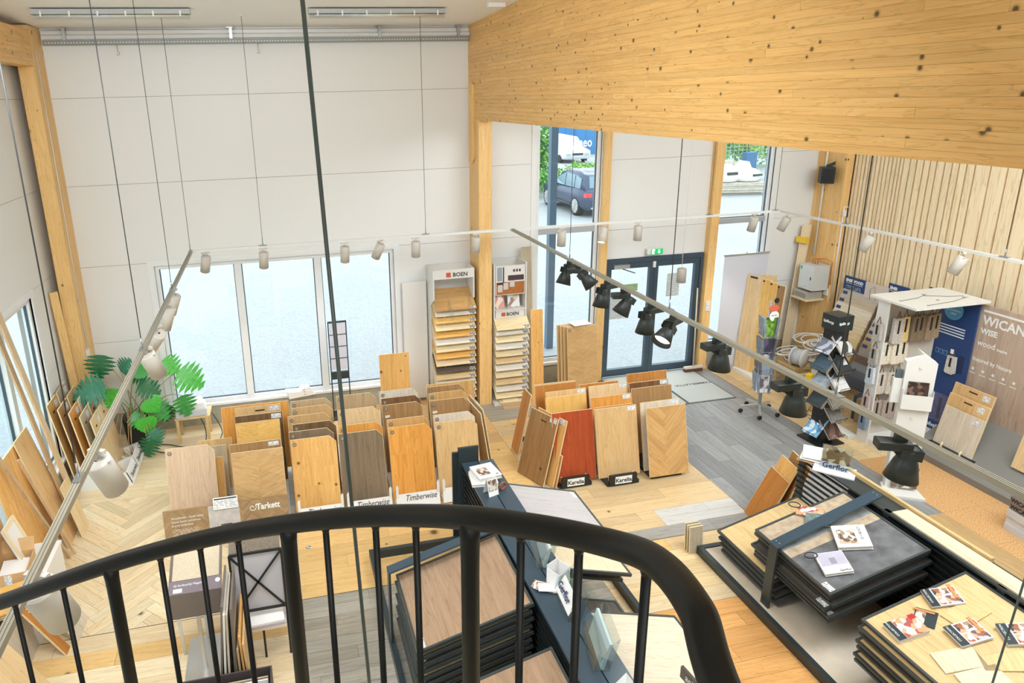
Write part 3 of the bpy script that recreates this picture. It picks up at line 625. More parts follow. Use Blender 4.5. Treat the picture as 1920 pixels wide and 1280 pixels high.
for i, (x0, y0, d) in enumerate(((3.12, 6.93, 'black base with a white name plate under the reddish board'), (3.70, 6.83, 'black base with a white name plate under the pale bamboo-like board'), (4.30, 6.86, 'black base without visible plate beside the herringbone board'))):
    o = thing('rack_base', d, 'display base', (x0, y0, 0), 0, 'black board bases')
    if i < 2:
        MB().box(0, 0.36, 0, 0.04, 0.02, 0.15).build('front_bar', M_black, o, bevel=0.003)
        MB().box(0.07, 0.29, -0.002, 0, 0.035, 0.135).build('name_plate', M_paper, o)
        text('Karelia', 0.075, M_ink, o, (0.18, -0.0021, 0.058), align='CENTER', bold=0.002)
    for px in (0.01, 0.33): MB().tube([(px + 0.01, 0.07, 0.04), (px + 0.01, 0.07, 0.12), (px + 0.01, 0.075, 0.135)], 0.009, 8).build('peg', W_core, o)
    MB().box(-0.02, 0.4, 0.02, 1.35, 0.0, 0.045).build('base_board', M_black, o)
# ------------------------------------------------------------------ left rack: chevron boards and pale board
G3 = 'boards in the left rack'
rackcol([(-0.70, 7.23, 'tan', 'front chevron parquet board of the left rack', {'W': 0.56, 'pattern': 'chevron', 'sticker': (0.43, 0.80, 0.12, 0.05)}),
         (-0.73, 7.44, 'brown', 'second board of the left rack, brown chevron mostly hidden', {'W': 0.57, 'sticker': (0.43, 0.80, 0.12, 0.05)}),
         (-0.68, 7.98, 'yellow', 'third board of the left rack, yellow chevron parquet', {'W': 0.52, 'pattern': 'chevron', 'sticker': (0.38, 0.79, 0.12, 0.06)}),
         (-0.70, 8.19, 'dark', 'fourth board of the left rack, dark zebra-grained strip', {'W': 0.58, 'sticker': (0.44, 0.79, 0.12, 0.06)}),
         (-0.71, 8.43, 'light', 'fifth board of the left rack, light oak with a hand slot', {'W': 0.57, 'sticker': (0.43, 0.79, 0.12, 0.06), 'slot': (0.25, 0.80, 0.12, 0.02)}),
         (-0.88, 8.49, 'orange', 'wide plain orange-tan backboard of the left rack', {'W': 0.84, 'H': 0.87})], 0.55, None, 'left', G3, False)
board('pale maple board with one cut corner at the far left of the left rack', -1.44, 7.34, 0.06, 0.53, 0.85, TL_, BW['pink'], G3, cham=CH, badge=True)
board('grey and oak striped board peeping out behind the pale maple one', -1.24, 7.80, 0.05, 0.42, 0.62, TL_, BW['ash'], G3)
board('narrow oak board behind the pale maple one', -1.26, 7.55, 0.05, 0.42, 0.60, TL_, BW['knotty'], G3)
board('square oak board furthest back behind the pale maple one', -1.16, 7.98, 0.05, 0.40, 0.62, TL_, BW['light'], G3)
o = thing('rack_base', 'white base tray under the left rack of chevron boards', 'display base', (-1.46, 7.0, 0), 0)
MB().box(0, 0.6, 0.25, 1.7, 0, 0.05).build('base_board', M_base, o); MB().box(0.72, 1.34, 0.2, 1.7, 0, 0.045).build('base_board', M_base, o)
# brown header panel with logo
M_hdr = wood('header_print_oak', S(168, 138, 102), S(138, 108, 76), 'X', 1.2, 0.45)
o = thing('header_panel', 'brown printed header panel with a white logo and text below the left rack', 'sign', (-1.46, 6.97, 0.0))
hp = MB().box(0, 1.33, 0, 0.02, 0, 0.41).build('panel', M_hdr, o, (0, 0, 0), (-0.12, 0, 0))
herring(hp, 0.005, 0.47, 0.005, 0.405, 0.16, 0.032, [wood('header_print_block', S(176, 146, 108), S(146, 116, 82), 'X', 1.2, 0.45, tone=0.12)], z=-0.001, gap=0.0006, plane='Y', t=0.0008, name='print_block', maxn=120)
herring(hp, 0.80, 1.325, 0.005, 0.405, 0.16, 0.032, [wood('header_print_block', S(176, 146, 108), S(146, 116, 82), 'X')], z=-0.001, gap=0.0006, plane='Y', t=0.0008, name='print_block', maxn=120)
MB().box(0.47, 0.80, -0.002, 0, 0.005, 0.405).build('printed_photo', mat('header_photo_grey', S(196, 190, 186), 0.5, var=0.15, vs=12), hp)
MB().box(0.53, 0.71, -0.003, -0.002, 0.03, 0.18).build('printed_photo', photo_print('header_photo_pattern', [S(60, 58, 60), S(200, 196, 190), S(90, 86, 84)], 60), hp)
text('Tarkett', 0.098, M_paper, hp, (0.98, -0.003, 0.29), bold=0.003, sx=0.86)
MB().tube([(0.94 + (0.012 + 0.0045 * a) * math.cos(a), -0.003, 0.32 + (0.012 + 0.0045 * a) * math.sin(a)) for a in [i * 0.5 for i in range(15)]], 0.0045, 5).build('logo_swirl', M_paper, hp)
for i, s_ in enumerate(('Vinyylilattiat - löydä tyylisi,', 'muuta kotisi tunnelmaa', 'ja pysy budjetissa')): text(s_, 0.032, M_paper, hp, (0.08, -0.003, 0.31 - i * 0.042))
MB().box(0.08, 0.36, -0.0025, -0.0022, 0.08, 0.19).build('small_print', printed('header_small_print', S(160, 130, 96), S(220, 210, 196), 70, 'Z', 0.55), hp)
pc = thing('price_card', 'white price list card on top of the brown header panel', 'card', (-0.93, 7.0, 0.36))
MB().box(0, 0.26, -0.01, -0.006, 0, 0.13).build('card', M_paper, pc, (0, 0, 0), (-0.3, 0, 0)); MB().box(0.01, 0.25, -0.0115, -0.01, 0.01, 0.10).build('print', M_label, pc, (0, 0, 0), (-0.3, 0, 0)); MB().box(0.01, 0.25, -0.0115, -0.01, 0.105, 0.118).build('heading', M_ink, pc, (0, 0, 0), (-0.3, 0, 0))
# ================================================================== LIGHTING TRACKS AND SPOTS
M_trk = mat('track_white', S(224, 224, 220), 0.35); M_trkb = mat('track_beige_grey', S(150, 143, 126), 0.4)
M_spotw = mat('spot_white', S(206, 200, 190), 0.45); M_spotb = mat('spot_black_green', S(36, 42, 39), 0.45)
M_lens = mat('spot_lens_lit', S(255, 250, 235), 0.3, emit=((1, 0.95, 0.86, 1), 6.0)); M_lensoff = mat('spot_inner_dark', S(92, 88, 80), 0.4)
ZT = 2.85
def track_poly(): return [(-0.018, -0.016), (0.018, -0.016), (0.018, 0.016), (0.011, 0.016), (0.011, 0.011), (0.004, 0.011), (0.004, 0.016), (-0.004, 0.016), (-0.004, 0.011), (-0.011, 0.011), (-0.011, 0.016), (-0.018, 0.016)]
def track(label, ax, fixed, a, b, m, wires):
    o = thing('light_track', label, 'light track', (fixed, (a + b) / 2, ZT) if ax == 'Y' else ((a + b) / 2, fixed, ZT), 0, 'suspended light tracks'); h = (b - a) / 2
    MB().prism(track_poly(), -h, h, ax).build('rail', m, o)
    for w_ in wires:
        p = w_ - (a + b) / 2; yy = w_ if ax == 'Y' else fixed; top = cz(yy) - ZT
        q = (0, p) if ax == 'Y' else (p, 0)
        wr = MB().tube([(q[0], q[1], 0.05), (q[0], q[1], top)], 0.003 if yy > 6 else 0.0036, 6).build('suspension_wire', M_cable, o)
        MB().tube([(q[0], q[1], 0.016), (q[0], q[1], 0.10)], 0.0065, 8).build('wire_grip', M_steel, wr)
        MB().box(q[0] - (0.02 if ax == 'Y' else 0.05), q[0] + (0.02 if ax == 'Y' else 0.05), q[1] - (0.05 if ax == 'Y' else 0.02), q[1] + (0.05 if ax == 'Y' else 0.02), 0.012, 0.022).build('hanger_plate', M_steel, wr)
        MB().lathe([(0.02, top - 0.012), (0.02, top)], 12, (q[0], q[1], 0)).build('ceiling_rose', M_white, wr)
    return o
track('white light track hanging in front of the wide end window', 'X', 8.95, -1.06, 7.42, M_trk, (-0.18, 1.95, 6.2, 7.3))
track('grey light track rising from the lower left corner to the end window', 'Y', -1.06, 1.2, 8.93, M_trkb, (3.36, 5.27, 7.05, 8.9))
track('beige light track with black spots crossing the right half of the picture', 'Y', 3.165, 1.0, 8.93, M_trkb, (3.19, 5.0, 7.03))
track('white light track in front of the slatted right wall', 'Y', 7.39, 2.0, 8.93, M_trk, (5.6, 7.7))
def spot_light(o, loc, rot, power, ang=70):
    d = bpy.data.lights.new('spot_beam', 'SPOT'); d.energy = power; d.spot_size = math.radians(ang); d.spot_blend = 0.6; d.color = (1, 0.93, 0.82); d.shadow_soft_size = 0.04
    l = bpy.data.objects.new('spot_beam', d); COL.objects.link(l); l.parent = o; l.location = loc; l.rotation_euler = rot
def white_spot(label, x, y, rz, tilt, big=1.0, lit=True):
    """cylinder spot below a track: adapter, stem, yoke, can"""
    o = thing('track_spotlight', label, 'spotlight', (x, y, ZT - 0.016), rz, 'white cylinder spots')
    MB().box(-0.05, 0.05, -0.015, 0.015, -0.022, 0).build('adapter', M_spotw, o)
    MB().tube([(0, 0, -0.022), (0, 0, -0.06)], 0.009, 8).build('stem', M_spotw, o)
    R_, L_ = 0.060 * big, 0.205 * big
    mb = MB().lathe([(0.012, 0.03), (R_ * 0.92, 0.028), (R_, 0.02), (R_, 0.02 - L_), (R_ * 0.9, 0.02 - L_), (R_ * 0.86, -L_ + 0.04)], 24, cap=False)
    mb.lathe([(R_ * 0.86, -L_ + 0.041), (0.002, -L_ + 0.042)], 24, cap=False)
    h = mb.build('head', M_spotw, o, (0, 0, -0.085), (tilt, 0, 0))
    for k in range(4): MB().lathe([(R_ * (0.3 + 0.15 * k), 0.0295), (R_ * (0.3 + 0.15 * k) + 0.003, 0.0315), (R_ * (0.3 + 0.15 * k) + 0.006, 0.0295)], 24, cap=False).build('cooling_ring', M_spotw, h)
    MB().lathe([(0.001, -L_ + 0.036), (R_ * 0.85, -L_ + 0.036)], 24, cap=False).build('lens', M_lens if lit else M_lensoff, h)
    MB().box(-R_ - 0.006, R_ + 0.006, -0.012, 0.012, -0.064, -0.058).build('yoke', M_spotw, o)
    spot_light(h, (0, 0, -L_ + 0.0), (0, 0, 0), 15)
    return o
def black_spot(label, y, rz, tilt, lit=False):
    o = thing('track_spotlight', label, 'spotlight', (3.165, y, ZT - 0.016), rz, 'black cone spots')
    MB().box(-0.03, 0.03, -0.016, 0.016, -0.035, 0).build('adapter', M_spotb, o)
    MB().box(-0.055, 0.115, -0.042, 0.042, -0.085, -0.035).build('gear_box', M_spotb, o, bevel=0.006)
    h = MB().lathe([(0.02, 0.03), (0.045, 0.028), (0.05, 0.0), (0.05, -0.035), (0.06, -0.06), (0.085, -0.16), (0.082, -0.16), (0.05, -0.06)], 28, cap=False).build('head', M_spotb, o, (-0.05, 0, -0.10), (0, tilt, 0))
    for k in range(7): MB().box(-0.054, 0.054, -0.045 + k * 0.0145, -0.041 + k * 0.0145, -0.03, 0.03).build('cooling_fin', M_spotb, h)
    MB().lathe([(0.001, -0.12), (0.068, -0.12)], 24, cap=False).build('lens', M_lens if lit else M_lensoff, h)
    spot_light(h, (0, 0, -0.15), (0, 0, 0), 15)
    return o
WS = [(-0.89, 0.6, 0.35, 'tilted, first from the left corner of the track'), (-0.18, 0.3, 0.25, 'beside the second hanging wire above the wide window'), (0.86, 0.2, 0.15, 'just right of the thick dark cable'), (1.33, 0.8, 0.5, 'turned aside above the right window pane'),
      (1.81, 0.1, 0.1, 'above the blank white board'), (2.65, 0.15, 0.12, 'in front of the middle wooden column'), (3.90, 0.0, 0.08, 'in front of the tall window with the car'), (4.53, 2.4, 0.5, 'turned right beside the slim spruce post'),
      (5.07, 0.0, 0.05, 'above the left door leaf'), (6.96, 0.2, 0.25, 'in front of the right tall window')]
for x, rz, tl, d in WS: white_spot('white cylinder spotlight on the back track, ' + d, x, 8.95, rz, tl)
for y, rz, tl, d in ((8.80, 0.9, 0.4, 'nearest the far corner'), (7.29, 0.9, 0.45, 'second along the slatted wall'), (6.04, 0.9, 0.4, 'nearest the right picture edge')): white_spot('white cylinder spotlight on the right track, ' + d, 7.39, y, rz, tl)
for y, rz, tl, bg_, d in ((7.15, 1.2, 0.4, 1.0, 'smallest and farthest, near the window edge'), (6.70, 1.5, 0.35, 1.05, 'second from the far end'), (5.95, 0.9, 0.75, 1.1, 'showing its glowing lens'), (5.42, -0.6, 0.45, 1.1, 'directly above the plant leaves'), (3.72, -0.5, 0.42, 1.2, 'large, in front of the leaning boards'), (2.66, -0.4, 0.4, 1.2, 'nearest, half hidden by the handrail')):
    white_spot('white cylinder spotlight on the left track, ' + d, -1.06, y, rz, tl, bg_)
for y, rz, tl, lit, d in ((7.03, 0.5, 0.35, False, 'farthest from the viewer'), (6.80, 2.6, 0.7, False, 'second from the far end, turned left'), (6.12, 0.3, 0.15, False, 'in front of the left door leaf edge'), (5.78, 3.0, -0.5, False, 'in front of the paper notice'), (5.28, 0.2, 0.05, False, 'in front of the door handle'), (4.94, 0.55, 0.95, True, 'glowing white lens facing the viewer'), (4.34, 3.2, -0.05, False, 'above the broom side of the entrance'), (3.56, 3.1, 0.0, False, 'in front of the rolling brochure stand'), (2.73, 2.7, -0.1, False, 'largest, in front of the white pillar stand')):
    black_spot('black cone spotlight on the beige track, ' + d, y, rz, tl, lit)
# fluorescent fittings on the ceiling
for x0, x1, d in ((-2.28, -0.70, 'long clear-covered fluorescent fitting at the upper left ceiling'), (0.565, 2.14, 'long clear-covered fluorescent fitting at the upper middle ceiling')):
    o = thing('fluorescent_light', d, 'light', ((x0 + x1) / 2, 8.45, cz(8.45) - 0.012), 0, 'ceiling fluorescent fittings'); h = (x1 - x0) / 2
    MB().prism([(-0.06, 0), (-0.065, -0.05), (0.065, -0.05), (0.06, 0)], -h, h, 'X').build('housing', mat('fitting_grey', S(178, 180, 178), 0.4), o)
    MB().prism([(-0.062, -0.05), (-0.04, -0.095), (0.04, -0.095), (0.062, -0.05)], -h + 0.01, h - 0.01, 'X').build('cover', M_acryl, o)
    for k in (-0.03, 0.03): MB().tube([(-h + 0.06, k, -0.066), (h - 0.06, k, -0.066)], 0.012, 8).build('tube', M_white, o)
    for k in range(6): MB().box(-h + 0.1 + k * (2 * h - 0.2) / 5 - 0.008, -h + 0.1 + k * (2 * h - 0.2) / 5 + 0.008, -0.068, -0.062, -0.075, -0.02).build('clip', M_white, o)
jb = MB().box(2.55, 2.75, 8.05, 8.12, cz(8.1) - 0.05, cz(8.1)).build('junction_box', M_white, bevel=0.004); tag(jb, 'white junction box on the ceiling beside the big beam', 'junction box')
# ================================================================== NEAR HANDRAIL (spiral stair)
RP = [(-0.90, 1.86, -1.34), (-0.795, 1.80, -1.283), (-0.623, 1.70, -1.180), (-0.452, 1.615, -1.091), (-0.292, 1.530, -1.013), (-0.142, 1.440, -0.942), (-0.034, 1.345, -0.880), (0.088, 1.238, -0.814), (0.193, 1.130, -0.758), (0.277, 1.005, -0.696), (0.322, 0.950, -0.677), (0.388, 0.859, -0.646), (0.437, 0.774, -0.621), (0.446, 0.710, -0.593), (0.441, 0.643, -0.574), (0.426, 0.574, -0.563), (0.418, 0.549, -0.563), (0.404, 0.501, -0.590)]
RP = [Vector((x, y, 4.63 + z)) for x, y, z in RP]
def catmull(P_, n=6):
    out = []
    for i in range(len(P_) - 1):
        a, b, c, d = P_[max(i - 1, 0)], P_[i], P_[i + 1], P_[min(i + 2, len(P_) - 1)]
        for k in range(n):
            t = k / n; out.append(0.5 * ((2 * b) + (c - a) * t + (2 * a - 5 * b + 4 * c - d) * t * t + (3 * b - a - 3 * c + d) * t ** 3))
    return out + [P_[-1]]
def relax(P_, n):
    for _ in range(n): P_ = [P_[0]] + [(P_[i - 1] + P_[i] * 2 + P_[i + 1]) / 4 for i in range(1, len(P_) - 1)] + [P_[-1]]
    return P_
ext = [RP[0] + (RP[0] - RP[1]) * 3.0]; tail = [RP[-1] + Vector((-0.03, -0.14, -0.02)), RP[-1] + Vector((-0.12, -0.3, -0.02))]
CR = relax(catmull(ext + RP + tail), 14)
rail = thing('stair_railing', 'black curved stair handrail with round balusters across the foreground', 'railing', (0, 1.2, 3.0))
off = Vector((0, 1.2, 3.0))
MB().tube([p - off for p in CR], 0.021, 20).build('handrail', M_rail, rail)
BAL = [(-0.783, 1.793, 3.355, 0), (-0.624, 1.702, 3.448, 0), (-0.481, 1.629, 3.524, 1), (-0.345, 1.558, 3.591, 0), (-0.241, 1.5, 3.641, 0), (-0.147, 1.44, 3.687, 0), (-0.031, 1.344, 3.751, 1), (0.047, 1.274, 3.794, 0), (0.141, 1.184, 3.844, 0), (0.207, 1.107, 3.884, 0), (0.282, 1.001, 3.934, 1), (0.345, 0.919, 3.964, 0), (0.405, 0.831, 3.992, 0), (0.445, 0.709, 4.036, 0)]
for bx_, by_, bz_, post in BAL:
    p = Vector((bx_, by_, bz_)) - off
    if post: MB().tube([p + Vector((0, 0, 0.0)), p + Vector((0, 0, -0.04)), p + Vector((0, 0, -0.10)), p + Vector((0, 0, -1.15))], [0.021, 0.0175, 0.0165, 0.0165], 16).build('post', M_rail, rail)
    else:
        b = MB().tube([p + Vector((0, 0, 0.0)), p + Vector((0, 0, -1.12))], 0.0068, 12).build('baluster', M_rail, rail)
        MB().tube([p + Vector((0, 0, -0.016)), p + Vector((0, 0, -0.03))], [0.011, 0.0068], 12).build('weld_collar', M_rail, b)
mb = MB(); pts = [p - off + Vector((0, 0, -1.08)) for p in CR]
for a, b in zip(pts[:-1:3], pts[3::3]): mb.bar(a, b, 0.012, 0.18)
mb.build('stringer', M_rail, rail)
M_rod = mat('cable_sleeve_grey_green', S(68, 80, 78), 0.35)
c1 = MB().tube([(0.087, 1.9, 5.82), (0.255, 1.9, 0.0)], 0.0062, 10).build('suspension_cable', M_rod); tag(c1, 'thick dark steel cable running down the picture behind the handrail', 'cable', 'near steel cables')
c2 = MB().tube([(3.05, 1.9, 3.6), (2.84, 1.9, 0.0)], 0.0045, 10).build('suspension_cable', M_rod); tag(c2, 'short stretch of steel cable at the lower right corner', 'cable', 'near steel cables')
# ================================================================== WHITE SAMPLE TOWERS
M_twr = mat('tower_white', S(224, 222, 216), 0.4)
M_logo_o = mat('logo_orange', S(206, 92, 58), 0.5)
def tower(label, x0, x1, y0, y1, H, HS):
    o = thing('display_tower', label, 'display stand', (x0, y0, 0), 0, 'white sample towers'); W = x1 - x0; D = y1 - y0
    sp_ = [(0.22, 0), (D, 0), (D, H), (0, H), (0, HS), (0.22, HS - 0.15)]
    MB().prism(sp_, 0, 0.02, 'X').build('side_panel', M_twr, o); MB().prism(sp_, W - 0.02, W, 'X').build('side_panel', M_twr, o)
    MB().box(0.02, W - 0.02, D - 0.02, D, 0, H).build('back_panel', M_twr, o); MB().box(-0.03, W + 0.04, -0.14, D, 0, 0.05).build('foot', M_twr, o, bevel=0.004)
    return o, W, D
tw1, W1, D1 = tower('white flooring sample tower left of the wooden column', 2.17, 2.80, 9.55, 9.97, 2.2, 1.75)
MB().box(0.02, W1 - 0.02, 0.0, 0.02, 2.06, 2.2).build('header', M_twr, tw1); text('BOEN', 0.085, M_ink, tw1, (0.30, -0.001, 2.09), bold=0.002); MB().box(0.2, 0.27, -0.002, 0, 2.085, 2.155).build('logo', M_logo_o, tw1)
tw2, W2, D2 = tower('white flooring sample tower with a room picture right of the column', 3.10, 3.62, 9.55, 9.97, 2.22, 1.36)
MB().box(0.03, W2 - 0.03, 0.0, 0.02, 1.74, 2.19).build('picture_panel', M_twr, tw2)
# printed dining-room picture: floor, wall, window, chairs (flat print)
def flat(o, x0, x1, z0, z1, col, y=-0.001, nm='print'): return MB().box(x0, x1, y - 0.0005, y, z0, z1).build(nm, col, o)
M_pw = mat('print_wall', S(226, 222, 216), 0.4); M_pf = mat('print_floor', S(176, 110, 60), 0.4, var=0.15, vs=30); M_pd = mat('print_dark', S(74, 60, 64), 0.4); M_pg = mat('print_greyblue', S(150, 162, 172), 0.4)
flat(tw2, 0.04, 0.48, 1.94, 2.17, M_pw); flat(tw2, 0.04, 0.48, 1.75, 1.94, M_pf); flat(tw2, 0.22, 0.47, 1.96, 2.04, M_pd, -0.0016); flat(tw2, 0.05, 0.13, 1.96, 2.17, M_pg, -0.0016); flat(tw2, 0.14, 0.16, 1.93, 2.17, M_pd, -0.0016); flat(tw2, 0.05, 0.2, 1.88, 1.94, mat('print_table', S(96, 56, 40), 0.4), -0.0018)
for k, x in enumerate((0.06, 0.15, 0.25)): flat(tw2, x, x + 0.075, 1.79 + k * 0.035, 1.90 + k * 0.03, mat('print_chair', S(206, 200, 196), 0.4), -0.0022)
for k in range(3): flat(tw2, 0.3 + k * 0.045, 0.33 + k * 0.045, 2.09, 2.13, M_pd, -0.0016)
MB().box(0.03, W2 - 0.03, 0.0, 0.02, 1.38, 1.50).build('logo_band', M_twr, tw2); text('BOEN', 0.075, M_ink, tw2, (0.20, -0.001, 1.41), bold=0.002); MB().box(0.12, 0.185, -0.002, 0, 1.405, 1.465).build('logo', M_logo_o, tw2)
MB().box(0.02, W2 - 0.02, -0.02, 0.3, 1.50, 1.515).build('brochure_shelf', M_twr, tw2)
def brochure(label, loc, w_, h, m, tilt=0.25, rz=0.0, group='brochures'):
    o = MB().box(0, w_, 0, 0.012, 0, h).build('brochure', m, None, loc, (-tilt, 0, rz)); tag(o, label, 'brochure', group); return o
brochure('pink and white brochure in the right sample tower', (3.13, 9.60, 1.52), 0.16, 0.2, photo_print('cover_pink', [S(214, 150, 130), S(236, 214, 200), S(190, 110, 90)], 9), group='tower brochures')
brochure('dark framed brochure with a bright picture in the right sample tower', (3.35, 9.62, 1.52), 0.19, 0.21, photo_print('cover_bright', [S(230, 226, 220), S(150, 130, 116), S(210, 190, 170)], 12), group='tower brochures')
cl1 = ['oak', 'white', 'yellow', 'pale', 'orange', 'white', 'pale', 'orange', 'pale', 'dark', 'light', 'white', 'pale', 'light']
cl2 = ['pale', 'white', 'pale', 'white', 'pale', 'light', 'white', 'pale', 'light', 'white', 'pale']
cd = {'oak': 'brown oak', 'white': 'whitewashed', 'yellow': 'yellow oak', 'pale': 'pale', 'orange': 'orange oak', 'dark': 'dark brown', 'light': 'light oak'}
BWX = {k: wood('sample_' + k, S(*l), S(*d), 'X', 1.0, 0.4) for k, l, d in (('oak', (206, 164, 108), (176, 132, 80)), ('white', (238, 230, 216), (222, 212, 194)), ('yellow', (244, 202, 128), (226, 178, 98)), ('pale', (242, 222, 182), (226, 202, 156)), ('orange', (240, 190, 108), (216, 158, 78)), ('dark', (104, 90, 78), (78, 66, 56)), ('light', (232, 204, 156), (214, 180, 128)))}
def samples(twr, twn, x, W, y, ztop, dz, keys, lens, tilt):
    for i, k in enumerate(keys):
        L_ = lens[i] if i < len(lens) else 0.36; z = ztop - i * dz
        o = MB().box(0, W, -L_, 0, -0.012, 0).build('sample_board', BWX[k], None, (x, y, z), (tilt, 0, 0)); tag(o, '%s sample plank, %s from top in the %s white tower' % (cd[k], 'first' if i == 0 else NTH[i], twn), 'sample board', 'planks in the %s sample tower' % twn)
        MB().box(W - 0.1, W - 0.01, -L_ + 0.005, -L_ + 0.06, 0.0002, 0.0012).build('label_sticker', M_label, o)
        for px in (0.14, W - 0.1): MB().bar((px, -L_ + 0.03, -0.012), (px, -L_ + 0.015, -0.05), 0.008, 0.012).build('support_pin', M_white, o)
samples(tw1, 'left', 2.18, 0.62, 9.80, 1.86, 0.112, cl1, [0.44] + [0.40] * 13, 0.60)
samples(tw2, 'right', 3.10, 0.53, 9.72, 1.50, 0.115, cl2, [0.42] + [0.38] * 12, 0.66)
for x in (0.13, 0.43): MB().box(x, x + 0.006, -0.02, 0.3, 1.72, 1.9).build('divider', M_acryl, tw1, (0, 0, 0), (0.35, 0, 0))
s_ = MB().box(0, 0.42, 0, 0.2, 0, 0.02).box(0.05, 0.3, 0.03, 0.17, 0.02, 0.035).build('sample_board', BWX['pale'], None, (3.15, 9.37, 0.05)); tag(s_, 'short plank pieces lying on the foot of the right sample tower', 'sample board')
# blank white board beside the left tower
o = MB().box(1.78, 2.15, 9.93, 9.955, 0.05, 1.96).build('blank_board', M_white, bevel=0.004); tag(o, 'plain white board leaning on the wall between window and sample tower', 'board')
# tall planks right of the right tower
lean('tall grey-brown plank standing right of the sample towers', (3.64, 9.62, 0), (3.80, 9.62, 0), 2.4, 0.1, BW['ash'], 'tall planks by the tower')
lean('tall warm oak plank standing right of the sample towers', (3.67, 9.36, 0), (3.86, 9.36, 0), 1.49, 0.09, BW['knotty'], 'tall planks by the tower', strips=(2, [[0.3, 0.6], [0.45, 0.8]]))
# chevron boards standing by the entrance
for i, (dx, dy, d) in enumerate(((0, 0, 'front'), (-0.035, 0.055, 'second'), (-0.07, 0.10, 'third'), (-0.105, 0.15, 'rearmost'))):
    board('%s chevron oak board of the stack left of the entrance door' % d, 4.25 + dx, 9.30 + dy, 0.0, 0.50, 1.17, 0.13, BW['tan'], 'chevron boards by the entrance', badge=(i == 0), pattern='chevron' if i == 0 else None)
sk = MB().box(0, 0.09, -0.004, -0.0026, 0, 0.3).build('sample_card', photo_print('card_strip', [S(240, 240, 238), S(196, 132, 88), S(232, 228, 222)], 10), None, (4.63, 9.425, 0.84), (-0.13, 0, 0)); tag(sk, 'long white and orange label card on the front chevron board', 'card')
pp = MB().box(0, 0.3, 0, 0.2, 0, 0.003).build('paper_sheet', M_paper, None, (4.35, 9.40, 1.185), (0.05, 0, 0.1)); tag(pp, 'white paper sheet lying on top of the chevron boards', 'paper')
ps = thing('plank_pile', 'low pile of short planks on the floor under the tall window', 'plank pile', (3.95, 9.55, 0))
for i in range(5): MB().box(0.01 * (i % 3), 0.5 - 0.01 * (i % 2), 0.02 * (i % 2), 0.25 + 0.01 * (i % 3), i * 0.022, i * 0.022 + 0.02).build('plank', BWX[['oak', 'light', 'pale', 'oak', 'white'][i]], ps)
# black document stand in front of the window
st = thing('document_stand', 'black framed document stand in front of the wide window', 'stand', (0.62, 9.70, 0.0))
f = MB()
for x in (0, 0.26): f.bar((x, 0, 0.02), (x, 0.02, 1.52), 0.016, 0.016)
f.bar((0, 0, 1.52), (0.26, 0, 1.52), 0.016, 0.016); f.box(-0.05, 0.31, -0.12, 0.2, 0, 0.02); f.box(0, 0.26, -0.01, 0.03, 0.62, 0.74); f.build('frame', M_dgrey, st)
for k in range(4): MB().box(0.012, 0.248, 0, 0.006, 0.77 + k * 0.185, 0.94 + k * 0.185).build('page', mat('page_lilac', S(206, 206, 218), 0.4), st); MB().box(0.0, 0.26, -0.006, 0.012, 0.945 + k * 0.185, 0.953 + k * 0.185).build('holder', M_black, st)
# wall items by the entrance
ex = thing('exit_sign', 'green and white running-man exit sign above the entrance door', 'exit sign', (5.80, 9.90, 2.085))
MB().box(0, 0.29, 0, 0.07, 0, 0.11).build('housing', M_white, ex, bevel=0.02)
M_green = mat('exit_green', S(20, 160, 90), 0.4, emit=(S(20, 165, 95), 0.9)); MB().box(0.055, 0.27, -0.003, 0, 0.008, 0.1).build('sign_face', M_green, ex)
M_exw = mat('exit_white', S(250, 252, 250), 0.4, emit=((1, 1, 1, 1), 0.5)); MB().box(0.075, 0.125, -0.005, -0.003, 0.015, 0.093).build('doorway_symbol', M_exw, ex)
MB().prism([(0.2, 0.02), (0.23, 0.05), (0.21, 0.05), (0.21, 0.088), (0.19, 0.088), (0.19, 0.05), (0.17, 0.05)], -0.005, -0.003, 'Y').build('arrow_symbol', M_exw, ex)
MB().tube([(0.13, -0.005, 0.02), (0.118, -0.005, 0.045), (0.112, -0.005, 0.07)], 0.006, 6).build('figure_symbol', M_green, ex)
pn = thing('pendant_light', 'grey cylinder pendant hanging in front of the right door leaf', 'pendant light', (6.05, 9.3, 1.82))
MB().lathe([(0.002, 0.17), (0.066, 0.17), (0.07, 0.165), (0.07, -0.05), (0.064, -0.05), (0.064, 0.15)], 28, cap=False).build('shade', mat('pendant_grey', S(188, 180, 170), 0.4), pn); MB().tube([(0, 0, 0.17), (0, 0, 3.7)], 0.002, 6).build('cord', M_white, pn); MB().tube([(0, 0, 0.17), (-0.12, -0.15, 0.6), (-0.2, -0.3, 1.05)], 0.0025, 6).build('cord', M_white, pn)
MB().tube([(-0.05 + 0.07 * math.cos(a * 0.4), -0.3, 1.0 + 0.07 * math.sin(a * 0.4)) for a in range(17)], 0.003, 6).build('cord_loop', M_white, pn)
br = thing('broom', 'push broom with brown bristles leaning beside the entrance door', 'broom', (6.76, 9.83, 0))
MB().box(-0.17, 0.17, -0.03, 0.03, 0.06, 0.095).build('head', mat('broom_head', S(214, 206, 192), 0.6), br); mb = MB()
for i in range(22):
    for j in range(3): mb.bar((-0.16 + i * 0.0152, -0.02 + j * 0.02, 0.06), (-0.165 + i * 0.0157, -0.03 + j * 0.03, 0.0), 0.01, 0.01)
mb.build('bristles', mat('bristle_brown', S(112, 74, 62), 0.8), br); MB().tube([(0, 0, 0.09), (0.02, 0.10, 1.45)], 0.012, 10).build('handle', mat('broom_handle', S(206, 190, 164), 0.5), br)
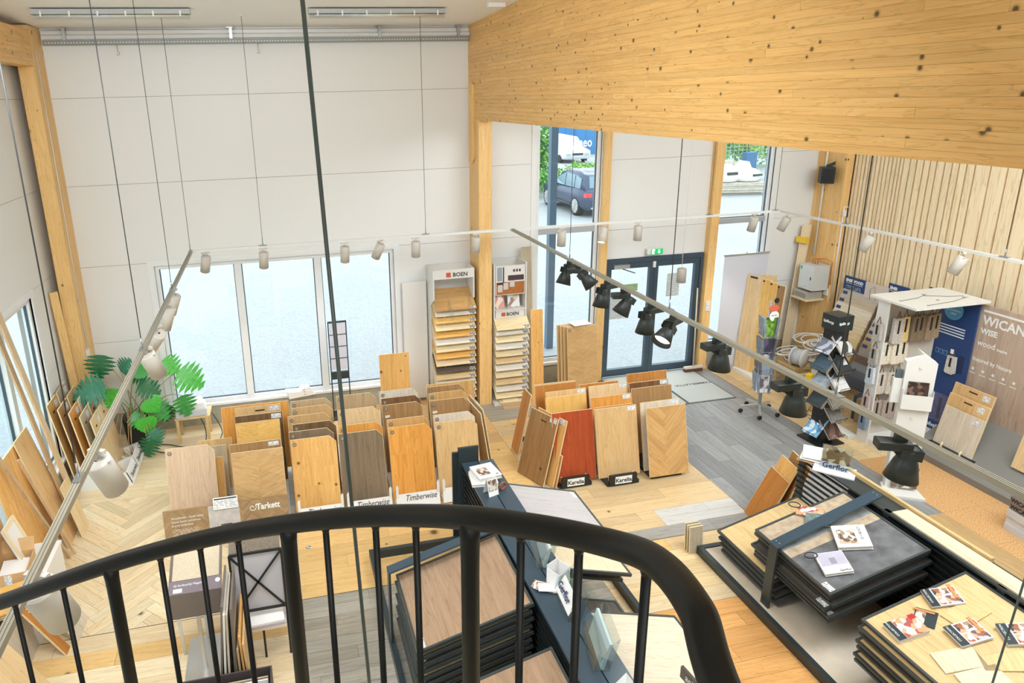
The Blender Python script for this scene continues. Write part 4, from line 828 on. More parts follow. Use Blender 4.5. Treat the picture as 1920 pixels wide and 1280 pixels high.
sw = thing('wall_switch', 'white double wall switch on the spruce post right of the entrance', 'switch', (6.96, 9.875, 1.05)); MB().box(-0.04, 0.04, -0.012, 0.004, 0, 0.085).box(-0.04, 0.04, -0.012, 0.004, 0.09, 0.175).build('plate', M_white, sw); MB().box(-0.025, 0.025, -0.018, -0.012, 0.015, 0.07).build('rocker', M_white, sw)
# ================================================================== BLACK TRAY RACKS
M_bar = mat('rack_blue_black', S(58, 68, 72), 0.32, metal=0.3); M_barw = mat('rack_bar_steelblue', S(66, 84, 98), 0.3, metal=0.3)
M_tfr = mat('tray_frame_grey', S(74, 79, 78), 0.32, metal=0.3)
TW, TLn, TT = 0.945, 0.91, math.radians(15.5)
def tray(label, side, xo, y0, zo, L_, W, top, group, split=None, lab=True, framem=None):
    """framed tilted panel; outer edge at xo, rising towards the spine. side +1: spine to the right"""
    o = thing('sample_tray', label, 'sample tray', (xo, y0 if side > 0 else y0 + L_, zo), (0, -TT, 0 if side > 0 else PI), group)
    fm = framem or M_tfr; f = MB()
    for a, b, c, d in ((0, W, 0, 0.02), (0, W, L_ - 0.02, L_), (0, 0.02, 0.02, L_ - 0.02), (W - 0.02, W, 0.02, L_ - 0.02)): f.box(a, b, c, d, -0.022, 0.006)
    f.build('frame', fm, o)
    if split:
        for a, b, mm in split: MB().box(0.02, W - 0.02, 0.02 + a * (L_ - 0.04), 0.02 + b * (L_ - 0.04) - 0.001, -0.012, 0).build('panel', mm, o)
    else: MB().box(0.02, W - 0.02, 0.02, L_ - 0.02, -0.012, 0).build('panel', top, o)
    if lab: MB().box(0.025, 0.075, 0.03, 0.13, 0.0002, 0.001).build('label_sticker', M_label2, o)
    return o
M_label2 = printed('tray_label_print', S(240, 240, 238), S(90, 90, 96), 60, 'Y', 0.5)
FT = {k: wood('tray_' + k, S(*l), S(*d), 'Y', 1.0, 0.45) for k, l, d in (('brown', (184, 152, 124), (152, 122, 96)), ('pale', (236, 220, 190), (220, 200, 166)), ('oak', (226, 196, 144), (206, 172, 118)), ('dark', (96, 88, 80), (72, 66, 60)), ('greyoak', (150, 140, 126), (120, 112, 100)))}
for k, l, d in (('paleX', (220, 208, 188), (202, 188, 164)), ('greywhite', (190, 186, 188), (176, 172, 174))): FT[k] = wood('tray_' + k, S(*l), S(*d), 'X', 1.0, 0.45, contrast=0.7)
M_stone = mat('tray_dark_stone', S(104, 104, 106), 0.5, var=0.45, vs=7, bump=(60, 0.1)); M_stoneb = mat('tray_beige_stone', S(184, 164, 138), 0.5, var=0.25, vs=14); M_stoneg = mat('tray_blue_grey_stone', S(138, 142, 142), 0.5, var=0.3, vs=10)
def rack(label, x0, x1, y0, y1, sp, zs, name='tray_rack'):
    """base frame x0..x1, spine posts at the x values sp up to zs"""
    o = thing(name, label, 'display rack', ((x0 + x1) / 2, (y0 + y1) / 2, 0)); cx, cy = (x0 + x1) / 2, (y0 + y1) / 2
    f = MB(); X0, X1, Y0, Y1 = x0 - cx, x1 - cx, y0 - cy, y1 - cy
    for q in ((X0, X1, Y0, Y0 + 0.05), (X0, X1, Y1 - 0.05, Y1), (X0, X0 + 0.05, Y0 + 0.05, Y1 - 0.05), (X1 - 0.05, X1, Y0 + 0.05, Y1 - 0.05)): f.box(*q, 0.0, 0.09)
    f.build('base_frame', M_bar, o)
    n = int((y1 - y0) / 0.95 + 0.5)
    for s_ in sp:
        for k in range(n + 1):
            y = Y1 - 0.03 - k * (Y1 - Y0 - 0.06) / n; MB().box(s_ - cx - 0.02, s_ - cx + 0.02, y - 0.03, y + 0.03, 0.09, zs).build('post', M_bar, o)
        sg = -1 if s_ < (sum(sp) / len(sp) + 0.001) else 1
        for k in range(14):
            z = zs - 0.06 - k * 0.062; MB().box(s_ - cx + sg * 0.02 - 0.012, s_ - cx + sg * 0.02 + 0.012, Y0, Y1, z, z + 0.012).build('slot_rail', M_black, o)
    return o, cx, cy
# --- centre rack (ridge x 1.68..2.02)
rk, cx, cy = rack('black sloped tray rack with a central ridge behind the handrail', 0.66, 2.98, 2.6, 6.25, (1.72, 1.98), 0.93)
for a, b in ((1.68, 1.845), (1.855, 2.02)): MB().box(a - cx, b - cx, 2.6 - cy, 6.25 - cy, 0.93, 0.955).build('ridge_cover', M_barw, rk)
MB().box(1.74 - cx, 1.96 - cx, 2.6 - cy, 6.25 - cy, 0.09, 0.90).build('core', M_black, rk)
MB().bar((0.68 - cx, 4.95 - cy, 0), (0.68 - cx, 4.95 - cy, 0.81), 0.09, 0.02, up=(1, 0, 0)).build('arch_post', M_bar, rk)
MB().bar((0.67 - cx, 4.95 - cy, 0.80), (1.72 - cx, 4.95 - cy, 1.09), 0.095, 0.016).build('arch_bar', M_barw, rk)
GT = 'trays of the centre rack'
lowd = ['top', 'second', 'third', 'fourth', 'fifth', 'sixth', 'seventh', 'eighth', 'ninth']
for i in range(9):
    tray(('large brown oak tray on top of the left stack of the centre rack' if i == 0 else '%s tray down in the left stack of the centre rack, only its edge showing' % lowd[i]), 1, 0.75 - 0.012 * (i % 2), 4.12, 0.68 - i * 0.064, TLn, TW, FT['brown'] if i == 0 else FT[('greyoak', 'oak', 'dark')[i % 3]], GT)
for i in range(4):
    tray(('light brown oak tray at the bottom picture edge, nearest of the centre rack' if i == 0 else '%s tray down under the nearest light brown tray of the centre rack' % lowd[i]), 1, 0.75, 2.86, 0.60 - i * 0.064, TLn, TW, FT['brown'] if i == 0 else FT['dark'], GT)
tray('pale grey tray at the far end of the centre rack', -1, 2.77, 5.0, 0.695, 0.84, 0.80, FT['greywhite'], GT, lab=True)
for i in range(4):
    tray('%s tray down below the pale grey one at the far end of the centre rack' % lowd[i + 1], -1, 2.77, 5.0, 0.63 - i * 0.064, 0.84, 0.80, FT['dark'], GT, lab=False)
tray('pale wood tray in the middle of the right side of the centre rack', -1, 2.76, 4.62, 0.60, 0.36, 0.78, FT['pale'], GT, lab=False)
tray('dark tray just below the middle pale wood tray', -1, 2.70, 4.66, 0.53, 0.32, 0.72, FT['dark'], GT, lab=False)
tray('dark brown wood tray low in the middle of the right side', -1, 2.62, 4.16, 0.36, 0.46, 0.62, FT['dark'], GT, lab=False)
tray('large pale whitewashed tray nearest on the right side of the centre rack', -1, 2.845, 3.15, 0.595, 0.94, 0.80, FT['paleX'], GT, lab=False)
for i in range(3): tray('%s tray down under the large pale whitewashed one' % lowd[i + 1], -1, 2.84, 3.15, 0.53 - i * 0.064, 0.94, 0.80, FT['dark'], GT, lab=False)
# items on the ridge of the centre rack
def box_thing(name, label, cat, loc, size, m, rz=0.0, group=None, extra=None, bevel=0.0, rot=None):
    o = MB().box(-size[0] / 2, size[0] / 2, -size[1] / 2, size[1] / 2, 0, size[2]).build(name, m, None, loc, rot or (0, 0, rz), bevel); tag(o, label, cat, group); return o
def sample_book(label, M_, size, cover, parts=(), group='sample books', strap=None, pages=S(214, 208, 196), word=None):
    """flat sample book: covers, page block, printed cover patches; M_ is its world matrix"""
    w_, d, h = size; o = thing('sample_book', label, 'sample book', group=group); o.matrix_world = M_
    MB().box(-w_ / 2, w_ / 2, -d / 2, d / 2, h - 0.004, h).build('front_cover', cover, o); MB().box(-w_ / 2 + 0.004, w_ / 2 - 0.004, -d / 2 + 0.004, d / 2 - 0.004, 0.003, h - 0.004).build('sample_leaves', mat('book_leaves', pages, 0.7, var=0.15, vs=80), o); MB().box(-w_ / 2, w_ / 2, -d / 2, d / 2, 0, 0.003).build('back_cover', cover, o)
    for k, (a, b, c, e, mm) in enumerate(parts): MB().box(a * w_ - w_ / 2, b * w_ - w_ / 2, c * d - d / 2, e * d - d / 2, h, h + 0.0006 + 0.0002 * k).build('cover_print', mm, o)
    if word:
        for tx, sz, ux, uy, rz_, mm in word: text(tx, sz, mm, o, (ux * w_ - w_ / 2, uy * d - d / 2, h + 0.0016), (0, 0, rz_))
    if strap == 'loop': MB().tube([(-w_ / 2 + 0.02 - 0.05 * (1 - math.cos(a)), d / 2 - 0.02 + 0.035 * math.sin(a), h + 0.004 + 0.01 * math.sin(a / 2)) for a in [i * 2 * PI / 16 for i in range(17)]], 0.005, 6).build('strap', M_ink, o)
    if strap == 'handle': MB().box(w_ * 0.32, w_ * 0.42, d / 2 - 0.03 - 0.09, d / 2 + 0.015, h + 0.001, h + 0.006).build('strap', mat('strap_tan', S(206, 140, 80), 0.6), o)
    return o
def flatM(x, y, z, rz=0.0): return Matrix.Translation((x, y, z)) @ Matrix.Rotation(rz, 4, 'Z')
M_wc = mat('cover_white', S(238, 236, 234), 0.4); M_navy = mat('cover_dark_green', S(34, 46, 50), 0.45); M_red = mat('print_red', S(190, 40, 46), 0.4)
M_ph1 = photo_print('print_room_brown', [S(170, 140, 116), S(220, 210, 200), S(110, 90, 76), S(196, 176, 156)], 30); M_ph2 = photo_print('print_fabric', [S(120, 84, 84), S(206, 170, 140), S(70, 62, 66), S(190, 190, 200), S(160, 100, 70)], 34); M_ph3 = photo_print('print_chairs', [S(210, 170, 130), S(236, 230, 224), S(180, 90, 80), S(200, 160, 120)], 26); M_lil = mat('print_lilac', S(190, 184, 200), 0.4, var=0.1)
sample_book('white sample book with a room picture on the far ridge end', flatM(1.84, 5.93, 0.985, 0.15), (0.24, 0.26, 0.04), M_wc, [(0.12, 0.6, 0.2, 0.75, M_ph1), (0.78, 0.9, 0.1, 0.16, M_red)], 'books on the centre ridge')
sample_book('white sample folder lying beneath the room picture book on the ridge', flatM(1.80, 5.88, 0.956, -0.12), (0.26, 0.26, 0.028), M_wc, [], 'books on the centre ridge')
cs = thing('card_pyramid', 'folded white card with a brown picture standing on the ridge', 'card', (1.80, 5.62, 0.956), 0.3)
MB().prism([(-0.06, 0), (0.06, 0), (0, 0.001)], 0, 0.001, 'Y').build('foot', M_paper, cs); MB().box(-0.055, 0.055, 0.0, 0.003, 0, 0.17).build('front_face', M_paper, cs, (0, -0.05, 0), (-0.25, 0, 0)); MB().box(-0.048, 0.048, -0.001, 0, 0.05, 0.16).build('print', M_ph1, cs, (0, -0.05, 0), (-0.25, 0, 0)); MB().box(-0.055, 0.055, 0.0, 0.003, 0, 0.17).build('back_face', M_paper, cs, (0, 0.05, 0), (0.25, 0, 0))
lp = MB().tube([(0.035 * math.cos(a), 0, 0.045 + 0.035 * math.sin(a)) for a in [i * 0.42 for i in range(16)]], 0.012, 8).build('leather_loop', mat('leather_brown', S(146, 84, 58), 0.5), None, (1.93, 5.66, 0.95), (0, 0, 0.4)); tag(lp, 'brown leather loop beside the folded card on the ridge', 'strap')
for i, (dx, h) in enumerate(((0, 0.20), (0.05, 0.14))):
    t_ = box_thing('black_slab', ('taller' if i == 0 else 'shorter') + ' black slab standing upright at the far end of the centre rack', 'sample slab', (1.76 + dx - (0.16 if i else 0), 6.28 + dx * 0.5, 0.0), (0.22 - 0.1 * i, 0.03, 0.92 + h), M_dgrey, 0, 'upright slabs at the rack end', bevel=0.003)
# clear acrylic leaflet holders along the ridge
def acrylic(label, x, y, rz, w_, h, leaf=None, word=False):
    o = thing('leaflet_holder', label, 'leaflet holder', (x, y, 0.956), rz, 'clear leaflet holders on the ridge')
    MB().box(-w_ / 2, w_ / 2, 0.05, 0.054, 0, h).build('back_plate', M_acryl, o, (0, 0, 0), (-0.25, 0, 0)); MB().box(-w_ / 2, w_ / 2, -0.05, -0.046, 0, h * 0.8).build('front_plate', M_acryl, o, (0, 0, 0), (-0.55, 0, 0))
    for s_ in (-1, 1): MB().prism([(-0.05, 0), (0.05, 0), (0.05 + h * 0.24, h * 0.95), (-0.05 + h * 0.1, h * 0.5)], s_ * w_ / 2 - 0.002, s_ * w_ / 2 + 0.002, 'X').build('side_plate', M_acryl, o)
    MB().box(-w_ / 2, w_ / 2, -0.05, 0.05, 0, 0.004).build('floor_plate', M_acryl, o)
    if leaf: MB().box(-w_ / 2 + 0.01, w_ / 2 - 0.01, 0.0, 0.02, 0.006, h * 0.8).build('leaflets', leaf, o, (0, 0, 0), (-0.24, 0, 0))
    if word: MB().box(-w_ / 2 + 0.02, w_ / 2 - 0.02, -0.0535, -0.0505, 0.01, h * 0.6).build('name_card', M_paper, o, (0, 0, 0), (-0.55, 0, 0)); text('Gerflor', 0.075, mat('ink_blue', S(40, 44, 96), 0.5), o, (-w_ / 2 + 0.03, -0.0155 - 0.014, 0.078), (PI / 2 - 0.55, 0, 0), bold=0.0015)
    return o
acrylic('clear leaflet holder with a blue logo patch, farthest on the ridge', 1.90, 4.62, -PI / 2 - 0.2, 0.34, 0.24, mat('leaf_grey', S(206, 214, 214), 0.4))
acrylic('clear leaflet holder with a white name card in the middle of the ridge', 1.88, 4.02, -PI / 2 - 0.1, 0.34, 0.24, None, True)
acrylic('clear wedge-shaped leaflet holder nearest on the ridge', 1.88, 3.56, -PI / 2 - 0.2, 0.36, 0.27, mat('leaf_teal', S(186, 204, 204), 0.4))
ob = thing('open_card_box', 'small open white card box with leaflets on the ridge', 'box', (1.92, 4.28, 0.956), 0.5)
for q in ((-0.07, 0.07, -0.06, -0.056, 0, 0.12), (-0.07, 0.07, 0.056, 0.06, 0, 0.16), (-0.07, -0.066, -0.056, 0.056, 0, 0.13), (0.066, 0.07, -0.056, 0.056, 0, 0.14), (-0.066, 0.066, -0.056, 0.056, 0, 0.004)): MB().box(*q).build('side', M_wc, ob)
for i in range(4): lf = MB().box(-0.05, 0.05, -0.1, 0.1, 0, 0.003).build('leaflet', M_wc if i % 2 else M_ph1, None, (1.80 + 0.012 * i, 4.25 - 0.012 * i, 0.958 + 0.004 * i), (0, 0.05, 0.9 + 0.12 * i)); tag(lf, '%s leaflet of the loose stack beside the open card box' % ('lowest', 'second', 'third', 'topmost')[i], 'leaflet', 'loose leaflets on the ridge')
pyr = MB().add([(-0.07, -0.06, 0), (0.07, -0.06, 0), (0.07, 0.06, 0), (-0.07, 0.06, 0), (0, 0.0, 0.13)], [(0, 3, 2, 1), (0, 1, 4), (1, 2, 4), (2, 3, 4), (3, 0, 4)]).build('paper_pyramid', M_wc, None, (1.93, 3.22, 0.956), (0, 0, 0.4)); tag(pyr, 'small white folded paper pyramid at the bottom picture edge', 'paper pyramid')
lt = thing('name_board', 'dark narrow name board with white letters at the lower edge beside the rail', 'sign', (2.42, 3.36, 0.80), (0, 0, -PI / 2 + 0.12)); MB().box(0, 0.62, 0, 0.02, 0, 0.09).build('board', mat('name_board_brown', S(78, 70, 64), 0.4), lt); text('ankku', 0.07, M_paper, lt, (0.05, -0.001, 0.02))
# --- right rack
rk2, cx, cy = rack('black sloped tray rack with pulled-out trays at the lower right', 3.98, 5.30, 2.3, 5.45, (5.10,), 0.99)
MB().box(5.13 - cx, 5.30 - cx, 2.3 - cy, 4.86 - cy, 0.09, 0.965).build('core', M_black, rk2); MB().box(5.07 - cx, 5.30 - cx, 2.3 - cy, 5.40 - cy, 0.97, 0.99).build('ridge_cover', M_dgrey, rk2)
MB().box(4.03 - cx, 5.06 - cx, 2.36 - cy, 5.39 - cy, 0.06, 0.085).build('base_panel', mat('base_panel_beige', S(204, 190, 170), 0.6, var=0.08), rk2)
MB().bar((4.07 - cx, 4.53 - cy, 0.02), (4.09 - cx, 4.53 - cy, 0.72), 0.10, 0.02, up=(1, 0, 0)).build('arch_post', M_bar, rk2); MB().bar((4.08 - cx, 4.53 - cy, 0.72), (5.12 - cx, 4.53 - cy, 1.08), 0.105, 0.016).build('arch_bar', M_barw, rk2)
for px, py, pz in ((4.12, 4.51, 0.745), (4.12, 4.55, 0.745), (5.08, 4.51, 1.078), (5.08, 4.55, 1.078)): MB().lathe([(0.006, 0), (0.005, 0.004)], 8, (px - cx, py - cy, pz)).build('bolt', M_alu, rk2)
GR = 'trays of the right rack'
for i in range(6):
    tray(('dark stone-look tray with beige stripes on top of the right rack' if i == 0 else '%s tray down under the dark stone-look one' % lowd[i]), 1, 4.115 + 0.022 * (i % 3), 3.90 + 0.03 * (i % 2), 0.68 - i * 0.058, 0.92, 0.96, FT['dark'], GR, split=[(0, 0.52, M_stone), (0.52, 0.63, M_stoneb), (0.63, 0.74, M_stoneg), (0.74, 0.86, M_stoneb), (0.86, 1, M_stoneb)] if i == 0 else None, lab=(i in (0, 3, 4)))
for i in range(4): tray(('pale oak tray sticking out beyond the dark stone-look stack' if i == 0 else '%s tray down under the pale oak one sticking out' % lowd[i]), 1, 4.135, 4.55 - 0.03 * i, 0.30 - i * 0.055, 0.82, 0.95, FT['oak'] if i == 0 else FT['dark'], GR, lab=False)
for i in range(7): tray(('oak tray carrying booklets at the lower right corner' if i == 0 else '%s tray down under the booklet-covered oak one' % lowd[i]), 1, 4.14 - 0.02 * (i % 2), 2.70, 0.68 - i * 0.062, 0.92, 0.96, FT['oak'] if i == 0 else FT[('dark', 'oak')[i % 2]], GR, lab=(i == 0))
def onT(x, y, h, rz, base=(4.09, 0.68)): return Matrix.Translation((x, y, base[1] + (x - base[0]) * math.tan(TT) + 0.002 + h)) @ Matrix.Rotation(-TT, 4, 'Y') @ Matrix.Rotation(rz, 4, 'Z')
M_blk = mat('print_black', S(40, 40, 44), 0.4)
sample_book('white sample book with a lilac chair cover and black strap on the stone tray', onT(4.35, 4.14, 0, -0.35), (0.22, 0.24, 0.026), M_wc, [(0.05, 0.98, 0.35, 0.98, M_lil), (0.4, 0.62, 0.42, 0.72, mat('print_grey', S(150, 146, 160), 0.4))], 'books on the stone tray', 'loop', word=[('Gerflor', 0.03, 0.55, 0.05, 0, M_blk)])
sample_book('white sample book with a living room cover lying on the stone tray', onT(4.66, 4.30, 0, -0.5), (0.26, 0.27, 0.034), M_wc, [(0.1, 0.62, 0.15, 0.8, M_ph1)], 'books on the stone tray', word=[('LOCK+ 55', 0.035, 0.74, 0.9, -PI / 2, M_blk)])
sample_book('teal and grey carpet sample bundle behind the living room book', onT(4.60, 4.62, 0, -0.75), (0.2, 0.15, 0.02), mat('bundle_teal', S(110, 126, 122), 0.7, var=0.3, vs=40), [], 'books on the stone tray')
sample_book('fan of thin wood swatches with a black clip partly under the arch bar', onT(4.62, 4.74, 0, -0.9), (0.22, 0.13, 0.012), M_ph3, [], 'books on the stone tray', 'loop')
B3 = (4.14, 0.68)
DG = [(0, 0.26, 0, 1, M_navy), (0.3, 0.55, 0.5, 0.95, M_ph2), (0.58, 0.78, 0.62, 0.95, M_ph1), (0.8, 0.96, 0.7, 0.95, M_red), (0.3, 0.5, 0.05, 0.45, M_ph3), (0.54, 0.96, 0.05, 0.5, M_ph2)]
WDG = [('COLLECTION', 0.022, 0.13, 0.2, PI / 2, M_paper)]
sample_book('dark green and white collage booklet farthest on the oak tray', onT(4.73, 3.50, 0.012, -0.35, B3), (0.23, 0.17, 0.012), M_wc, DG, 'booklets on the oak tray', 'handle', word=WDG)
sample_book('dark green and white collage booklet in the middle of the oak tray', onT(4.60, 3.18, 0.02, -0.15, B3), (0.23, 0.18, 0.015), M_wc, DG, 'booklets on the oak tray', 'handle', word=WDG)
sample_book('booklet showing white chairs on a wood floor at the left of the oak tray', onT(4.32, 3.40, 0.0, -0.1, B3), (0.24, 0.17, 0.03), M_wc, [(0, 0.26, 0, 1, M_navy), (0.27, 1, 0, 1, M_ph3), (0.8, 1, 0.75, 1, M_red)], 'booklets on the oak tray', word=WDG)
sample_book('black brochure with a tan strap between the two left booklets', onT(4.50, 3.42, 0, 0.6, B3), (0.16, 0.14, 0.006), M_navy, [(0.1, 0.9, 0.5, 0.95, M_ph1)], 'booklets on the oak tray', 'handle')
sample_book('collage booklet cut by the right picture edge', onT(4.86, 3.02, 0.015, -0.45, B3), (0.24, 0.18, 0.02), M_wc, DG, 'booklets on the oak tray', word=WDG)
for i, (x, y, rz, k) in enumerate(((4.40, 3.06, -0.25, 'pale'), (4.62, 2.93, -0.5, 'oak'), (4.40, 2.88, -0.2, 'pale'), (4.74, 3.32, 0.1, 'oak'), (4.68, 3.06, -0.3, 'oak'))):
    o = MB().box(-0.14, 0.14, -0.085, 0.085, 0, 0.008).build('wood_swatch', FT[k], None); o.matrix_world = onT(x, y, 0.0 if i < 3 else 0.001, rz, B3); tag(o, ('pale wood swatch left of the middle booklet', 'yellow oak swatch with a knot at the front of the oak tray', 'pale swatch at the bottom picture edge of the oak tray', 'oak swatch under the farthest collage booklet', 'oak swatch under the middle collage booklet')[i], 'wood swatch', 'loose swatches on the oak tray')
# on the far ridge end: folder, leaflets and acrylic sign
for i in range(3):
    o = MB().box(-0.17, 0.17, -0.12, 0.12, 0, 0.006).build('leaflet', M_wc if i else mat('cover_kraft', S(176, 142, 100), 0.6), None, (5.17 + 0.02 * i, 5.36 + 0.01 * i, 0.992 + 0.012 * i), (0, 0.03 * i, 0.6 + 0.12 * i)); tag(o, ('kraft', 'middle white', 'topmost white')[i] + ' folder of the pile on the far end of the right rack', 'folder', 'folders on the rack end')
sg = thing('acrylic_sign', 'clear stand with a flower picture and blue logo on the right rack', 'sign', (5.17, 5.09, 0.992), -0.85)
MB().box(-0.13, 0.13, 0, 0.004, 0, 0.26).build('front_plate', M_acryl, sg, (0, -0.03, 0), (-0.12, 0, 0)); MB().box(-0.12, 0.12, 0.0045, 0.006, 0.08, 0.25).build('picture', photo_print('print_flowers', [S(206, 186, 150), S(150, 120, 84), S(226, 210, 178), S(110, 80, 50)], 14), sg, (0, -0.03, 0), (-0.12, 0, 0)); MB().box(-0.12, 0.12, 0.0045, 0.006, 0.005, 0.08).build('name_card', M_paper, sg, (0, -0.03, 0), (-0.12, 0, 0)); text('Gerflor', 0.075, mat('ink_blue', S(40, 44, 96), 0.5), sg, (-0.11, -0.0315, 0.025), (PI / 2 - 0.12, 0, 0), bold=0.0015)
MB().box(-0.13, 0.13, 0.04, 0.044, 0, 0.24).build('back_plate', M_acryl, sg, (0, 0, 0), (0.1, 0, 0)); MB().box(-0.18, 0.18, -0.12, 0.1, -0.001, 0.012).build('foot', M_wc, sg)
pk = MB().box(5.10, 5.26, 2.7, 4.35, 0.99, 1.005).build('plank_strip', wood('plank_strip_pale', S(236, 216, 190), S(220, 196, 164), 'Y')); tag(pk, 'pale plank lying along the ridge of the right rack', 'plank')
pk = MB().box(5.27, 5.30, 3.6, 5.3, 0.98, 1.03).build('plank_strip', FT['oak']); tag(pk, 'narrow oak strip standing along the back of the right rack', 'plank')
for i in range(7):
    lean('%s of the offcuts leaning on the far end of the right rack' % (('front', 'second', 'third', 'fourth', 'fifth', 'sixth', 'rearmost')[i]), (4.93 + 0.055 * i, 5.98 - 0.02 * (i % 2), 0), (4.87 + 0.055 * i, 5.62 + 0.03 * (i % 3), 0), 0.62 + 0.05 * ((i * 3) % 4), 0.42 - 0.03 * i, BW[('rust', 'knotty', 'brown')[i % 3]], 'offcuts leaning on the right rack')
for i in range(3): lean('%s grey plank end leaning low at the left of the right rack' % ('nearest', 'middle', 'farthest')[i], (3.90 - 0.0 * i, 5.45 + 0.04 * i, 0), (4.05, 5.45 + 0.04 * i, 0), 0.3, 0.1, BW['ash'], 'grey ends by the right rack')
# cartons at the right picture edge
for i in range(6):
    o = box_thing('carton', '%s carton of the stack at the right picture edge' % ('lowest', 'second lowest', 'third', 'fourth', 'fifth', 'topmost')[i], 'carton', (7.52 + 0.012 * (i % 2), 4.68, i * 0.082), (0.34, 0.62, 0.08), mat('carton_white', S(210, 210, 214), 0.6) if i < 3 else mat('carton_grey_wood', S(142, 132, 124), 0.6, var=0.15, vs=20), -0.1, 'stack of cartons')
    if i >= 3: text('WICANDERS', 0.062, M_ink, o, (-0.171, 0.30, 0.014), (PI / 2, 0, -PI / 2), bold=0.003)
# ================================================================== RIGHT-HAND DISPLAYS
M_wire = mat('wire_black', S(40, 42, 42), 0.4, metal=0.3); M_wires = mat('wire_silver', S(170, 176, 180), 0.3, metal=0.7)
# roll-up banner
bn = thing('rollup_banner', 'plain pale roll-up banner standing right of the entrance', 'banner', (7.13, 9.78, 0))
MB().box(0, 0.82, 0, 0.006, 0.08, 2.0).build('banner_sheet', mat('banner_pale_lilac', S(214, 216, 226), 0.5), bn); MB().box(-0.01, 0.83, -0.012, 0.016, 1.99, 2.02).build('top_rail', M_alu, bn); MB().box(-0.02, 0.84, -0.06, 0.08, 0, 0.08).build('cassette', M_alu, bn); MB().tube([(0.42, 0.03, 0.05), (0.42, 0.02, 2.03)], 0.008, 8).build('pole', M_dgrey, bn)
# upright oak boards facing left
ud = thing('board_rack', 'low white base holding upright oak door boards beside the banner', 'display base', (7.46, 9.2, 0)); MB().box(-0.02, 0.5, 0, 0.58, 0, 0.05).build('base', M_base, ud)
for i, (k, d) in enumerate((('pale', 'farthest pale'), ('yellow', 'second, yellow'), ('yellow', 'third, yellow oak'), ('brown', 'nearest, brown'))):
    b = board('%s upright board in the white base beside the banner' % d, 7.48 + 0.035 * i, 9.745 - 0.13 * i, 0.05, 0.30, 1.62 - 0.02 * i, 0.07, BW[k], 'upright boards beside the banner', rz=-PI / 2 + 0.25, t=0.03); MB().box(0.06, 0.2, -0.001, 0.001, 1.57 - 0.02 * i, 1.6 - 0.02 * i).build('top_label', M_ink, b)
lean('pale upright board at the back of the white base beside the banner', (7.75, 9.62, 0.0), (7.95, 9.50, 0.0), 1.66, 0.05, BW['pale'], 'upright boards beside the banner')
# silver rolling brochure stand
bs = thing('brochure_stand', 'silver rolling brochure stand on five castors inside the entrance', 'brochure stand', (6.76, 8.15, 0))
MB().tube([(0, 0, 0.1), (0, 0, 1.72)], 0.025, 12).build('pole', M_alu, bs)
for k in range(5):
    a = 0.35 + k * 2 * PI / 5; x, y = 0.26 * math.cos(a), 0.26 * math.sin(a); lg = MB().bar((0, 0, 0.13), (x, y, 0.10), 0.03, 0.03).build('leg', M_alu, bs)
    mb = MB().lathe([(0.03, -0.015), (0.034, 0), (0.03, 0.015)], 14); mb.xf(Matrix.Rotation(PI / 2, 4, 'X')); mb.build('castor', M_black, lg, (x, y, 0.034)); MB().tube([(x, y, 0.1), (x, y, 0.03)], 0.007, 6).build('castor_pin', M_steel, lg)
sgn = MB().lathe([(0.075, 0), (0.075, 0.006)], 20); sgn.xf(Matrix.Rotation(PI / 2, 4, 'X')); sgn.build('round_sign', M_paper, bs, (0.02, -0.06, 1.52)); sg2 = MB().lathe([(0.065, 0), (0.065, 0.006)], 20); sg2.xf(Matrix.Rotation(PI / 2, 4, 'X')); o = sg2.build('oval_sign', mat('sign_coral', S(222, 106, 84), 0.4), bs, (0.0, -0.065, 1.64)); o.scale = (1.25, 1, 0.75)
sg3 = MB().lathe([(0.04, 0), (0.04, 0.006)], 20); sg3.xf(Matrix.Rotation(PI / 2, 4, 'X')); sg3.build('round_sign', M_ink, bs, (0.03, -0.065, 1.75)); text('KÄHRS', 0.03, M_ink, bs, (0.02, -0.067, 1.52), align='CENTER')
bcov = [photo_print('cover_forest', [S(96, 140, 40), S(130, 176, 60), S(70, 110, 30)], 24), photo_print('cover_night', [S(60, 58, 74), S(96, 90, 110), S(200, 196, 204)], 8), mat('cover_grey_blue', S(150, 164, 178), 0.45, var=0.15, vs=10), photo_print('cover_room_grey', [S(214, 210, 210), S(110, 100, 110), S(180, 170, 176)], 16)]
bd = ['forest green', 'dark evening scene', 'grey-blue', 'white with a room picture']
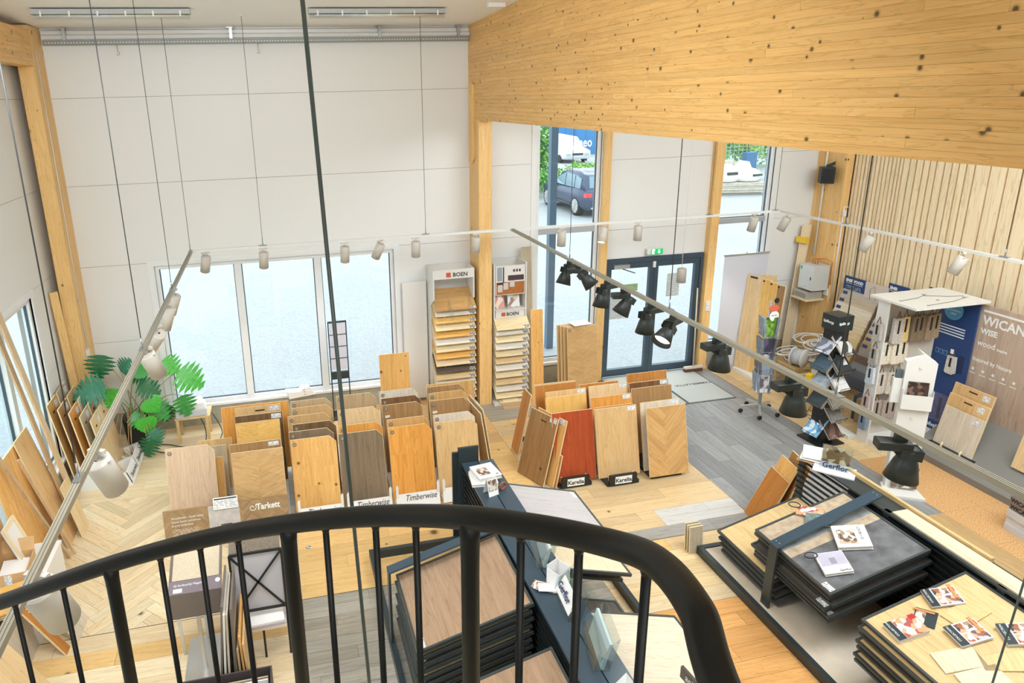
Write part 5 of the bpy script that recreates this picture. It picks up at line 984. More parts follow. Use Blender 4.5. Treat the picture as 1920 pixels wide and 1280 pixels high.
for lv, z in enumerate((1.20, 0.88, 0.62, 0.34)):
    rk_ = MB()
    for a in range(4):
        ca, sa = math.cos(a * PI / 2), math.sin(a * PI / 2); M_ = Matrix.Rotation(a * PI / 2 - 0.3, 4, 'Z')
        m1 = MB().tube([(-0.11, -0.06, 0.0), (-0.11, -0.1, 0.02), (0.11, -0.1, 0.02), (0.11, -0.06, 0)], 0.003, 5).tube([(-0.11, -0.13, 0.12), (0.11, -0.13, 0.12)], 0.003, 5).tube([(0, -0.02, 0.01), (0, -0.1, 0.02), (0, -0.13, 0.12)], 0.003, 5); m1.xf(M_); rk_.add(m1.v, m1.f, True)
        side = ('front', 'right', 'rear', 'left')[a]
        if a == 2: continue
        c = bcov[lv] if a == 0 else mat('cover_steel_%d' % ((lv + a) % 3), (S(140, 152, 166), S(120, 128, 138), S(104, 100, 98))[(lv + a) % 3], 0.5, var=0.2, vs=14)
        o = thing('brochure', '%s brochure, %s side, %s level of the silver stand' % (bd[lv] if a == 0 else 'steel-coloured', side, ('top', 'second', 'third', 'lowest')[lv]), 'brochure', group='brochures on the silver stand')
        o.matrix_world = Matrix.Translation((6.76, 8.15, z)) @ M_ @ Matrix.Translation((0, -0.085, 0.02)) @ Matrix.Rotation(-0.12 if a == 0 else 0.1, 4, 'X')
        MB().box(-0.1, 0.1, 0.0, 0.03 if a else 0.008, 0, 0.28).build('pages', M_paper if a == 0 else c, o); MB().box(-0.1, 0.1, -0.002, 0, 0, 0.28).build('cover', c, o)
        if lv == 3 and a == 0: MB().box(-0.105, 0.105, -0.004, -0.002, 0, 0.28).build('white_border', M_paper, o); MB().box(-0.06, 0.06, -0.006, -0.004, 0.06, 0.24).build('picture', c, o)
    rk_.build('wire_pockets', M_wires, bs, (0, 0, z))
# black sample tower with wire pockets
kt = thing('sample_tower', 'tall black sample tower with wire pockets and a lettered top box', 'display stand', (7.0, 7.2, 0), 0.06)
MB().box(-0.10, 0.10, -0.10, 0.10, 0.02, 1.6).build('column', M_black, kt); MB().box(-0.125, 0.125, -0.125, 0.125, 1.6, 1.80).build('top_box', mat('tower_black_green', S(30, 42, 44), 0.4), kt, bevel=0.003); MB().box(-0.2, 0.2, -0.2, 0.2, 0, 0.02).build('foot', M_black, kt)
text('kjellbergs', 0.05, M_paper, kt, (-0.10, -0.126, 1.69), bold=0.001, sx=0.85); text('kjellbergs', 0.05, M_paper, kt, (-0.126, 0.10, 1.69), (PI / 2, 0, -PI / 2), bold=0.001, sx=0.85)
kc = [(photo_print('cover_grey_room', [S(180, 186, 200), S(110, 112, 124), S(220, 222, 228)], 12), 'grey room picture'), (mat('cover_teal_carpet', S(66, 86, 100), 0.8, var=0.3, vs=60), 'teal carpet'), (mat('cover_blue_silver', S(150, 164, 176), 0.5, var=0.35, vs=14), 'silver-blue'), (mat('cover_dark_slate', S(52, 62, 66), 0.7, var=0.3, vs=30), 'dark slate'), (None, ''), (photo_print('cover_blue_bright', [S(120, 180, 220), S(220, 236, 246), S(70, 130, 180)], 18), 'bright blue')]
kf = [(photo_print('cover_black_white', [S(60, 60, 60), S(200, 200, 196), S(130, 130, 126)], 10), 'black and white'), (mat('cover_card_black', S(44, 48, 48), 0.5), 'black with a white card'), (mat('cover_white_sheets', S(214, 214, 212), 0.6, var=0.1, vs=20), 'white sheet'), (mat('cover_stone_carpet', S(132, 124, 112), 0.9, var=0.45, vs=45), 'stone-coloured carpet'), (mat('cover_grey_carpet', S(120, 118, 112), 0.8, var=0.25, vs=25), 'drooping grey'), (photo_print('cover_brown_check', [S(120, 92, 82), S(82, 60, 54), S(160, 130, 118)], 9), 'brown checked')]
for lv, z in enumerate((1.30, 1.06, 0.80, 0.56, 0.36, 0.12)):
    for side, lst in (('left', kc), ('right', kf)):
        rz = -PI / 2 + 0.15 if side == 'left' else 0.15
        M_ = Matrix.Translation((7.0, 7.2, z)) @ Matrix.Rotation(rz, 4, 'Z')
        m1 = MB().tube([(-0.1, -0.1, 0.16), (-0.1, -0.24, 0.0), (-0.1, -0.27, 0.06), (0.1, -0.27, 0.06), (0.1, -0.24, 0), (0.1, -0.1, 0.16)], 0.004, 5).tube([(-0.04, -0.24, 0.0), (0.04, -0.24, 0.0)], 0.004, 5).tube([(-0.1, -0.17, 0.08), (0.1, -0.17, 0.08)], 0.004, 5)
        m1.xf(Matrix.Rotation(rz - 0.06, 4, 'Z')); m1.build('wire_pocket', M_wire, kt, (0, 0, z))
        c, dsc = lst[lv]
        if c is None: continue
        o = thing('sample_booklet', '%s booklet, %s from top, %s side of the black tower' % (dsc, ('first', 'second', 'third', 'fourth', 'fifth', 'lowest')[lv], side), 'sample booklet', group='booklets on the black tower')
        o.matrix_world = M_ @ Matrix.Translation((0, -0.235, 0.015)) @ Matrix.Rotation(-0.75, 4, 'X')
        n = 5 if lv in (1, 2, 3) else 2
        for k in range(n): MB().box(-0.115 - 0.006 * (k % 2), 0.115 - 0.004 * (k % 3), 0.012 * k, 0.012 * k + 0.008, 0.0, 0.29 - 0.012 * k).build('leaf', c if k == 0 else mat('booklet_leaf_%d' % (k % 3), (S(150, 140, 128), S(176, 168, 158), S(110, 106, 100))[k % 3], 0.8, var=0.2, vs=40), o)
        if side == 'right' and lv == 1: MB().box(-0.08, 0.08, -0.002, 0, 0.1, 0.2).build('card', M_label, o)
bx = MB().box(-0.05, 0.05, -0.02, 0.02, 0, 0.3).build('sample_booklet', mat('cover_dark_slate', S(52, 62, 66), 0.7), None, (6.97, 7.03, 1.0), (-0.1, 0, 0.1)); tag(bx, 'narrow dark carpet strip hanging on the front of the black tower', 'carpet sample')
# white pillar stand
wp = thing('brochure_pillar', 'white triangular brochure pillar with a gabled top and tray foot', 'brochure stand', (6.98, 5.95, 0), -0.55)
MB().prism([(-0.15, -0.06), (0.15, -0.06), (0.15, 0.04), (0.0, 0.16), (-0.15, 0.04)], 0.03, 1.62, 'Z').build('pillar_body', M_twr, wp); MB().add([(-0.15, -0.06, 1.62), (0.15, -0.06, 1.62), (0.15, 0.04, 1.62), (0, 0.16, 1.62), (-0.15, 0.04, 1.62), (0, -0.06, 1.72), (0, 0.16, 1.72)], [(0, 1, 5), (1, 2, 3, 6, 5), (0, 5, 6, 3, 4)]).build('gable', M_twr, wp)
MB().prism([(-0.2, -0.26), (0.22, -0.26), (0.17, 0.05), (-0.17, 0.05)], 0.0, 0.03, 'Z').build('foot', M_twr, wp)
MB().box(-0.15, 0.15, -0.11, -0.107, 1.06, 1.24).build('front_lip', M_twr, wp); MB().box(-0.15, 0.15, -0.107, -0.06, 1.06, 1.065).build('pocket_floor', M_twr, wp); MB().box(-0.15, -0.146, -0.107, -0.06, 1.06, 1.3).build('pocket_side', M_twr, wp); MB().box(0.146, 0.15, -0.107, -0.06, 1.06, 1.3).build('pocket_side', M_twr, wp)
MB().box(-0.24, -0.152, -0.03, 0.03, 1.1, 1.4).build('side_pocket', M_twr, wp); MB().box(-0.22, -0.16, -0.02, 0.02, 1.3, 1.5).build('side_leaflets', mat('leaf_slate', S(84, 96, 100), 0.5), wp)
for z in (1.56, 0.95, 0.5): MB().tube([(-0.02, -0.062, z), (-0.02, -0.075, z - 0.01), (0.0, -0.075, z - 0.02)], 0.003, 5).build('hook', M_steel, wp)
Mw = Matrix.Translation((6.98, 5.95, 0)) @ Matrix.Rotation(-0.55, 4, 'Z')
for nm, dsc, x, z, w_, h, c in (('brochure', 'striped dark brown brochure in the pocket of the white pillar', 0.0, 1.07, 0.2, 0.32, photo_print('cover_stripe_brown', [S(70, 52, 46), S(120, 92, 80), S(52, 40, 36)], 22)), ('brochure', 'brown room brochure at the foot of the white pillar', 0.07, 0.06, 0.18, 0.26, photo_print('cover_brown_room', [S(112, 88, 78), S(150, 124, 110), S(214, 206, 200)], 12)), ('sample_fan', 'fan of brown samples leaning at the foot of the white pillar', -0.07, 0.06, 0.06, 0.26, mat('fan_brown', S(128, 104, 84), 0.7, var=0.25, vs=40))):
    o = MB().box(-w_ / 2, w_ / 2, 0, 0.012, 0, h).build(nm, c); o.matrix_world = Mw @ Matrix.Translation((x, -0.1, z)) @ Matrix.Rotation(-0.08, 4, 'X'); tag(o, dsc, 'brochure', 'brochures in the white pillar')
# carpet display: canopy, back panel with hanging samples, blue panel
M_blue = mat('golv_navy', S(34, 64, 116), 0.45); M_blue2 = mat('golv_sky', S(86, 160, 206), 0.45)
cdp = thing('carpet_display', 'white canopied carpet display with a navy blue end panel', 'display stand', (7.5, 7.05, 0))
can = MB().box(-0.05, 1.06, -0.52, 0.16, 1.99, 2.02).build('canopy', M_twr, cdp)
mc = MB()
for (a, b), (c, d) in (((0.05, -0.2), (0.6, -0.05)), ((0.2, -0.45), (0.95, -0.3)), ((0.5, -0.1), (0.95, -0.25))): mc.tube([(a, b, 2.022), ((a + c) / 2 + 0.03, (b + d) / 2 - 0.03, 2.023), (c, d, 2.022)], 0.003, 5)
mc.build('canopy_cable', M_dgrey, can)
for a, b in ((0.05, -0.2), (0.55, -0.05), (0.2, -0.45), (0.9, -0.3), (0.5, -0.3)): MB().lathe([(0.02, 2.021), (0.018, 2.026)], 10, (a, b, 0)).build('fixing', M_steel, can)
MB().box(0, 0.92, 0.0, 0.03, 0.0, 1.99).build('back_panel', mat('display_grey_panel', S(206, 198, 184), 0.6), cdp); MB().box(-0.02, 0.0, -0.12, 0.05, 0, 1.99).build('end_panel', M_twr, cdp); MB().box(-0.15, 0.0, 0.05, 0.45, 0, 0.05).build('foot', M_twr, cdp); MB().box(0, 1.03, -0.35, 0.0, 0, 0.08).build('foot', M_twr, cdp)
bp = MB().box(1.03, 1.055, -0.42, 0.3, 0.0, 1.99).build('blue_panel', M_blue, cdp)
RB = (PI / 2, 0, -PI / 2)
dsc = MB().lathe([(0.13, 0), (0.13, 0.002)], 28); dsc.xf(Matrix.Rotation(-PI / 2, 4, 'Y')); dsc.build('print_disc', M_blue2, bp, (1.029, -0.10, 1.78))
for k, s_ in enumerate(('ja vuodesta', '1969')): text(s_, 0.042, M_paper, bp, (1.0265, -0.10, 1.77 - k * 0.05), RB, 'CENTER')
M_rows = printed('navy_white_rows', S(34, 64, 116), S(236, 240, 246), 27, 'Z', 0.75)
MB().box(1.027, 1.03, -0.30, 0.06, 1.44, 1.585).build('small_print', M_rows, bp)
text('golvabia', 0.085, M_paper, bp, (1.028, 0.02, 0.12), RB, bold=0.002)
MB().box(1.027, 1.03, -0.41, 0.09, 0.22, 0.62).build('print_photo', mat('print_carpet_violet', S(92, 92, 124), 0.6, var=0.3, vs=60), bp)
for y, r, h, z0, mm in ((-0.16, 0.022, 0.3, 0.27, S(70, 66, 82)), (-0.29, 0.045, 0.3, 0.26, S(84, 66, 84)), (-0.05, 0.03, 0.1, 0.5, S(110, 120, 160))): MB().prism([(y - r, z0), (y + r, z0), (y + r * 0.8, z0 + h), (y - r * 0.8, z0 + h)], 1.025, 1.027, 'X').build('print_spool', mat('print_spool_%d' % int(h * 100 + r * 1000), mm, 0.6), bp)
for y in (0.02, -0.04, -0.10): MB().box(1.026, 1.03, y - 0.022, y + 0.022, 1.16, 1.22).build('print_icon', mat('icon_blue', S(120, 160, 200), 0.5), bp); MB().box(1.0255, 1.026, y - 0.017, y + 0.017, 1.165, 1.215).build('print_icon', M_blue, bp)
MB().box(1.026, 1.03, -0.36, -0.30, 0.98, 1.22).build('tag_slot', mat('slot_navy', S(20, 40, 80), 0.5), bp)
def carpet(label, x, z, w_, h, col, y=7.04, tone=0.25, rot=0.0, side=False, group='hanging carpet samples'):
    o = thing('carpet_sample', label, 'carpet sample', (x, y, z), (0, 0, 0 if not side else -PI / 2), group); m = mat('carpet_%d_%d_%d' % col, S(*col), 0.95, var=tone, vs=70, bump=(120, 0.6))
    MB().prism([(-w_ / 2, 0.02), (-w_ / 2 + 0.02, 0), (w_ / 2 - 0.02, 0), (w_ / 2, 0.02), (w_ / 2 - 0.012, h), (-w_ / 2 + 0.012, h)], -0.05, -0.01, 'Y').build('carpet_pile', m, o); MB().box(-0.013, 0.013, -0.054, -0.05, h * 0.4, h * 0.92).build('name_tag', M_ink, o)
    MB().tube([(-0.03, -0.03, h), (0, -0.03, h + 0.09), (0.03, -0.03, h)], 0.006, 6).build('strap', mat('strap_leather', S(120, 84, 56), 0.6), o); return o
xs = [7.66, 7.80, 7.93, 8.04, 8.16, 8.28]; cc = [(196, 188, 180), (226, 200, 140), (128, 112, 88), (140, 122, 96), (156, 134, 106), (168, 144, 112)]
for i in range(6): carpet('%s carpet sample, %s in the top row of the canopied display' % (('pale striped', 'fluffy cream', 'dark olive', 'olive brown', 'tan', 'light tan')[i], ('first', 'second', 'third', 'fourth', 'fifth', 'sixth')[i]), xs[i], 1.42, 0.13 if i else 0.16, 0.34, cc[i], y=6.99 - (0.0 if i % 2 else 0.03))
for lv, z in enumerate((1.12, 0.70, 0.30)):
    for i in range(3): carpet('%s carpet sample, %s from the left in the %s row of the canopied display' % (('ribbed ivory', 'pale grey', 'pink-grey')[lv], ('first', 'second', 'third')[i], ('second', 'third', 'lowest')[lv]), 7.60 + 0.13 * i, z, 0.15, 0.3, ((226, 216, 196), (206, 196, 182), (176, 160, 150))[lv], y=7.02 - 0.03 * (i % 2))
c_ = carpet('pale carpet sample hanging alone on the navy blue panel', 8.525, 0.95, 0.13, 0.24, (206, 202, 192), y=6.82, side=True, group=None); MB().box(-0.02, 0.02, -0.055, -0.05, 0.28, 0.34).build('price_tag', M_paper, c_)
for i, z in enumerate((1.45, 1.12, 0.85, 0.45, 0.2)):
    carpet('%s of the folded samples on the outer end of the canopied display' % ('topmost', 'second', 'third', 'fourth', 'lowest')[i], 7.47, z, 0.12, 0.24, ((190, 184, 174), (176, 170, 160), (206, 214, 220), (196, 176, 168), (130, 150, 170))[i], y=7.0 + 0.0, side=True, group='samples on the display end')
# wall display of plank samples along the slats
M_tag = mat('tag_navy', S(40, 66, 112), 0.5)
def plankwall(n, label, y0, y1, cols, z_top, x_top, dz, dx, tags=True, bx_=0.0):
    for i, c in enumerate(cols):
        z = z_top - i * dz; x = x_top - i * dx
        o = MB().box(0, 0.016, 0, y1 - y0, 0, dz + 0.05).build('plank_sample', wood('plankwall_' + str(c), S(*c), S(*[int(v * 0.87) for v in c]), 'Y', 1.0, 0.45), None, (x, y0, z - dz), (0, 0.28, 0)); tag(o, '%s plank sample, %s from the top of the %s' % (n[i], ('first', 'second', 'third', 'fourth', 'fifth', 'sixth', 'seventh', 'eighth', 'ninth', 'tenth', 'eleventh', 'twelfth', 'thirteenth')[i], label), 'plank sample', 'planks of the ' + label)
        if tags and i < 8: MB().box(-0.002, 0, y1 - y0 - 0.11, y1 - y0 - 0.02, dz * 0.55, dz * 0.55 + 0.05).build('name_tag', M_tag, o)
cA = [(206, 194, 180), (214, 196, 170), (236, 222, 200), (240, 224, 196), (242, 224, 186), (240, 214, 168), (236, 206, 156), (236, 200, 150), (222, 186, 138), (200, 170, 136)]
nA = ['greyish', 'pale taupe', 'cream', 'ivory', 'pale straw', 'straw', 'honey', 'golden', 'tan', 'brown']
plankwall(nA, 'left wall rack', 8.42, 9.12, cA, 1.46, 8.84, 0.115, 0.045)
cB = [(206, 184, 158), (214, 190, 156), (172, 122, 74), (206, 190, 170), (196, 190, 182), (204, 192, 176), (206, 176, 134), (196, 168, 130), (168, 160, 152), (120, 92, 78), (158, 160, 164), (110, 116, 126), (86, 92, 104)]
nB = ['beige', 'pale oak', 'chestnut', 'sand', 'light grey', 'greige', 'warm oak', 'tan oak', 'ash grey', 'dark brown', 'silver grey', 'slate', 'dark slate']
plankwall(nB, 'right wall rack', 7.56, 8.27, cB, 1.60, 8.80, 0.105, 0.042)
for y0, y1, z0, z1, d in ((8.70, 9.12, 1.47, 1.70, 'navy blue header with white lettering above the left wall rack'), (7.95, 8.30, 1.63, 1.78, 'navy blue header partly behind the canopy above the right wall rack')):
    o = thing('header_panel', d, 'sign', (8.88, y0, z0), 0, 'navy headers'); MB().box(0, 0.012, 0, y1 - y0, 0, z1 - z0).build('panel', M_blue, o)
    text('ENSIWOOD' if y0 > 8.5 else 'ENSI', 0.062, M_paper, o, (-0.001, y1 - y0 - 0.03, z1 - z0 - 0.085), RB, bold=0.003); MB().box(-0.002, 0, 0.06, y1 - y0 - 0.03, z1 - z0 - 0.11, z1 - z0 - 0.104).build('rule', M_paper, o)
    if y0 > 8.5: MB().box(-0.002, 0, 0.08, y1 - y0 - 0.04, 0.02, 0.09).build('small_print', printed('navy_small_print', S(40, 66, 112), S(200, 210, 226), 90, 'Z', 0.5), o)
for y0, d in ((8.28, 'pale printed header with a chair sketch above the left wall rack'),):
    o = thing('header_panel', d, 'sign', (8.87, y0, 1.40), 0); MB().box(0, 0.012, 0, 0.42, 0, 0.3).build('panel', mat('header_beige', S(212, 200, 188), 0.5), o); MB().tube([(-0.002, 0.3, 0.0), (-0.002, 0.32, 0.2), (-0.002, 0.24, 0.26), (-0.002, 0.2, 0.05)], 0.003, 5).build('chair_sketch', mat('sketch_brown', S(150, 130, 112), 0.6), o)
for i, (y, z, col) in enumerate(((7.62, 0.0, (50, 74, 110)), (7.52, 0.0, (170, 140, 100)))):
    o = box_thing('sample_pack', ('blue sample pack on the floor before the right wall rack', 'kraft coloured sample pack beside the blue one')[i], 'sample pack', (8.0 - 0.05 * i, y, z), (0.2, 0.09, 0.36), mat('pack_%d' % i, S(*col), 0.6), 0.3, 'sample packs by the wall rack')
# wood-look poster panel, ramp with boards
wk = thing('poster_panel', 'large wood-print poster panel with white lettering at the right edge', 'poster', (8.585, 6.66, 0.0))
MB().box(0, 0.02, -1.75, 0, 0.50, 1.95).build('panel', wood('poster_wood_print', S(206, 184, 166), S(178, 154, 136), 'Z', 0.6, 0.5, contrast=1.2), wk)
for k, (s_, sz, y, z) in enumerate((('WICANDERS', 0.165, -0.06, 1.70), ('WISE', 0.10, -0.06, 1.58), ('wood', 0.105, -0.05, 1.42), ('Inspire', 0.05, -0.30, 1.42), ('Inspired by Nature', 0.07, -0.03, 1.21))): text(s_, sz, M_paper, wk, (-0.001, y, z), RB, bold=0.004 if k < 2 else 0.001, sx=0.92)
MB().box(-0.002, 0, -1.75, -0.05, 1.86, 1.885).build('rule', M_paper, wk)
for k in range(5): MB().box(-0.002, 0, -0.10 - k * 0.13, -0.02 - k * 0.13, 1.04, 1.048).build('rule', M_paper, wk); MB().lathe([(0.018, 0), (0.018, 0.001)], 12, (0, 0, 0)).xf(Matrix.Translation((-0.001, -0.06 - k * 0.13, 1.10)) @ Matrix.Rotation(-PI / 2, 4, 'Y')).build('icon', M_paper, wk)
rp = thing('display_ramp', 'sloped grey plinth carrying three light boards below the poster', 'display base', (8.0, 5.9, 0)); MB().prism([(-0.15, 0), (0.60, 0), (0.60, 0.52), (-0.15, 0.08)], -1.2, 0.75, 'Y').build('ramp_body', mat('ramp_grey', S(128, 126, 120), 0.5), rp)
MB().bar((0.02, 0.02, 0.19), (0.02, 0.62, 0.19), 0.09, 0.02).build('slot', M_black, rp)
for y in (0.17, 0.42): MB().tube([(-0.02, y, 0.18), (-0.03, y, 0.24), (-0.01, y, 0.27)], 0.012, 8).build('peg', W_core, rp)
for i, (x, y1, h, k, d) in enumerate(((8.05, 6.50, 0.50, 'white', 'front light oak board with a white label standing on the grey ramp'), (8.13, 6.55, 0.58, 'light', 'middle honey board with a hand slot standing on the grey ramp'), (8.26, 6.62, 0.62, 'light', 'rear honey board with a hand slot standing on the grey ramp'))):
    board(d, x, y1, 0.2 + 0.06 * i, 0.52, h, 0.2, BW[k], 'boards on the grey ramp', rz=-PI / 2, sticker=(0.38, h - 0.1, 0.09, 0.07), slot=(0.2, h - 0.06, 0.11, 0.018) if i else None)
lean('light oak board cut by the right picture edge beyond the grey ramp', (8.15, 5.60, 0.3), (8.15, 5.1, 0.3), 0.55, 0.2, BW['pale'], 'boards on the grey ramp')
ks = MB().box(0, 0.012, 0, 0.09, 0, 0.07).build('wall_card', M_paper, None, (8.98, 6.28, 1.72)); tag(ks, 'small white card on the slats at the right picture edge', 'card')
# electrics on the right column
sp = thing('loudspeaker', 'black box loudspeaker mounted high on the right wooden column', 'loudspeaker', (8.72, 9.62, 3.12), -0.5); MB().box(-0.1, 0.1, -0.1, 0.1, 0, 0.26).build('cabinet', M_black, sp, bevel=0.008); MB().box(-0.085, 0.085, -0.104, -0.1, 0.02, 0.24).build('grille', mat('grille_black', S(20, 22, 24), 0.7), sp); MB().bar((0, 0.05, 0.26), (0.14, 0.08, 0.32), 0.02, 0.05).build('bracket', M_dgrey, sp)
cb = thing('electric_cabinet', 'grey electric cabinet hanging on the right wooden column', 'electric cabinet', (8.55, 9.55, 1.38), -PI / 2); MB().box(-0.16, 0.16, -0.02, 0.28, 0, 0.42).build('body', mat('cabinet_grey', S(206, 206, 200), 0.4), cb, bevel=0.006); MB().box(-0.15, 0.15, -0.03, -0.02, 0.01, 0.41).build('door', mat('cabinet_door', S(220, 222, 220), 0.4), cb); MB().box(0.1, 0.12, -0.034, -0.03, 0.18, 0.23).build('lock', M_ink, cb); MB().box(-0.13, -0.1, -0.033, -0.03, 0.33, 0.38).build('sticker', mat('sticker_green', S(70, 170, 90), 0.5), cb); MB().box(-0.1, 0.05, -0.033, -0.03, 0.04, 0.07).build('sticker', M_label, cb)
cbl = MB()
for k in range(3): cbl.tube([(-0.05 + 0.05 * k, 0.12, 0.42), (-0.05 + 0.05 * k, 0.12, 0.5), (0.1, 0.2, 0.53), (0.2, 0.27, 0.48), (0.2, 0.28, 0.1)], 0.008, 6)
cbl.build('cable', mat('cable_orange', S(214, 120, 54), 0.5), cb)
am = thing('amplifier', 'small silver amplifier on a bracket shelf below the electric cabinet', 'amplifier', (8.55, 9.60, 1.22), -PI / 2); MB().box(-0.14, 0.14, -0.05, 0.25, 0, 0.13).build('case', mat('amp_silver', S(196, 190, 176), 0.35, metal=0.3), am); MB().box(-0.12, 0.12, -0.053, -0.05, 0.02, 0.1).build('front', mat('amp_grille', S(150, 146, 136), 0.4), am); MB().box(-0.18, 0.18, -0.08, 0.26, -0.02, 0).build('shelf', W_core, am)
for y, z, d, mm in ((9.47, 1.55, 'white socket box on the right column beside the cabinet', M_white), (9.44, 1.28, 'small white thermostat with a green display on the right column', M_white), (9.53, 1.33, 'small dark control button on the right column', M_ink)):
    o = box_thing('wall_control', d, 'wall control', (8.85, y, z), (0.03, 0.08, 0.12), mm, 0, 'controls on the right column')
cp = MB().tube([(8.83, 9.78, 4.28), (8.83, 9.78, 1.9)], 0.014, 8).build('conduit', M_white); tag(cp, 'white conduit running down the right wooden column', 'conduit', 'conduits')
cp = MB().tube([(8.92, 9.385, 2.75), (8.92, 9.385, 1.2)], 0.014, 8).tube([(8.92, 9.385, 2.75), (9.03, 9.385, 2.75)], 0.012, 8).build('conduit', M_white); tag(cp, 'white conduit with a side arm on the edge of the right column', 'conduit', 'conduits')
dt = box_thing('motion_sensor', 'white motion sensor on the right wooden column', 'sensor', (8.93, 9.375, 2.6), (0.06, 0.04, 0.1), M_white, bevel=0.01)
for i in range(5): o = MB().bar((8.45 + 0.03 * i, 9.80, 0), (8.66 + 0.025 * i, 9.90 - 0.01 * i, 2.4), 0.02, 0.05).build('trim_moulding', mat('moulding_cream', S(238, 220, 188), 0.5)); tag(o, '%s of the long cream mouldings leaning in the right corner' % ('first', 'second', 'third', 'fourth', 'fifth')[i], 'moulding', 'long mouldings in the corner')
o = MB().bar((8.63, 9.86, 2.1), (8.65, 9.865, 2.2), 0.17, 0.1).build('tape_band', mat('tape_yellow', S(240, 200, 60), 0.5)); tag(o, 'yellow tape band around the long cream mouldings', 'tape')
# pile of white cloths and cable drum on a low bench
bch = thing('low_bench', 'low oak bench under the pile of white cables', 'bench', (8.2, 8.9, 0)); MB().box(-0.45, 0.5, -0.25, 0.3, 0.36, 0.40).build('top', FT['oak'], bch)
for a, b in ((-0.4, -0.2), (0.45, -0.2), (-0.4, 0.25), (0.45, 0.25)): MB().box(a - 0.025, a + 0.025, b - 0.025, b + 0.025, 0, 0.36).build('leg', FT['oak'], bch)
rr = random.Random(3); M_cw = mat('cable_white', S(226, 222, 214), 0.5)
for i in range(9):
    cx_, cy_, cz_ = 8.2 + rr.uniform(-0.25, 0.3), 8.95 + rr.uniform(-0.18, 0.15), 0.42 + 0.035 * i; pts = []
    for k in range(40):
        a = k * 0.45; r_ = 0.14 + 0.05 * math.sin(a * 0.37 + i); pts.append((cx_ + r_ * 1.4 * math.cos(a), cy_ + r_ * math.sin(a), cz_ + 0.03 * math.sin(a * 0.9 + i)))
    o = MB().tube(pts, 0.011, 6).build('cable_coil', M_cw); tag(o, '%s coil of the heap of white cables on the low bench' % ('lowest', 'second', 'third', 'fourth', 'fifth', 'sixth', 'seventh', 'eighth', 'topmost')[i], 'cable coil', 'heap of white cables')
dm = thing('cable_drum', 'white cable drum lying on the front of the low bench', 'cable drum', (7.85, 8.72, 0.40), 0.4)
mb = MB().lathe([(0.05, -0.09), (0.15, -0.09), (0.15, -0.08), (0.09, -0.08), (0.09, 0.08), (0.15, 0.08), (0.15, 0.09), (0.05, 0.09)], 28); mb.xf(Matrix.Rotation(PI / 2, 4, 'X')); mb.build('spool', M_white, dm, (0, 0, 0.15)); mb = MB().lathe([(0.125, -0.075), (0.125, 0.075)], 24); mb.xf(Matrix.Rotation(PI / 2, 4, 'X')); mb.build('cable_winding', mat('winding_grey', S(196, 200, 204), 0.5, var=0.2, vs=60), dm, (0, 0, 0.15))
o = box_thing('yellow_box', 'small yellow box beside the black tower', 'box', (7.62, 8.2, 0.4), (0.11, 0.09, 0.1), mat('box_yellow', S(246, 206, 40), 0.45), 0.5, bevel=0.008)
o = box_thing('low_table', 'low oak table carrying the small yellow box', 'table', (7.68, 8.2, 0.0), (0.5, 0.5, 0.4), FT['oak'], 0)
for i in range(4): o = MB().box(-0.14, 0.14, -0.1, 0.1, 0, 0.012).build('carpet_swatch', mat('swatch_%d' % i, (S(150, 150, 140), S(176, 190, 180), S(130, 140, 140), S(196, 196, 186))[i], 0.9, var=0.2, vs=60), None, (7.78 + 0.02 * i, 8.30 - 0.01 * i, 0.402 + 0.014 * i), (0, 0, 0.3 + 0.2 * i)); tag(o, '%s carpet swatch of the small pile behind the yellow box' % ('lowest', 'second', 'third', 'topmost')[i], 'carpet swatch', 'swatch pile on the low table')
# ================================================================== LEFT SIDE
for r, (y0, nm, n) in enumerate(((8.44, 'nearer', 5), (8.86, 'farther', 5))):
    o = thing('rack_base', 'white sign stand of the %s board row along the left wall' % nm, 'display base', (-2.05, y0, 0), 0, 'white bases along the left wall')
    MB().prism([(-0.62, 0), (0, 0), (0.0, 0.06), (-0.05, 0.2), (-0.3, 0.12), (-0.62, 0.36)], 0, 0.016, 'Y').build('side_panel', M_base, o); MB().prism([(-0.62, 0), (0, 0), (0.0, 0.06), (-0.05, 0.2), (-0.3, 0.12), (-0.62, 0.36)], 0.385, 0.4, 'Y').build('side_panel', M_base, o)
    MB().prism([(0.0, 0.02), (0.012, 0.02), (-0.05, 0.19), (-0.062, 0.19)], 0, 0.4, 'Y').build('sign_panel', M_base, o); text('Timberwise', 0.085, M_ink, o, (0.002, 0.04, 0.08), (PI / 2 - 0.35, 0, PI / 2), shear=0.35, sx=0.8); MB().box(-0.6, 0, 0.016, 0.385, 0, 0.03).build('base_board', M_base, o)
    for y in (0.1, 0.28): MB().bar((-0.1, y, 0.03), (-0.2, y, 0.16), 0.03, 0.02).build('peg', W_core, o)
    ks = (('oak', 'brown', 'orange', 'ash', 'pale'), ('ash', 'tan', 'white', 'light', 'pale'))[r]; kd = (('knotty oak', 'grey-brown', 'bright orange', 'grey ash', 'pale maple'), ('grey', 'tan oak', 'whitewashed', 'light oak', 'cream'))[r]
    for i in range(n):
        board('%s board, %s from the wall in the %s row along the left wall' % (kd[i], ('first', 'second', 'third', 'fourth', 'fifth')[i], nm), -2.70 + i * 0.105, y0 + 0.02 + (0.0 if r else 0.0), 0.12 - 0.012 * i, 0.37, 1.08 - 0.052 * i, 0.155, BW[ks[i]], 'boards along the left wall', rz=PI / 2, sticker=(0.24, 0.95 - 0.052 * i, 0.1, 0.09), slot=(0.1, 0.93 - 0.05 * i, 0.06, 0.025))
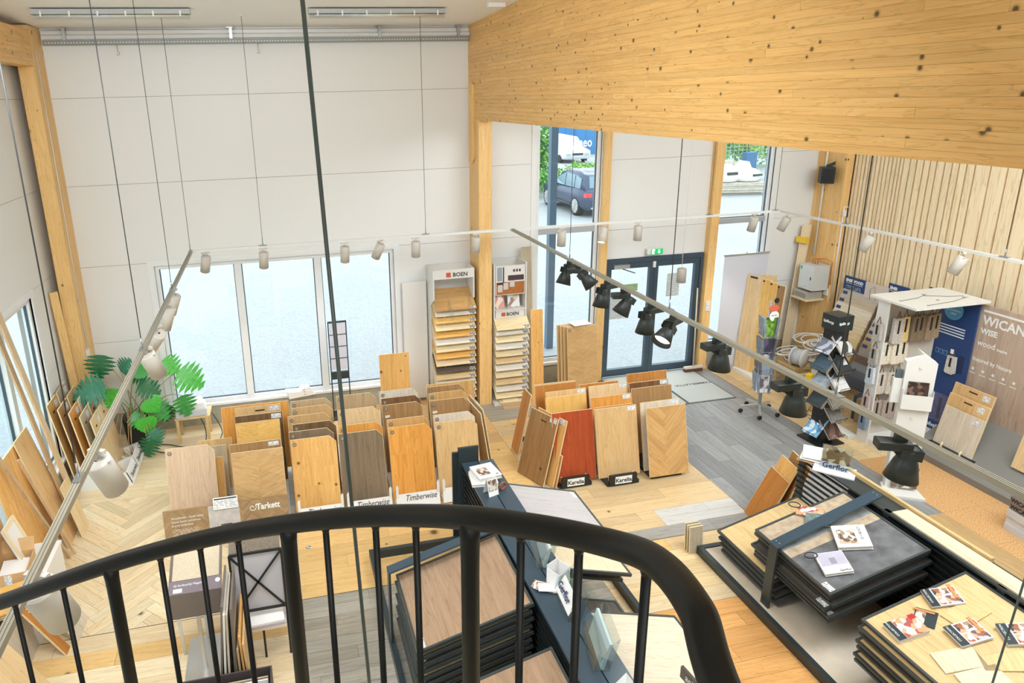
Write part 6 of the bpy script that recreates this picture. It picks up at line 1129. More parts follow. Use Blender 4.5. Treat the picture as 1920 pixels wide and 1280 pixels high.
# long planks and panels leaning on the left wall
GLW = 'timber leaning on the left wall'
def longplank(label, a, b, w_, t, m): o = MB().bar(a, b, w_, t, up=(1, 0, 0.2)).build('long_plank', m); tag(o, label, 'plank', GLW); return o
W_lp = wood('plank_leaning_oak', S(214, 184, 146), S(190, 158, 118), 'Z'); W_lpx = wood('plank_leaning_oak_x', S(222, 194, 156), S(196, 164, 124), 'Z', knots=0.4)
longplank('long oak plank leaning before the left window, reaching out of the picture', (-2.44, 7.66, 0), (-2.885, 7.60, 2.75), 0.11, 0.022, W_lpx)
longplank('second long oak plank just beneath the first at the left window', (-2.52, 7.60, 0), (-2.90, 7.58, 2.4), 0.09, 0.02, W_lp)
longplank('slim round-edged batten crossing in front of the oak panels at the left', (-2.46, 7.05, 0), (-2.86, 6.72, 1.62), 0.03, 0.03, W_lp)
longplank('narrow oak moulding resting on the floor beside the white bench', (-2.42, 7.11, 0), (-2.72, 6.98, 1.25), 0.022, 0.03, W_lp)
# wide panels: bottom edge near x -2.62, leaning to the wall
lean('wide oak parquet panel leaning below the left window', (-2.66, 6.62, 0), (-2.66, 7.50, 0), 1.30, 0.14, BW['knotty'], GLW, strips=(4, [[0.3, 0.7], [0.5], [0.2, 0.6], [0.45]]), t=0.02)
lean('light oak panel with a white edge in front of the wide parquet panel', (-2.50, 7.22, 0), (-2.50, 7.62, 0), 1.36, 0.24, BW['light'], GLW)
lean('narrow oak panel with white ends standing on the tiles by the left wall', (-2.40, 7.40, 0), (-2.40, 7.66, 0), 0.66, 0.2, BW['pale'], GLW)
lean('tan oak panel cut by the left picture edge', (-2.74, 6.05, 0), (-2.74, 6.58, 0), 1.15, 0.1, BW['tan'], GLW)
fr = thing('cabinet_door', 'small white framed cabinet door leaning among the panels at the left edge', 'cabinet door', (-2.60, 6.32, 0.46), (-0.3, 0, PI / 2)); MB().box(0, 0.28, 0, 0.02, 0, 0.42).build('panel', M_white, fr); MB().box(0, 0.28, -0.008, 0, 0, 0.04).box(0, 0.28, -0.008, 0, 0.38, 0.42).box(0, 0.04, -0.008, 0, 0.04, 0.38).box(0.24, 0.28, -0.008, 0, 0.04, 0.38).build('frame', W_core, fr)
wb = thing('work_bench', 'white bench with a carton on it by the left wall', 'bench', (-2.62, 6.25, 0)); MB().box(-0.26, 0.24, -0.5, 0.45, 0.42, 0.45).build('top', M_white, wb); MB().box(0.2, 0.235, -0.48, 0.43, 0.0, 0.42).build('side_panel', M_white, wb); MB().box(-0.24, -0.2, -0.48, 0.43, 0, 0.42).build('side_panel', M_white, wb)
M_kraft = mat('cardboard', S(206, 166, 116), 0.75, var=0.06, vs=12)
bxx = thing('open_carton', 'open cardboard carton with white plates on the white bench', 'carton', (-2.66, 6.22, 0.45), 0.08)
for q in ((-0.15, 0.15, -0.18, -0.174, 0, 0.13), (-0.15, 0.15, 0.174, 0.18, 0, 0.13), (-0.15, -0.144, -0.174, 0.174, 0, 0.13), (0.144, 0.15, -0.174, 0.174, 0, 0.13), (-0.144, 0.144, -0.174, 0.174, 0, 0.005)): MB().box(*q).build('side', M_kraft, bxx)
MB().box(-0.15, 0.15, 0, 0.004, 0, 0.12).build('flap', M_kraft, bxx, (0, 0.18, 0.13), (-0.5, 0, 0)); MB().box(-0.03, 0.03, -0.182, -0.18, 0.02, 0.12).build('label_sticker', M_label, bxx)
for i in range(3): o = MB().box(-0.11, 0.11, -0.13, 0.13, 0, 0.02).build('white_plate', M_wc, None, (-2.66 + 0.005 * i, 6.22, 0.457 + 0.028 * i), (0, 0.06, 0.08 + 0.03 * i)); tag(o, '%s white plate inside the open carton' % ('lowest', 'middle', 'topmost')[i], 'plate', 'plates in the carton')
for i in range(5): o = MB().box(-0.16, 0.16, -0.2, 0.2, 0, 0.012).build('wood_offcut', BWX[('light', 'oak', 'pale', 'light', 'orange')[i]], None, (-2.52, 5.80 + 0.02 * (i % 2), 0.452 + 0.013 * i), (0, 0, 0.2 + 0.05 * i)); tag(o, '%s wood offcut of the pile on the near end of the white bench' % ('lowest', 'second', 'third', 'fourth', 'topmost')[i], 'offcut', 'offcuts on the white bench')
# panels on the floor at the lower left
lean('white panel with printed marks leaning low at the lower left', (-2.055, 5.72, 0), (-2.045, 6.03, 0), 0.60, 0.52, BW['white'], 'panels at the lower left')
lean('orange knotty panel leaning low beside the white one', (-2.12, 5.57, 0), (-2.12, 5.68, 0), 0.70, 0.5, BW['rust'], 'panels at the lower left')
lean('pale cabinet side panel standing at the lower left edge', (-2.40, 5.30, 0), (-2.40, 6.0, 0), 0.5, 0.12, BW['white'], 'panels at the lower left')
lean('long pale board leaning at the bottom left corner', (-2.18, 4.55, 0), (-2.18, 5.28, 0), 0.8, 0.5, BW['pale'], 'panels at the lower left')
lean('white board with a brown edge leaning at the bottom left corner', (-2.32, 4.2, 0), (-2.30, 4.9, 0), 0.8, 0.4, BW['white'], 'panels at the lower left')
# small table with modems under the window
tb = thing('side_table', 'small low wooden table under the wide window', 'table', (-1.38, 9.60, 0)); MB().box(-0.24, 0.24, -0.16, 0.18, 0.36, 0.39).build('top', FT['oak'], tb)
for a, b in ((-0.21, -0.13), (0.19, -0.13), (-0.21, 0.15), (0.19, 0.15)): MB().box(a - 0.02, a + 0.02, b - 0.02, b + 0.02, 0, 0.36).build('leg', FT['oak'], tb)
pr = thing('printer', 'small grey and white device under papers on the low table', 'printer', (-1.40, 9.58, 0.39), 0.1); MB().box(-0.21, 0.21, -0.14, 0.14, 0, 0.1).build('body', mat('device_grey', S(196, 200, 206), 0.4), pr, bevel=0.01)
for i in range(4): MB().box(-0.17 + 0.01 * i, 0.2 - 0.01 * i, -0.12, 0.13, 0.102 + 0.02 * i, 0.119 + 0.02 * i).build('paper_pack', M_wc, pr, (0, 0, 0), (0, 0, 0.08 * (i - 1)))
for i, pts in enumerate(([(-1.3, 9.5, 0.40), (-1.22, 9.42, 0.2), (-1.25, 9.3, 0.02), (-1.5, 9.15, 0.01), (-1.75, 9.2, 0.01), (-1.95, 9.35, 0.01)], [(-1.12, 9.55, 0.38), (-1.0, 9.45, 0.1), (-1.15, 9.25, 0.012), (-1.5, 9.3, 0.012), (-1.7, 9.42, 0.012), (-1.9, 9.5, 0.012)])):
    o = MB().tube([tuple(v) for v in catmull([Vector(p) for p in pts], 5)], 0.007, 6).build('power_cord', M_ink if i == 0 else M_dgrey); tag(o, ('black power cord looping from the table towards the plant', 'grey power cord curving along the floor by the plant')[i], 'cord', 'cords by the plant')
pf = thing('paper_parcel', 'crumpled white paper parcel on the window sill', 'parcel', (0.16, 9.9, 0.345), 0.2)
MB().prism([(-0.2, 0), (0.2, 0), (0.14, 0.07), (-0.22, 0.11)], -0.08, 0.08, 'Y').build('fold', M_wc, pf); MB().prism([(-0.05, 0.05), (0.18, 0.04), (0.12, 0.13), (0.0, 0.12)], -0.07, 0.06, 'Y').build('fold', M_wc, pf); MB().box(0.02, 0.05, -0.085, 0.085, 0.02, 0.13).build('band', M_label, pf)
jb = box_thing('socket_box', 'white socket box low on the left corner column', 'socket', (-2.63, 9.62, 1.38), (0.03, 0.09, 0.10), M_white)
cw = MB().tube([(-2.632, 9.66, 5.30), (-2.632, 9.64, 1.45)], 0.006, 6).build('cable_run', M_white); tag(cw, 'thin white cable clipped down the left corner column', 'cable')
cw = MB().tube([(-2.60, 9.60, 1.42), (-2.2, 9.5, 1.15), (-1.95, 9.5, 0.9)], 0.004, 5).build('cable_run', M_white); tag(cw, 'thin cord drooping from the socket box to the plant', 'cable')
bd_ = MB().bar((-2.80, 9.46, 0.4), (-2.86, 9.42, 2.35), 0.03, 0.1).build('leaning_batten', W_glulam); tag(bd_, 'thin batten leaning behind the left corner column', 'batten')
# ------------------------------------------------------------------ monstera in a black pot
pt = thing('potted_plant', 'large swiss cheese plant in a tall black pot by the left corner', 'plant', (-2.1, 9.42, 0))
MB().lathe([(0.13, 0), (0.15, 0.02), (0.19, 0.5), (0.195, 0.52), (0.18, 0.52), (0.17, 0.46)], 28, cap=False).lathe([(0.001, 0.005), (0.13, 0.005)], 28, cap=False).build('pot', mat('pot_black', S(34, 36, 38), 0.5), pt); MB().lathe([(0.001, 0.46), (0.172, 0.46)], 20, cap=False).build('soil', mat('soil', S(70, 52, 38), 0.95), pt)
M_leaf = [mat('leaf_bright_green', S(70, 176, 56), 0.35, var=0.2, vs=9), mat('leaf_mid_green', S(58, 146, 66), 0.35, var=0.2, vs=9), mat('leaf_deep_green', S(38, 104, 62), 0.35, var=0.2, vs=9), mat('leaf_blue_green', S(58, 126, 96), 0.35, var=0.2, vs=9)]
M_stem = mat('stem_green', S(130, 150, 90), 0.5); M_root = mat('aerial_root', S(176, 146, 104), 0.7)
def leafmesh(n=7, seed=0, young=False):
    rr = random.Random(seed); V = []; F = []
    def prof(t): return 0.64 * math.sin(PI * min(1, (t * 0.92 + 0.08)) ** 0.75) + 0.02
    steps = n * 4; mid = []
    for i in range(steps + 1):
        t = i / steps; V.append((0, t, -0.18 * t * t)); mid.append(len(V) - 1)
    for sd in (-1, 1):
        for k in range(n):
            t0, t1 = k / n, (k + 1) / n; inner = []; i0 = k * 4
            ring = [[], [], []]
            for j in range(5):
                t = t0 + (t1 - t0) * j / 4
                cut = 1.0 if (young or k in (0,)) else (0.86 - 0.1 * rr.random())
                pinch = 0.0 if young else 0.42
                # notch: edges of each lobe pulled together outward
                for q, rad in enumerate((0.33, 0.72, 1.0)):
                    w_ = prof(t) * rad; tt = t + (0.06 * rad if not young else 0.03) ; squeeze = (j - 2) / 2 * pinch * (rad ** 3) * (t1 - t0)
                    if q == 2: w_ *= (1.0 - 0.10 * ((j - 2) / 2) ** 2)
                    V.append((sd * w_, tt - squeeze - 0.10 * rad * (1 - t) * 0.6, -0.18 * t * t - 0.10 * w_ * w_)); ring[q].append(len(V) - 1)
            for j in range(4):
                a, b = mid[i0 + j], mid[i0 + j + 1]
                F.append((a, b, ring[0][j + 1], ring[0][j]) if sd > 0 else (a, ring[0][j], ring[0][j + 1], b))
                for q in (0, 1): F.append((ring[q][j], ring[q][j + 1], ring[q + 1][j + 1], ring[q + 1][j]) if sd > 0 else (ring[q][j], ring[q + 1][j], ring[q + 1][j + 1], ring[q][j + 1]))
    mb = MB(); mb.add(V, F, True); return mb
LEAVES = [(-2.43, 9.30, 1.33, 0.34, -0.2, -1, 2), (-2.52, 9.0, 1.12, 0.42, -1, -0.25, 3), (-2.32, 9.15, 0.93, 0.28, -0.1, -1, 0), (-2.15, 9.4, 1.27, 0.24, 0.5, 0.6, 3), (-1.92, 9.35, 1.20, 0.22, 0.9, -0.3, 1), (-1.55, 9.35, 1.22, 0.30, 0.8, -0.7, 0), (-1.32, 9.3, 1.03, 0.40, 0.85, -0.6, 0), (-1.86, 9.3, 0.96, 0.32, 0.9, -0.5, 2), (-2.03, 9.2, 0.56, 0.26, 0.7, -0.6, 1), (-1.93, 9.15, 0.48, 0.24, 0.1, -1, 0), (-1.76, 9.3, 0.60, 0.30, 0.6, -0.7, 1), (-1.44, 9.4, 0.60, 0.32, 0.25, -1, 1), (-1.93, 9.05, 0.20, 0.28, -0.3, -1, 2), (-1.82, 9.1, 0.32, 0.24, 0.4, -0.9, 3), (-1.72, 9.45, 0.50, 0.26, -0.3, -1, 2), (-2.05, 9.5, 1.10, 0.26, -0.5, 0.4, 2), (-1.83, 9.2, 0.74, 0.24, 0.6, -0.8, 0), (-2.62, 9.15, 1.02, 0.30, -0.8, -0.6, 2)]
for i, (x, y, z, L_, dx, dz, mi) in enumerate(LEAVES):
    tip = Vector((dx, -0.25, dz)).normalized(); toc = (Vector((0, 0, 4.63)) - Vector((x, y, z))).normalized() + Vector((random.uniform(-.35, .35), random.uniform(-.2, .2), 0.5 + random.uniform(-.2, .3)))
    n = (toc - tip * toc.dot(tip)).normalized(); sx = tip.cross(n).normalized()
    M_ = Matrix(((sx.x, tip.x, n.x, x), (sx.y, tip.y, n.y, y), (sx.z, tip.z, n.z, z), (0, 0, 0, 1)))
    base = Vector((x, y, z)) - tip * L_ * 0.45; M_.translation = base
    lf = leafmesh(6, i, i in (4, 9, 16)).build('leaf', M_leaf[mi], pt); lf.matrix_local = Matrix.Translation((2.1, -9.42, 0)) @ M_ @ Matrix.Scale(L_ * 0.96, 4)
    r0 = Vector((-2.1 + random.uniform(-.1, .1), 9.42 + random.uniform(-.1, .1), 0.46)); mid = (r0 + base) / 2 + Vector((0, 0, 0.16 if z > 0.7 else 0.3))
    pts = [r0 * (1 - t) ** 2 + mid * 2 * t * (1 - t) + base * t * t - Vector((-2.1, 9.42, 0)) for t in [k / 8 for k in range(9)]]
    MB().tube(pts, [0.009 - 0.0006 * k for k in range(9)], 6).build('stem', M_stem if i % 3 else M_root, pt)
for i in range(9):
    a = random.uniform(-2.6, -0.2); p0 = Vector((0.15 * math.cos(a), 0.15 * math.sin(a), 0.47)); p3 = Vector((0.42 * math.cos(a) + random.uniform(-.1, .1), 0.36 * math.sin(a), 0.02 + 0.2 * random.random()))
    MB().tube([p0, p0 * 1.4 + Vector((0, 0, 0.08)), (p0 + p3) / 2 + Vector((0.1 * math.cos(a), 0.1 * math.sin(a), 0)), p3], 0.005, 5).build('aerial_root', M_root, pt)
# ------------------------------------------------------------------ lower-left sample desk, cross-braced box, upright boards
M_brz = mat('desk_bronze', S(112, 102, 94), 0.4); M_crpt = mat('vinyl_speckle', S(206, 190, 164), 0.7, var=0.18, vs=160)
dk = thing('sample_desk', 'sloped sample desk with a speckled vinyl sheet behind the handrail', 'display desk', (-1.115, 5.08, 0))
ang = math.radians(22)
MB().box(0, 0.42, 0, 0.44, -0.02, 0).build('sheet_tray', M_brz, dk, (0, 0, 0.80), (ang, 0, 0)); MB().box(0.025, 0.40, 0.125, 0.43, 0.0, 0.004).build('vinyl_sheet', M_crpt, dk, (0, 0, 0.80), (ang, 0, 0)); s_ = MB().box(0.0, 0.42, 0.0, 0.12, 0.0, 0.005).build('label_strip', mat('strip_mauve', S(128, 116, 122), 0.4), dk, (0, 0, 0.80), (ang, 0, 0))
text('iQ Surface/iQ Megalit', 0.026, M_paper, s_, (0.04, 0.07, 0.006), (0, 0, 0)); MB().box(0.04, 0.11, 0.015, 0.05, 0.005, 0.0058).build('white_patch', M_paper, s_); MB().lathe([(0.02, 0.0055), (0.02, 0.0062)], 16, (0.39, 0.08, 0)).build('round_mark', M_paper, s_)
MB().box(0, 0.42, -0.005, 0.01, 0.57, 0.80).build('apron', M_brz, dk)
MB().box(0.195, 0.225, 0.0, 0.03, 0, 0.58).build('leg', M_alu, dk); MB().box(0.195, 0.225, 0.36, 0.39, 0, 0.92).build('leg', M_alu, dk); MB().bar((0.05, 0.02, 0.57), (0.02, 0.25, 0.0), 0.025, 0.025).build('leg', M_alu, dk); MB().box(0.0, 0.42, 0.1, 0.5, 0.5, 0.52).build('shelf', BWX['light'], dk); MB().box(0.05, 0.4, -0.1, 0.4, 0.0, 0.03).build('foot', M_alu, dk)
vs_ = thing('vinyl_swatch_card', 'dark speckled carpet card above the cross-braced box', 'sample card', (-0.62, 5.16, 1.0), (0.35, 0, 0)); MB().box(0, 0.42, 0, 0.2, 0, 0.012).build('card', mat('carpet_dark_speckle', S(120, 108, 94), 0.9, var=0.4, vs=120), vs_)
xb = thing('cross_braced_stand', 'black framed stand with a cross-braced white front behind the handrail', 'display stand', (-0.61, 5.12, 0)); f = MB()
for a, b in (((0, 0, 0), (0, 0, 1.06)), ((0.42, 0, 0), (0.42, 0, 1.06)), ((0, 0, 1.06), (0.42, 0, 1.06)), ((0, 0, 0.50), (0.42, 0, 0.50)), ((0, 0.35, 0), (0, 0.35, 1.06)), ((0.42, 0.35, 0), (0.42, 0.35, 1.06)), ((0, 0, 0.36), (0.42, 0, 0.36)), ((0.21, 0, 0), (0.21, 0, 0.36))): f.bar(a, b, 0.018, 0.018, up=(0, 1, 0))
f.build('frame', M_black, xb); MB().box(0.01, 0.41, 0.01, 0.02, 0.51, 1.05).build('front_sheet', mat('front_lilac_grey', S(196, 194, 198), 0.5), xb); MB().bar((0, -0.012, 0.5), (0.42, -0.012, 1.06), 0.018, 0.006, up=(0, 1, 0)).build('brace', M_black, xb); MB().bar((0, -0.012, 1.06), (0.42, -0.012, 0.5), 0.018, 0.006, up=(0, 1, 0)).build('brace', M_black, xb); MB().box(0.0, 0.42, -0.04, 0.36, 0.345, 0.36).build('shelf', M_black, xb)
for i in range(3): o = MB().box(-0.18, 0.19 - 0.01 * i, -0.1, 0.12, 0, 0.02).build('sample_folder', (mat('folder_cream', S(226, 214, 192), 0.6), mat('folder_lilac', S(196, 184, 196), 0.6), M_wc)[i], None, (-0.39, 5.12, 0.362 + 0.024 * i), (0, 0, 0.03 * i)); tag(o, '%s folder on the shelf of the cross-braced stand' % ('lowest cream', 'middle lilac', 'topmost white')[i], 'folder', 'folders on the cross-braced stand')
mm = [M_brz, mat('panel_white_grey', S(222, 214, 204), 0.5), mat('panel_cream', S(226, 216, 196), 0.5), M_brz, BW['ash'], BW['taupe'], BW['knotty'], BW['light']]
for i in range(8):
    o = MB().box(0, 0.016, -0.5, 0, 0, 1.04 - 0.04 * (i % 3) - (0.3 if i > 4 else 0)).build('upright_panel', mm[i], None, (-0.75 + 0.036 * i + (0.02 if i == 3 else 0), 5.05, 0.0), (0.03 * (i % 2), 0.10 - 0.02 * i, 0)); tag(o, '%s of the thin panels standing between desk and cross-braced stand' % ('first from the left', 'second', 'third', 'fourth', 'fifth', 'sixth', 'seventh', 'last')[i], 'panel', 'thin upright panels')
tbx = thing('sample_crate', 'dark sample crate with white printed cards at the bottom picture edge', 'crate', (-0.98, 4.10, 0)); 
for q in ((0, 0.66, 0, 0.012, 0, 0.5), (0, 0.66, 0.36, 0.372, 0, 0.5), (0, 0.012, 0.012, 0.36, 0, 0.5), (0.648, 0.66, 0.012, 0.36, 0, 0.5), (0.012, 0.648, 0.012, 0.36, 0, 0.012)): MB().box(*q).build('side', mat('crate_dark', S(74, 66, 66), 0.5), tbx)
for i in range(5): MB().box(0.06 + 0.12 * i, 0.14 + 0.12 * i, -0.002, 0.0, 0.36 + 0.02 * (i % 2), 0.48).build('printed_card', (M_label, M_wc, M_ph1, M_label, M_wc)[i], tbx)
for i in range(6): MB().box(0.03, 0.63, 0.05 + 0.05 * i, 0.06 + 0.05 * i, 0.02, 0.49 - 0.02 * (i % 2)).build('divider_panel', (M_brz, M_wc, BW['ash'])[i % 3], tbx)
tg = MB().box(0, 0.055, 0, 0.055, 0, 0.001).build('floor_label', M_label, None, (0.02, 6.55, 0.0006), (0, 0, 0.1)); tag(tg, 'white paper label stuck on the yellow oak floor', 'label', 'floor labels')
tg = MB().box(0, 0.08, 0, 0.12, 0, 0.001).build('floor_label', M_label, None, (2.50, 8.40, 0.0006), (0, 0, 0.1)); tag(tg, 'white paper label stuck on the warm oak floor near the column', 'label', 'floor labels')
# ================================================================== OUTSIDE
G0 = -0.15
gr = MB().box(-60, 90, 10.25, 140, G0 - 0.1, G0).box(-60, -3.15, -20, 10.25, G0 - 0.1, G0).build('ground', mat('asphalt_pale', S(164, 168, 170), 0.9, var=0.22, vs=3.0, bump=(60, 0.3))); struct(gr, 'pale gravelled asphalt forecourt outside the windows')
# finer gravel speckle in the same asphalt
nt = MATS['asphalt_pale'].node_tree
for n_ in nt.nodes:
    if n_.type == 'TEX_NOISE' and abs(n_.inputs['Scale'].default_value - 3.0) < 1e-3: n_.inputs['Scale'].default_value = 18.0; n_.inputs['Detail'].default_value = 9; n_.inputs['Roughness'].default_value = 0.75
po = MB().box(4.95, 5.08, 11.93, 12.06, G0, 5.2).build('steel_post', mat('post_slate', S(92, 116, 136), 0.5)); tag(po, 'slate blue steel canopy post outside the tall window', 'post')
vg = MB().box(-8, -3.2, 4, 7.9, G0, G0 + 0.02).build('lawn', mat('grass', S(126, 160, 88), 0.9, var=0.3, vs=20)); tag(vg, 'strip of green lawn outside the left window', 'lawn')
# parked car (its left side faces the window)
car = thing('car', 'dark blue-grey estate car parked outside the tall window', 'car', (12.85, 27.5, G0))
M_car = mat('car_paint', S(72, 84, 108), 0.25, metal=0.3); M_cg = mat('car_glass', S(120, 150, 160), 0.1, metal=0.2); M_ty = mat('tyre', S(40, 42, 46), 0.7); M_rim = mat('rim_silver', S(206, 206, 204), 0.3, metal=0.6)
def loft(secs, m, name, parent):
    """secs: list of (y, [(x, z)...]) half outlines mirrored"""
    mb = MB(); n = len(secs[0][1]); V = []
    for y, hl in secs: V += [(-x, y, z) for x, z in hl] + [(x, y, z) for x, z in hl[::-1]]
    k = 2 * n; F = [(i * k + j, i * k + (j + 1) % k, (i + 1) * k + (j + 1) % k, (i + 1) * k + j) for i in range(len(secs) - 1) for j in range(k)] + [tuple(range(k))[::-1], tuple((len(secs) - 1) * k + j for j in range(k))]
    mb.add(V, F, True); return mb.build(name, m, parent)
b1 = lambda w_, zl, zm, zt: [(w_ * 0.86, zl), (w_, zl + 0.15), (w_ * 1.0, zm), (w_ * 0.97, zt - 0.05), (w_ * 0.9, zt)]
loft([(-2.35, b1(0.80, 0.45, 0.7, 0.95)), (-2.28, b1(0.92, 0.3, 0.75, 1.08)), (-1.6, b1(0.97, 0.28, 0.8, 1.12)), (0, b1(0.97, 0.28, 0.78, 1.06)), (1.2, b1(0.96, 0.28, 0.78, 1.04)), (2.0, b1(0.92, 0.28, 0.72, 0.97)), (2.38, b1(0.78, 0.35, 0.62, 0.82))], M_car, 'body', car)
g1 = lambda w_, zl, zt: [(w_, zl), (w_ * 0.96, zl + (zt - zl) * 0.5), (w_ * 0.83, zt - 0.05), (w_ * 0.7, zt)]
loft([(-2.2, g1(0.88, 1.05, 1.12)), (-1.85, g1(0.9, 1.05, 1.62)), (-1.2, g1(0.92, 1.05, 1.72)), (-0.2, g1(0.92, 1.04, 1.74)), (0.4, g1(0.9, 1.04, 1.62)), (1.15, g1(0.86, 1.02, 1.08))], M_car, 'cabin', car)
for y0, y1, z1a, z1b in ((-1.75, -1.25, 1.48, 1.60), (-1.18, -0.35, 1.6, 1.62), (-0.27, 0.75, 1.62, 1.30)):
    for s_ in (-1, 1): MB().add([(s_ * 0.925, y0, 1.10), (s_ * 0.925, y1, 1.10), (s_ * 0.86, y1, z1b), (s_ * 0.86, y0, z1a), (s_ * 0.9, y0, 1.10), (s_ * 0.9, y1, 1.10), (s_ * 0.84, y1, z1b), (s_ * 0.84, y0, z1a)], [(0, 1, 2, 3), (4, 7, 6, 5), (0, 4, 5, 1), (1, 5, 6, 2), (2, 6, 7, 3), (3, 7, 4, 0)]).build('side_window', M_cg, car)
MB().add([(-0.7, -2.13, 1.15), (0.7, -2.13, 1.15), (0.62, -1.9, 1.58), (-0.62, -1.9, 1.58), (-0.7, -2.17, 1.16), (0.7, -2.17, 1.16), (0.62, -1.94, 1.59), (-0.62, -1.94, 1.59)], [(0, 1, 2, 3), (4, 7, 6, 5), (0, 4, 5, 1), (1, 5, 6, 2), (2, 6, 7, 3), (3, 7, 4, 0)]).build('rear_window', M_cg, car)
for s_ in (-1, 1):
    MB().box(s_ * 0.82 - 0.14, s_ * 0.82 + 0.14, -2.36, -2.2, 0.82, 0.98).build('tail_light', mat('tail_red', S(226, 70, 74), 0.3), car); MB().box(s_ * 1.02 - 0.07, s_ * 1.02 + 0.07, 0.75, 0.9, 1.02, 1.18).build('mirror', M_car, car); MB().box(s_ * 0.985 - 0.01, s_ * 0.985 + 0.01, -1.0, 1.0, 0.38, 0.46).build('sill_trim', M_dgrey, car)
    MB().box(s_ * 0.6 - 0.1, s_ * 0.6 + 0.1, -2.38, -2.3, 0.36, 0.42).build('exhaust', M_rim, car)
    for y in (-1.44, 1.5):
        t1 = MB().lathe([(0.25, -0.12), (0.37, -0.12), (0.38, -0.08), (0.38, 0.08), (0.37, 0.12), (0.25, 0.12)], 28); t1.xf(Matrix.Rotation(PI / 2, 4, 'Y')); wh = t1.build('wheel', M_ty, car, (s_ * 0.86, y, 0.38))
        for k in range(10): a = k * 2 * PI / 10; MB().bar((s_ * 0.125, 0.04 * math.cos(a), 0.04 * math.sin(a)), (s_ * 0.125, 0.27 * math.cos(a), 0.27 * math.sin(a)), 0.03, 0.045, up=(1, 0, 0)).build('spoke', M_rim, wh)
        t1 = MB().lathe([(0.255, -0.125), (0.28, -0.125), (0.28, 0.125), (0.255, 0.125)], 28); t1.xf(Matrix.Rotation(PI / 2, 4, 'Y')); t1.build('rim', M_rim, wh)
    MB().tube([(s_ * 0.68, -1.9, 1.70), (s_ * 0.7, -1.2, 1.79), (s_ * 0.7, -0.2, 1.80), (s_ * 0.68, 0.3, 1.72)], 0.015, 6).build('roof_rail', M_rim, car)
# shrubs: many small leaf quads on a branching cloud
def shrub(name, label, cat, loc, rx, ry, rz_, n, cols, size=0.09, group=None, trunk=True):
    o = thing(name, label, cat, loc, 0, group); rr = random.Random(int(loc[0] * 77 + loc[1] * 13)); V = [[] for _ in cols]; F = [[] for _ in cols]
    lumps = [(rr.uniform(-.75, .75) * rx, rr.uniform(-.75, .75) * ry, rr.uniform(0.25, 0.85) * rz_, rr.uniform(0.25, 0.5)) for _ in range(16)]
    for i in range(n):
        lx, ly, lz, lr = rr.choice(lumps); u = Vector((rr.gauss(0, 1), rr.gauss(0, 1), rr.gauss(0, 1))).normalized() * (rr.random() ** 0.4)
        c = Vector((lx + u.x * lr * rx, ly + u.y * lr * ry, max(0.02, lz + u.z * lr * rz_ * 0.7))); a = Vector((rr.gauss(0, 1), rr.gauss(0, 1), rr.gauss(0, 1))).normalized(); b = a.cross(Vector((rr.gauss(0, 1), rr.gauss(0, 1), rr.gauss(0, 1)))).normalized(); s_ = size * rr.uniform(0.6, 1.3)
        k = rr.randrange(len(cols)); q = len(V[k]); V[k] += [tuple(c - a * s_), tuple(c + b * s_ * 0.5), tuple(c + a * s_), tuple(c - b * s_ * 0.5)]; F[k].append((q, q + 1, q + 2, q + 3))
    for k, cm in enumerate(cols):
        mb = MB(); mb.add(V[k], F[k]); f_ = mb.build('foliage', cm, o); f_['kind'] = 'stuff'
    if trunk: MB().tube([(0, 0, 0), (0.05 * rx, 0, rz_ * 0.6)], [0.06, 0.03], 8).build('trunk', mat('bark', S(120, 100, 80), 0.8), o)
    return o
LG = [mat('foliage_light', S(150, 200, 96), 0.6), mat('foliage_mid', S(110, 176, 84), 0.6), mat('foliage_dark', S(70, 140, 70), 0.6)]
LY = [mat('foliage_olive', S(176, 196, 120), 0.6), LG[0], LG[1]]
shrub('tree', 'bright green bushy tree beyond the parked car', 'tree', (12.9, 34.0, G0), 1.15, 1.2, 4.2, 4200, LG, 0.13)
shrub('bush', 'low green bush at the left end of the hedge behind the car', 'bush', (11.6, 31.8, G0), 1.3, 1.0, 1.9, 2600, LG, 0.10, 'hedge behind the car', False)
for i, x in enumerate((14.6, 17.0, 19.4)): shrub('bush', ('yellow-green hedge bush directly behind the car roof', 'middle yellow-green hedge bush behind the car', 'right yellow-green hedge bush behind the car')[i], 'bush', (x, 33.0 + 0.4 * i, G0), 1.6, 0.9, 1.35, 2400, LY, 0.10, 'hedge behind the car', False)
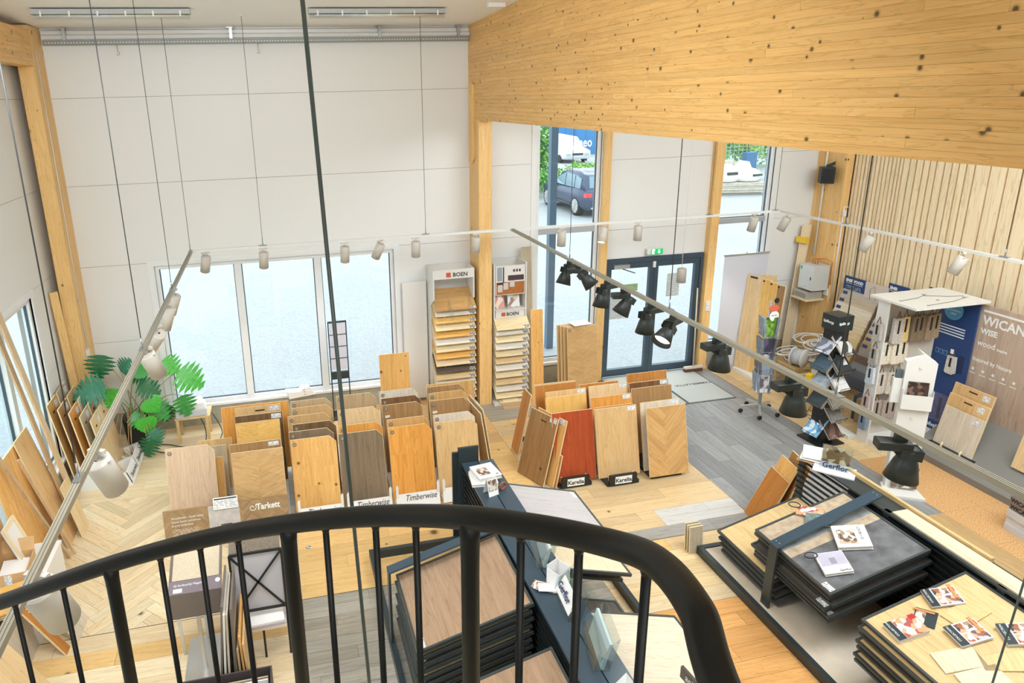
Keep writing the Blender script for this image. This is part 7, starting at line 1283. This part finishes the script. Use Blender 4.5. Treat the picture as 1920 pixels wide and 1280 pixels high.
# van and blue container with lettering
van = thing('van', 'white van seen over the hedge', 'van', (21.05, 48.6, G0), 0); M_van = mat('van_white', S(236, 238, 240), 0.3)
loft([(-2.6, [(0.9, 0.35), (0.98, 0.6), (0.95, 0.95), (0.85, 1.05)]), (-1.7, [(0.98, 0.3), (1.0, 0.7), (0.97, 1.1), (0.85, 1.2)]), (-0.8, [(1.0, 0.3), (1.0, 0.8), (0.95, 1.5), (0.75, 2.0)]), (2.5, [(1.0, 0.3), (1.0, 0.8), (0.97, 1.6), (0.8, 2.1)])], M_van, 'body', van); MB().add([(-0.85, -1.62, 1.22), (0.85, -1.62, 1.22), (0.7, -0.92, 1.86), (-0.7, -0.92, 1.86), (0, -1.3, 1.3)], [(0, 1, 2, 3)]).build('windscreen', mat('van_windscreen', S(176, 190, 196), 0.1), van)
for s_ in (-1, 1): MB().box(s_ * 0.7 - 0.16, s_ * 0.7 + 0.16, -2.63, -2.5, 0.62, 0.8).build('headlight', mat('headlight', S(180, 190, 196), 0.2), van); t1 = MB().lathe([(0.2, -0.1), (0.34, -0.1), (0.34, 0.1), (0.2, 0.1)], 20); t1.xf(Matrix.Rotation(PI / 2, 4, 'Y')); t1.build('wheel', M_ty, van, (s_ * 0.9, -1.7, 0.34)); t1 = MB().lathe([(0.2, -0.1), (0.34, -0.1), (0.34, 0.1), (0.2, 0.1)], 20); t1.xf(Matrix.Rotation(PI / 2, 4, 'Y')); t1.build('wheel', M_ty, van, (s_ * 0.9, 1.6, 0.34))
MB().box(-0.4, 0.4, -2.64, -2.58, 0.66, 0.82).build('grille', M_dgrey, van)
ct = thing('container', 'blue container with large white letters behind the van', 'container', (26.0, 52.5, G0)); MB().box(-4, 6, 0, 2.4, 0, 2.3).build('body', mat('container_blue', S(60, 130, 186), 0.5), ct); MB().box(-4, 6, -0.02, 2.42, 2.3, 2.7).build('roof_band', mat('container_red', S(200, 60, 70), 0.5), ct); text('neo', 1.05, M_paper, ct, (-1.95, -0.04, 0.62), extr=0.01, bold=0.02, sx=0.72)
for k in range(12): MB().box(-3.9 + k * 0.85, -3.85 + k * 0.85, -0.03, 0, 0.02, 2.28).build('rib', mat('container_blue', S(60, 130, 186), 0.5), ct)
van.scale = (1, 1, 0.86)
# timber pallets, bags, tank, fence outside the right window
pal = thing('pallet_stack', 'pallet stacked with weathered boards outside the right window', 'pallet', (21.3, 29.0, G0), -0.25)
for k in range(3): MB().box(-1.0, 1.0, -0.6 + 0.5 * k, -0.5 + 0.5 * k, 0, 0.12).build('skid', mat('pallet_grey', S(140, 140, 132), 0.8), pal)
for k in range(7): MB().box(-1.05 + 0.02 * (k % 3), 1.1 - 0.03 * (k % 2), -0.65, 0.6, 0.13 + k * 0.065, 0.18 + k * 0.065).build('board', mat('weathered_%d' % (k % 3), (S(206, 196, 176), S(190, 182, 166), S(222, 214, 200))[k % 3], 0.8, var=0.15), pal)
for i, (x, y, z, sx, sz, d) in enumerate(((20.7, 29.2, 0.45, 0.75, 0.75, 'big white sack on the board pallet, left one'), (21.8, 29.0, 0.45, 0.7, 0.55, 'smaller white sack on the board pallet, right one'))):
    o = thing('white_sack', d, 'sack', (x, y, z), 0.2 * i, 'white sacks on the pallet'); MB().lathe([(sx * 0.9, 0), (sx, sz * 0.2), (sx * 0.95, sz * 0.7), (sx * 0.55, sz), (0.05, sz * 1.05)], 8).build('sack_body', mat('sack_white', S(232, 234, 236), 0.7), o); MB().box(-0.2, 0.3, -sx - 0.0, -sx * 0.86, sz * 0.45, sz * 0.62).build('print', M_dgrey, o)
tp = MB().prism([(-0.7, 0), (0.7, 0), (0.35, 0.9), (0.1, 1.35), (-0.3, 0.8)], -0.4, 0.4, 'Y').build('tarpaulin', mat('tarp_white', S(226, 230, 232), 0.6), None, (22.6, 30.4, G0)); tag(tp, 'white tarpaulin draped to a peak behind the pallet', 'tarpaulin')
for i in range(5): o = MB().bar((19.0, 30.2 + 0.12 * i, 1.45 + 0.06 * i), (23.0, 31.4, 0.75 + 0.08 * i), 0.12, 0.05).build('long_timber', mat('weathered_0', S(206, 196, 176), 0.8)); tag(o, '%s long timber sloping behind the white sacks' % ('lowest', 'second', 'third', 'fourth', 'topmost')[i], 'timber', 'long timbers outside')
tk = thing('water_tank', 'white plastic tub beside the board pallet', 'tub', (23.0, 28.3, G0)); MB().lathe([(0.42, 0), (0.5, 0.05), (0.55, 0.75), (0.58, 0.8), (0.5, 0.8)], 24).build('tub', mat('tub_white', S(224, 234, 238), 0.4), tk)
fe = thing('wire_fence', 'tall wire mesh fence beyond the pallets', 'fence', (25.0, 33.0, G0)); mb = MB()
for k in range(40): mb.box(-5 + k * 0.25, -4.98 + k * 0.25, 0, 0.02, 0, 2.6)
for k in range(14): mb.box(-5, 5, 0, 0.02, k * 0.2, k * 0.2 + 0.02)
f_ = mb.build('mesh', mat('fence_green', S(150, 180, 172), 0.5), fe); f_['kind'] = 'stuff'
for k in range(5): MB().box(-5 + k * 2.4, -4.94 + k * 2.4, 0.02, 0.08, 0, 2.7).build('post', M_dgrey, fe)
bl = MB().box(24.2, 24.8, 32.2, 32.6, G0, 1.4).build('blue_barrel_stack', mat('crate_blue', S(60, 110, 150), 0.5)); tag(bl, 'blue crate standing at the wire fence', 'crate')
for i, (x, y, h) in enumerate(((22.0, 38.5, 3.6), (26.0, 38.5, 3.2), (30.0, 39.0, 3.0))): shrub('bush', ('left tall bush behind the wire fence', 'middle tall bush behind the wire fence', 'right tall bush behind the wire fence')[i], 'bush', (x, y, G0), 2.4, 1.4, h, 3000, LY if i else LG, 0.14, 'bushes behind the fence', False)
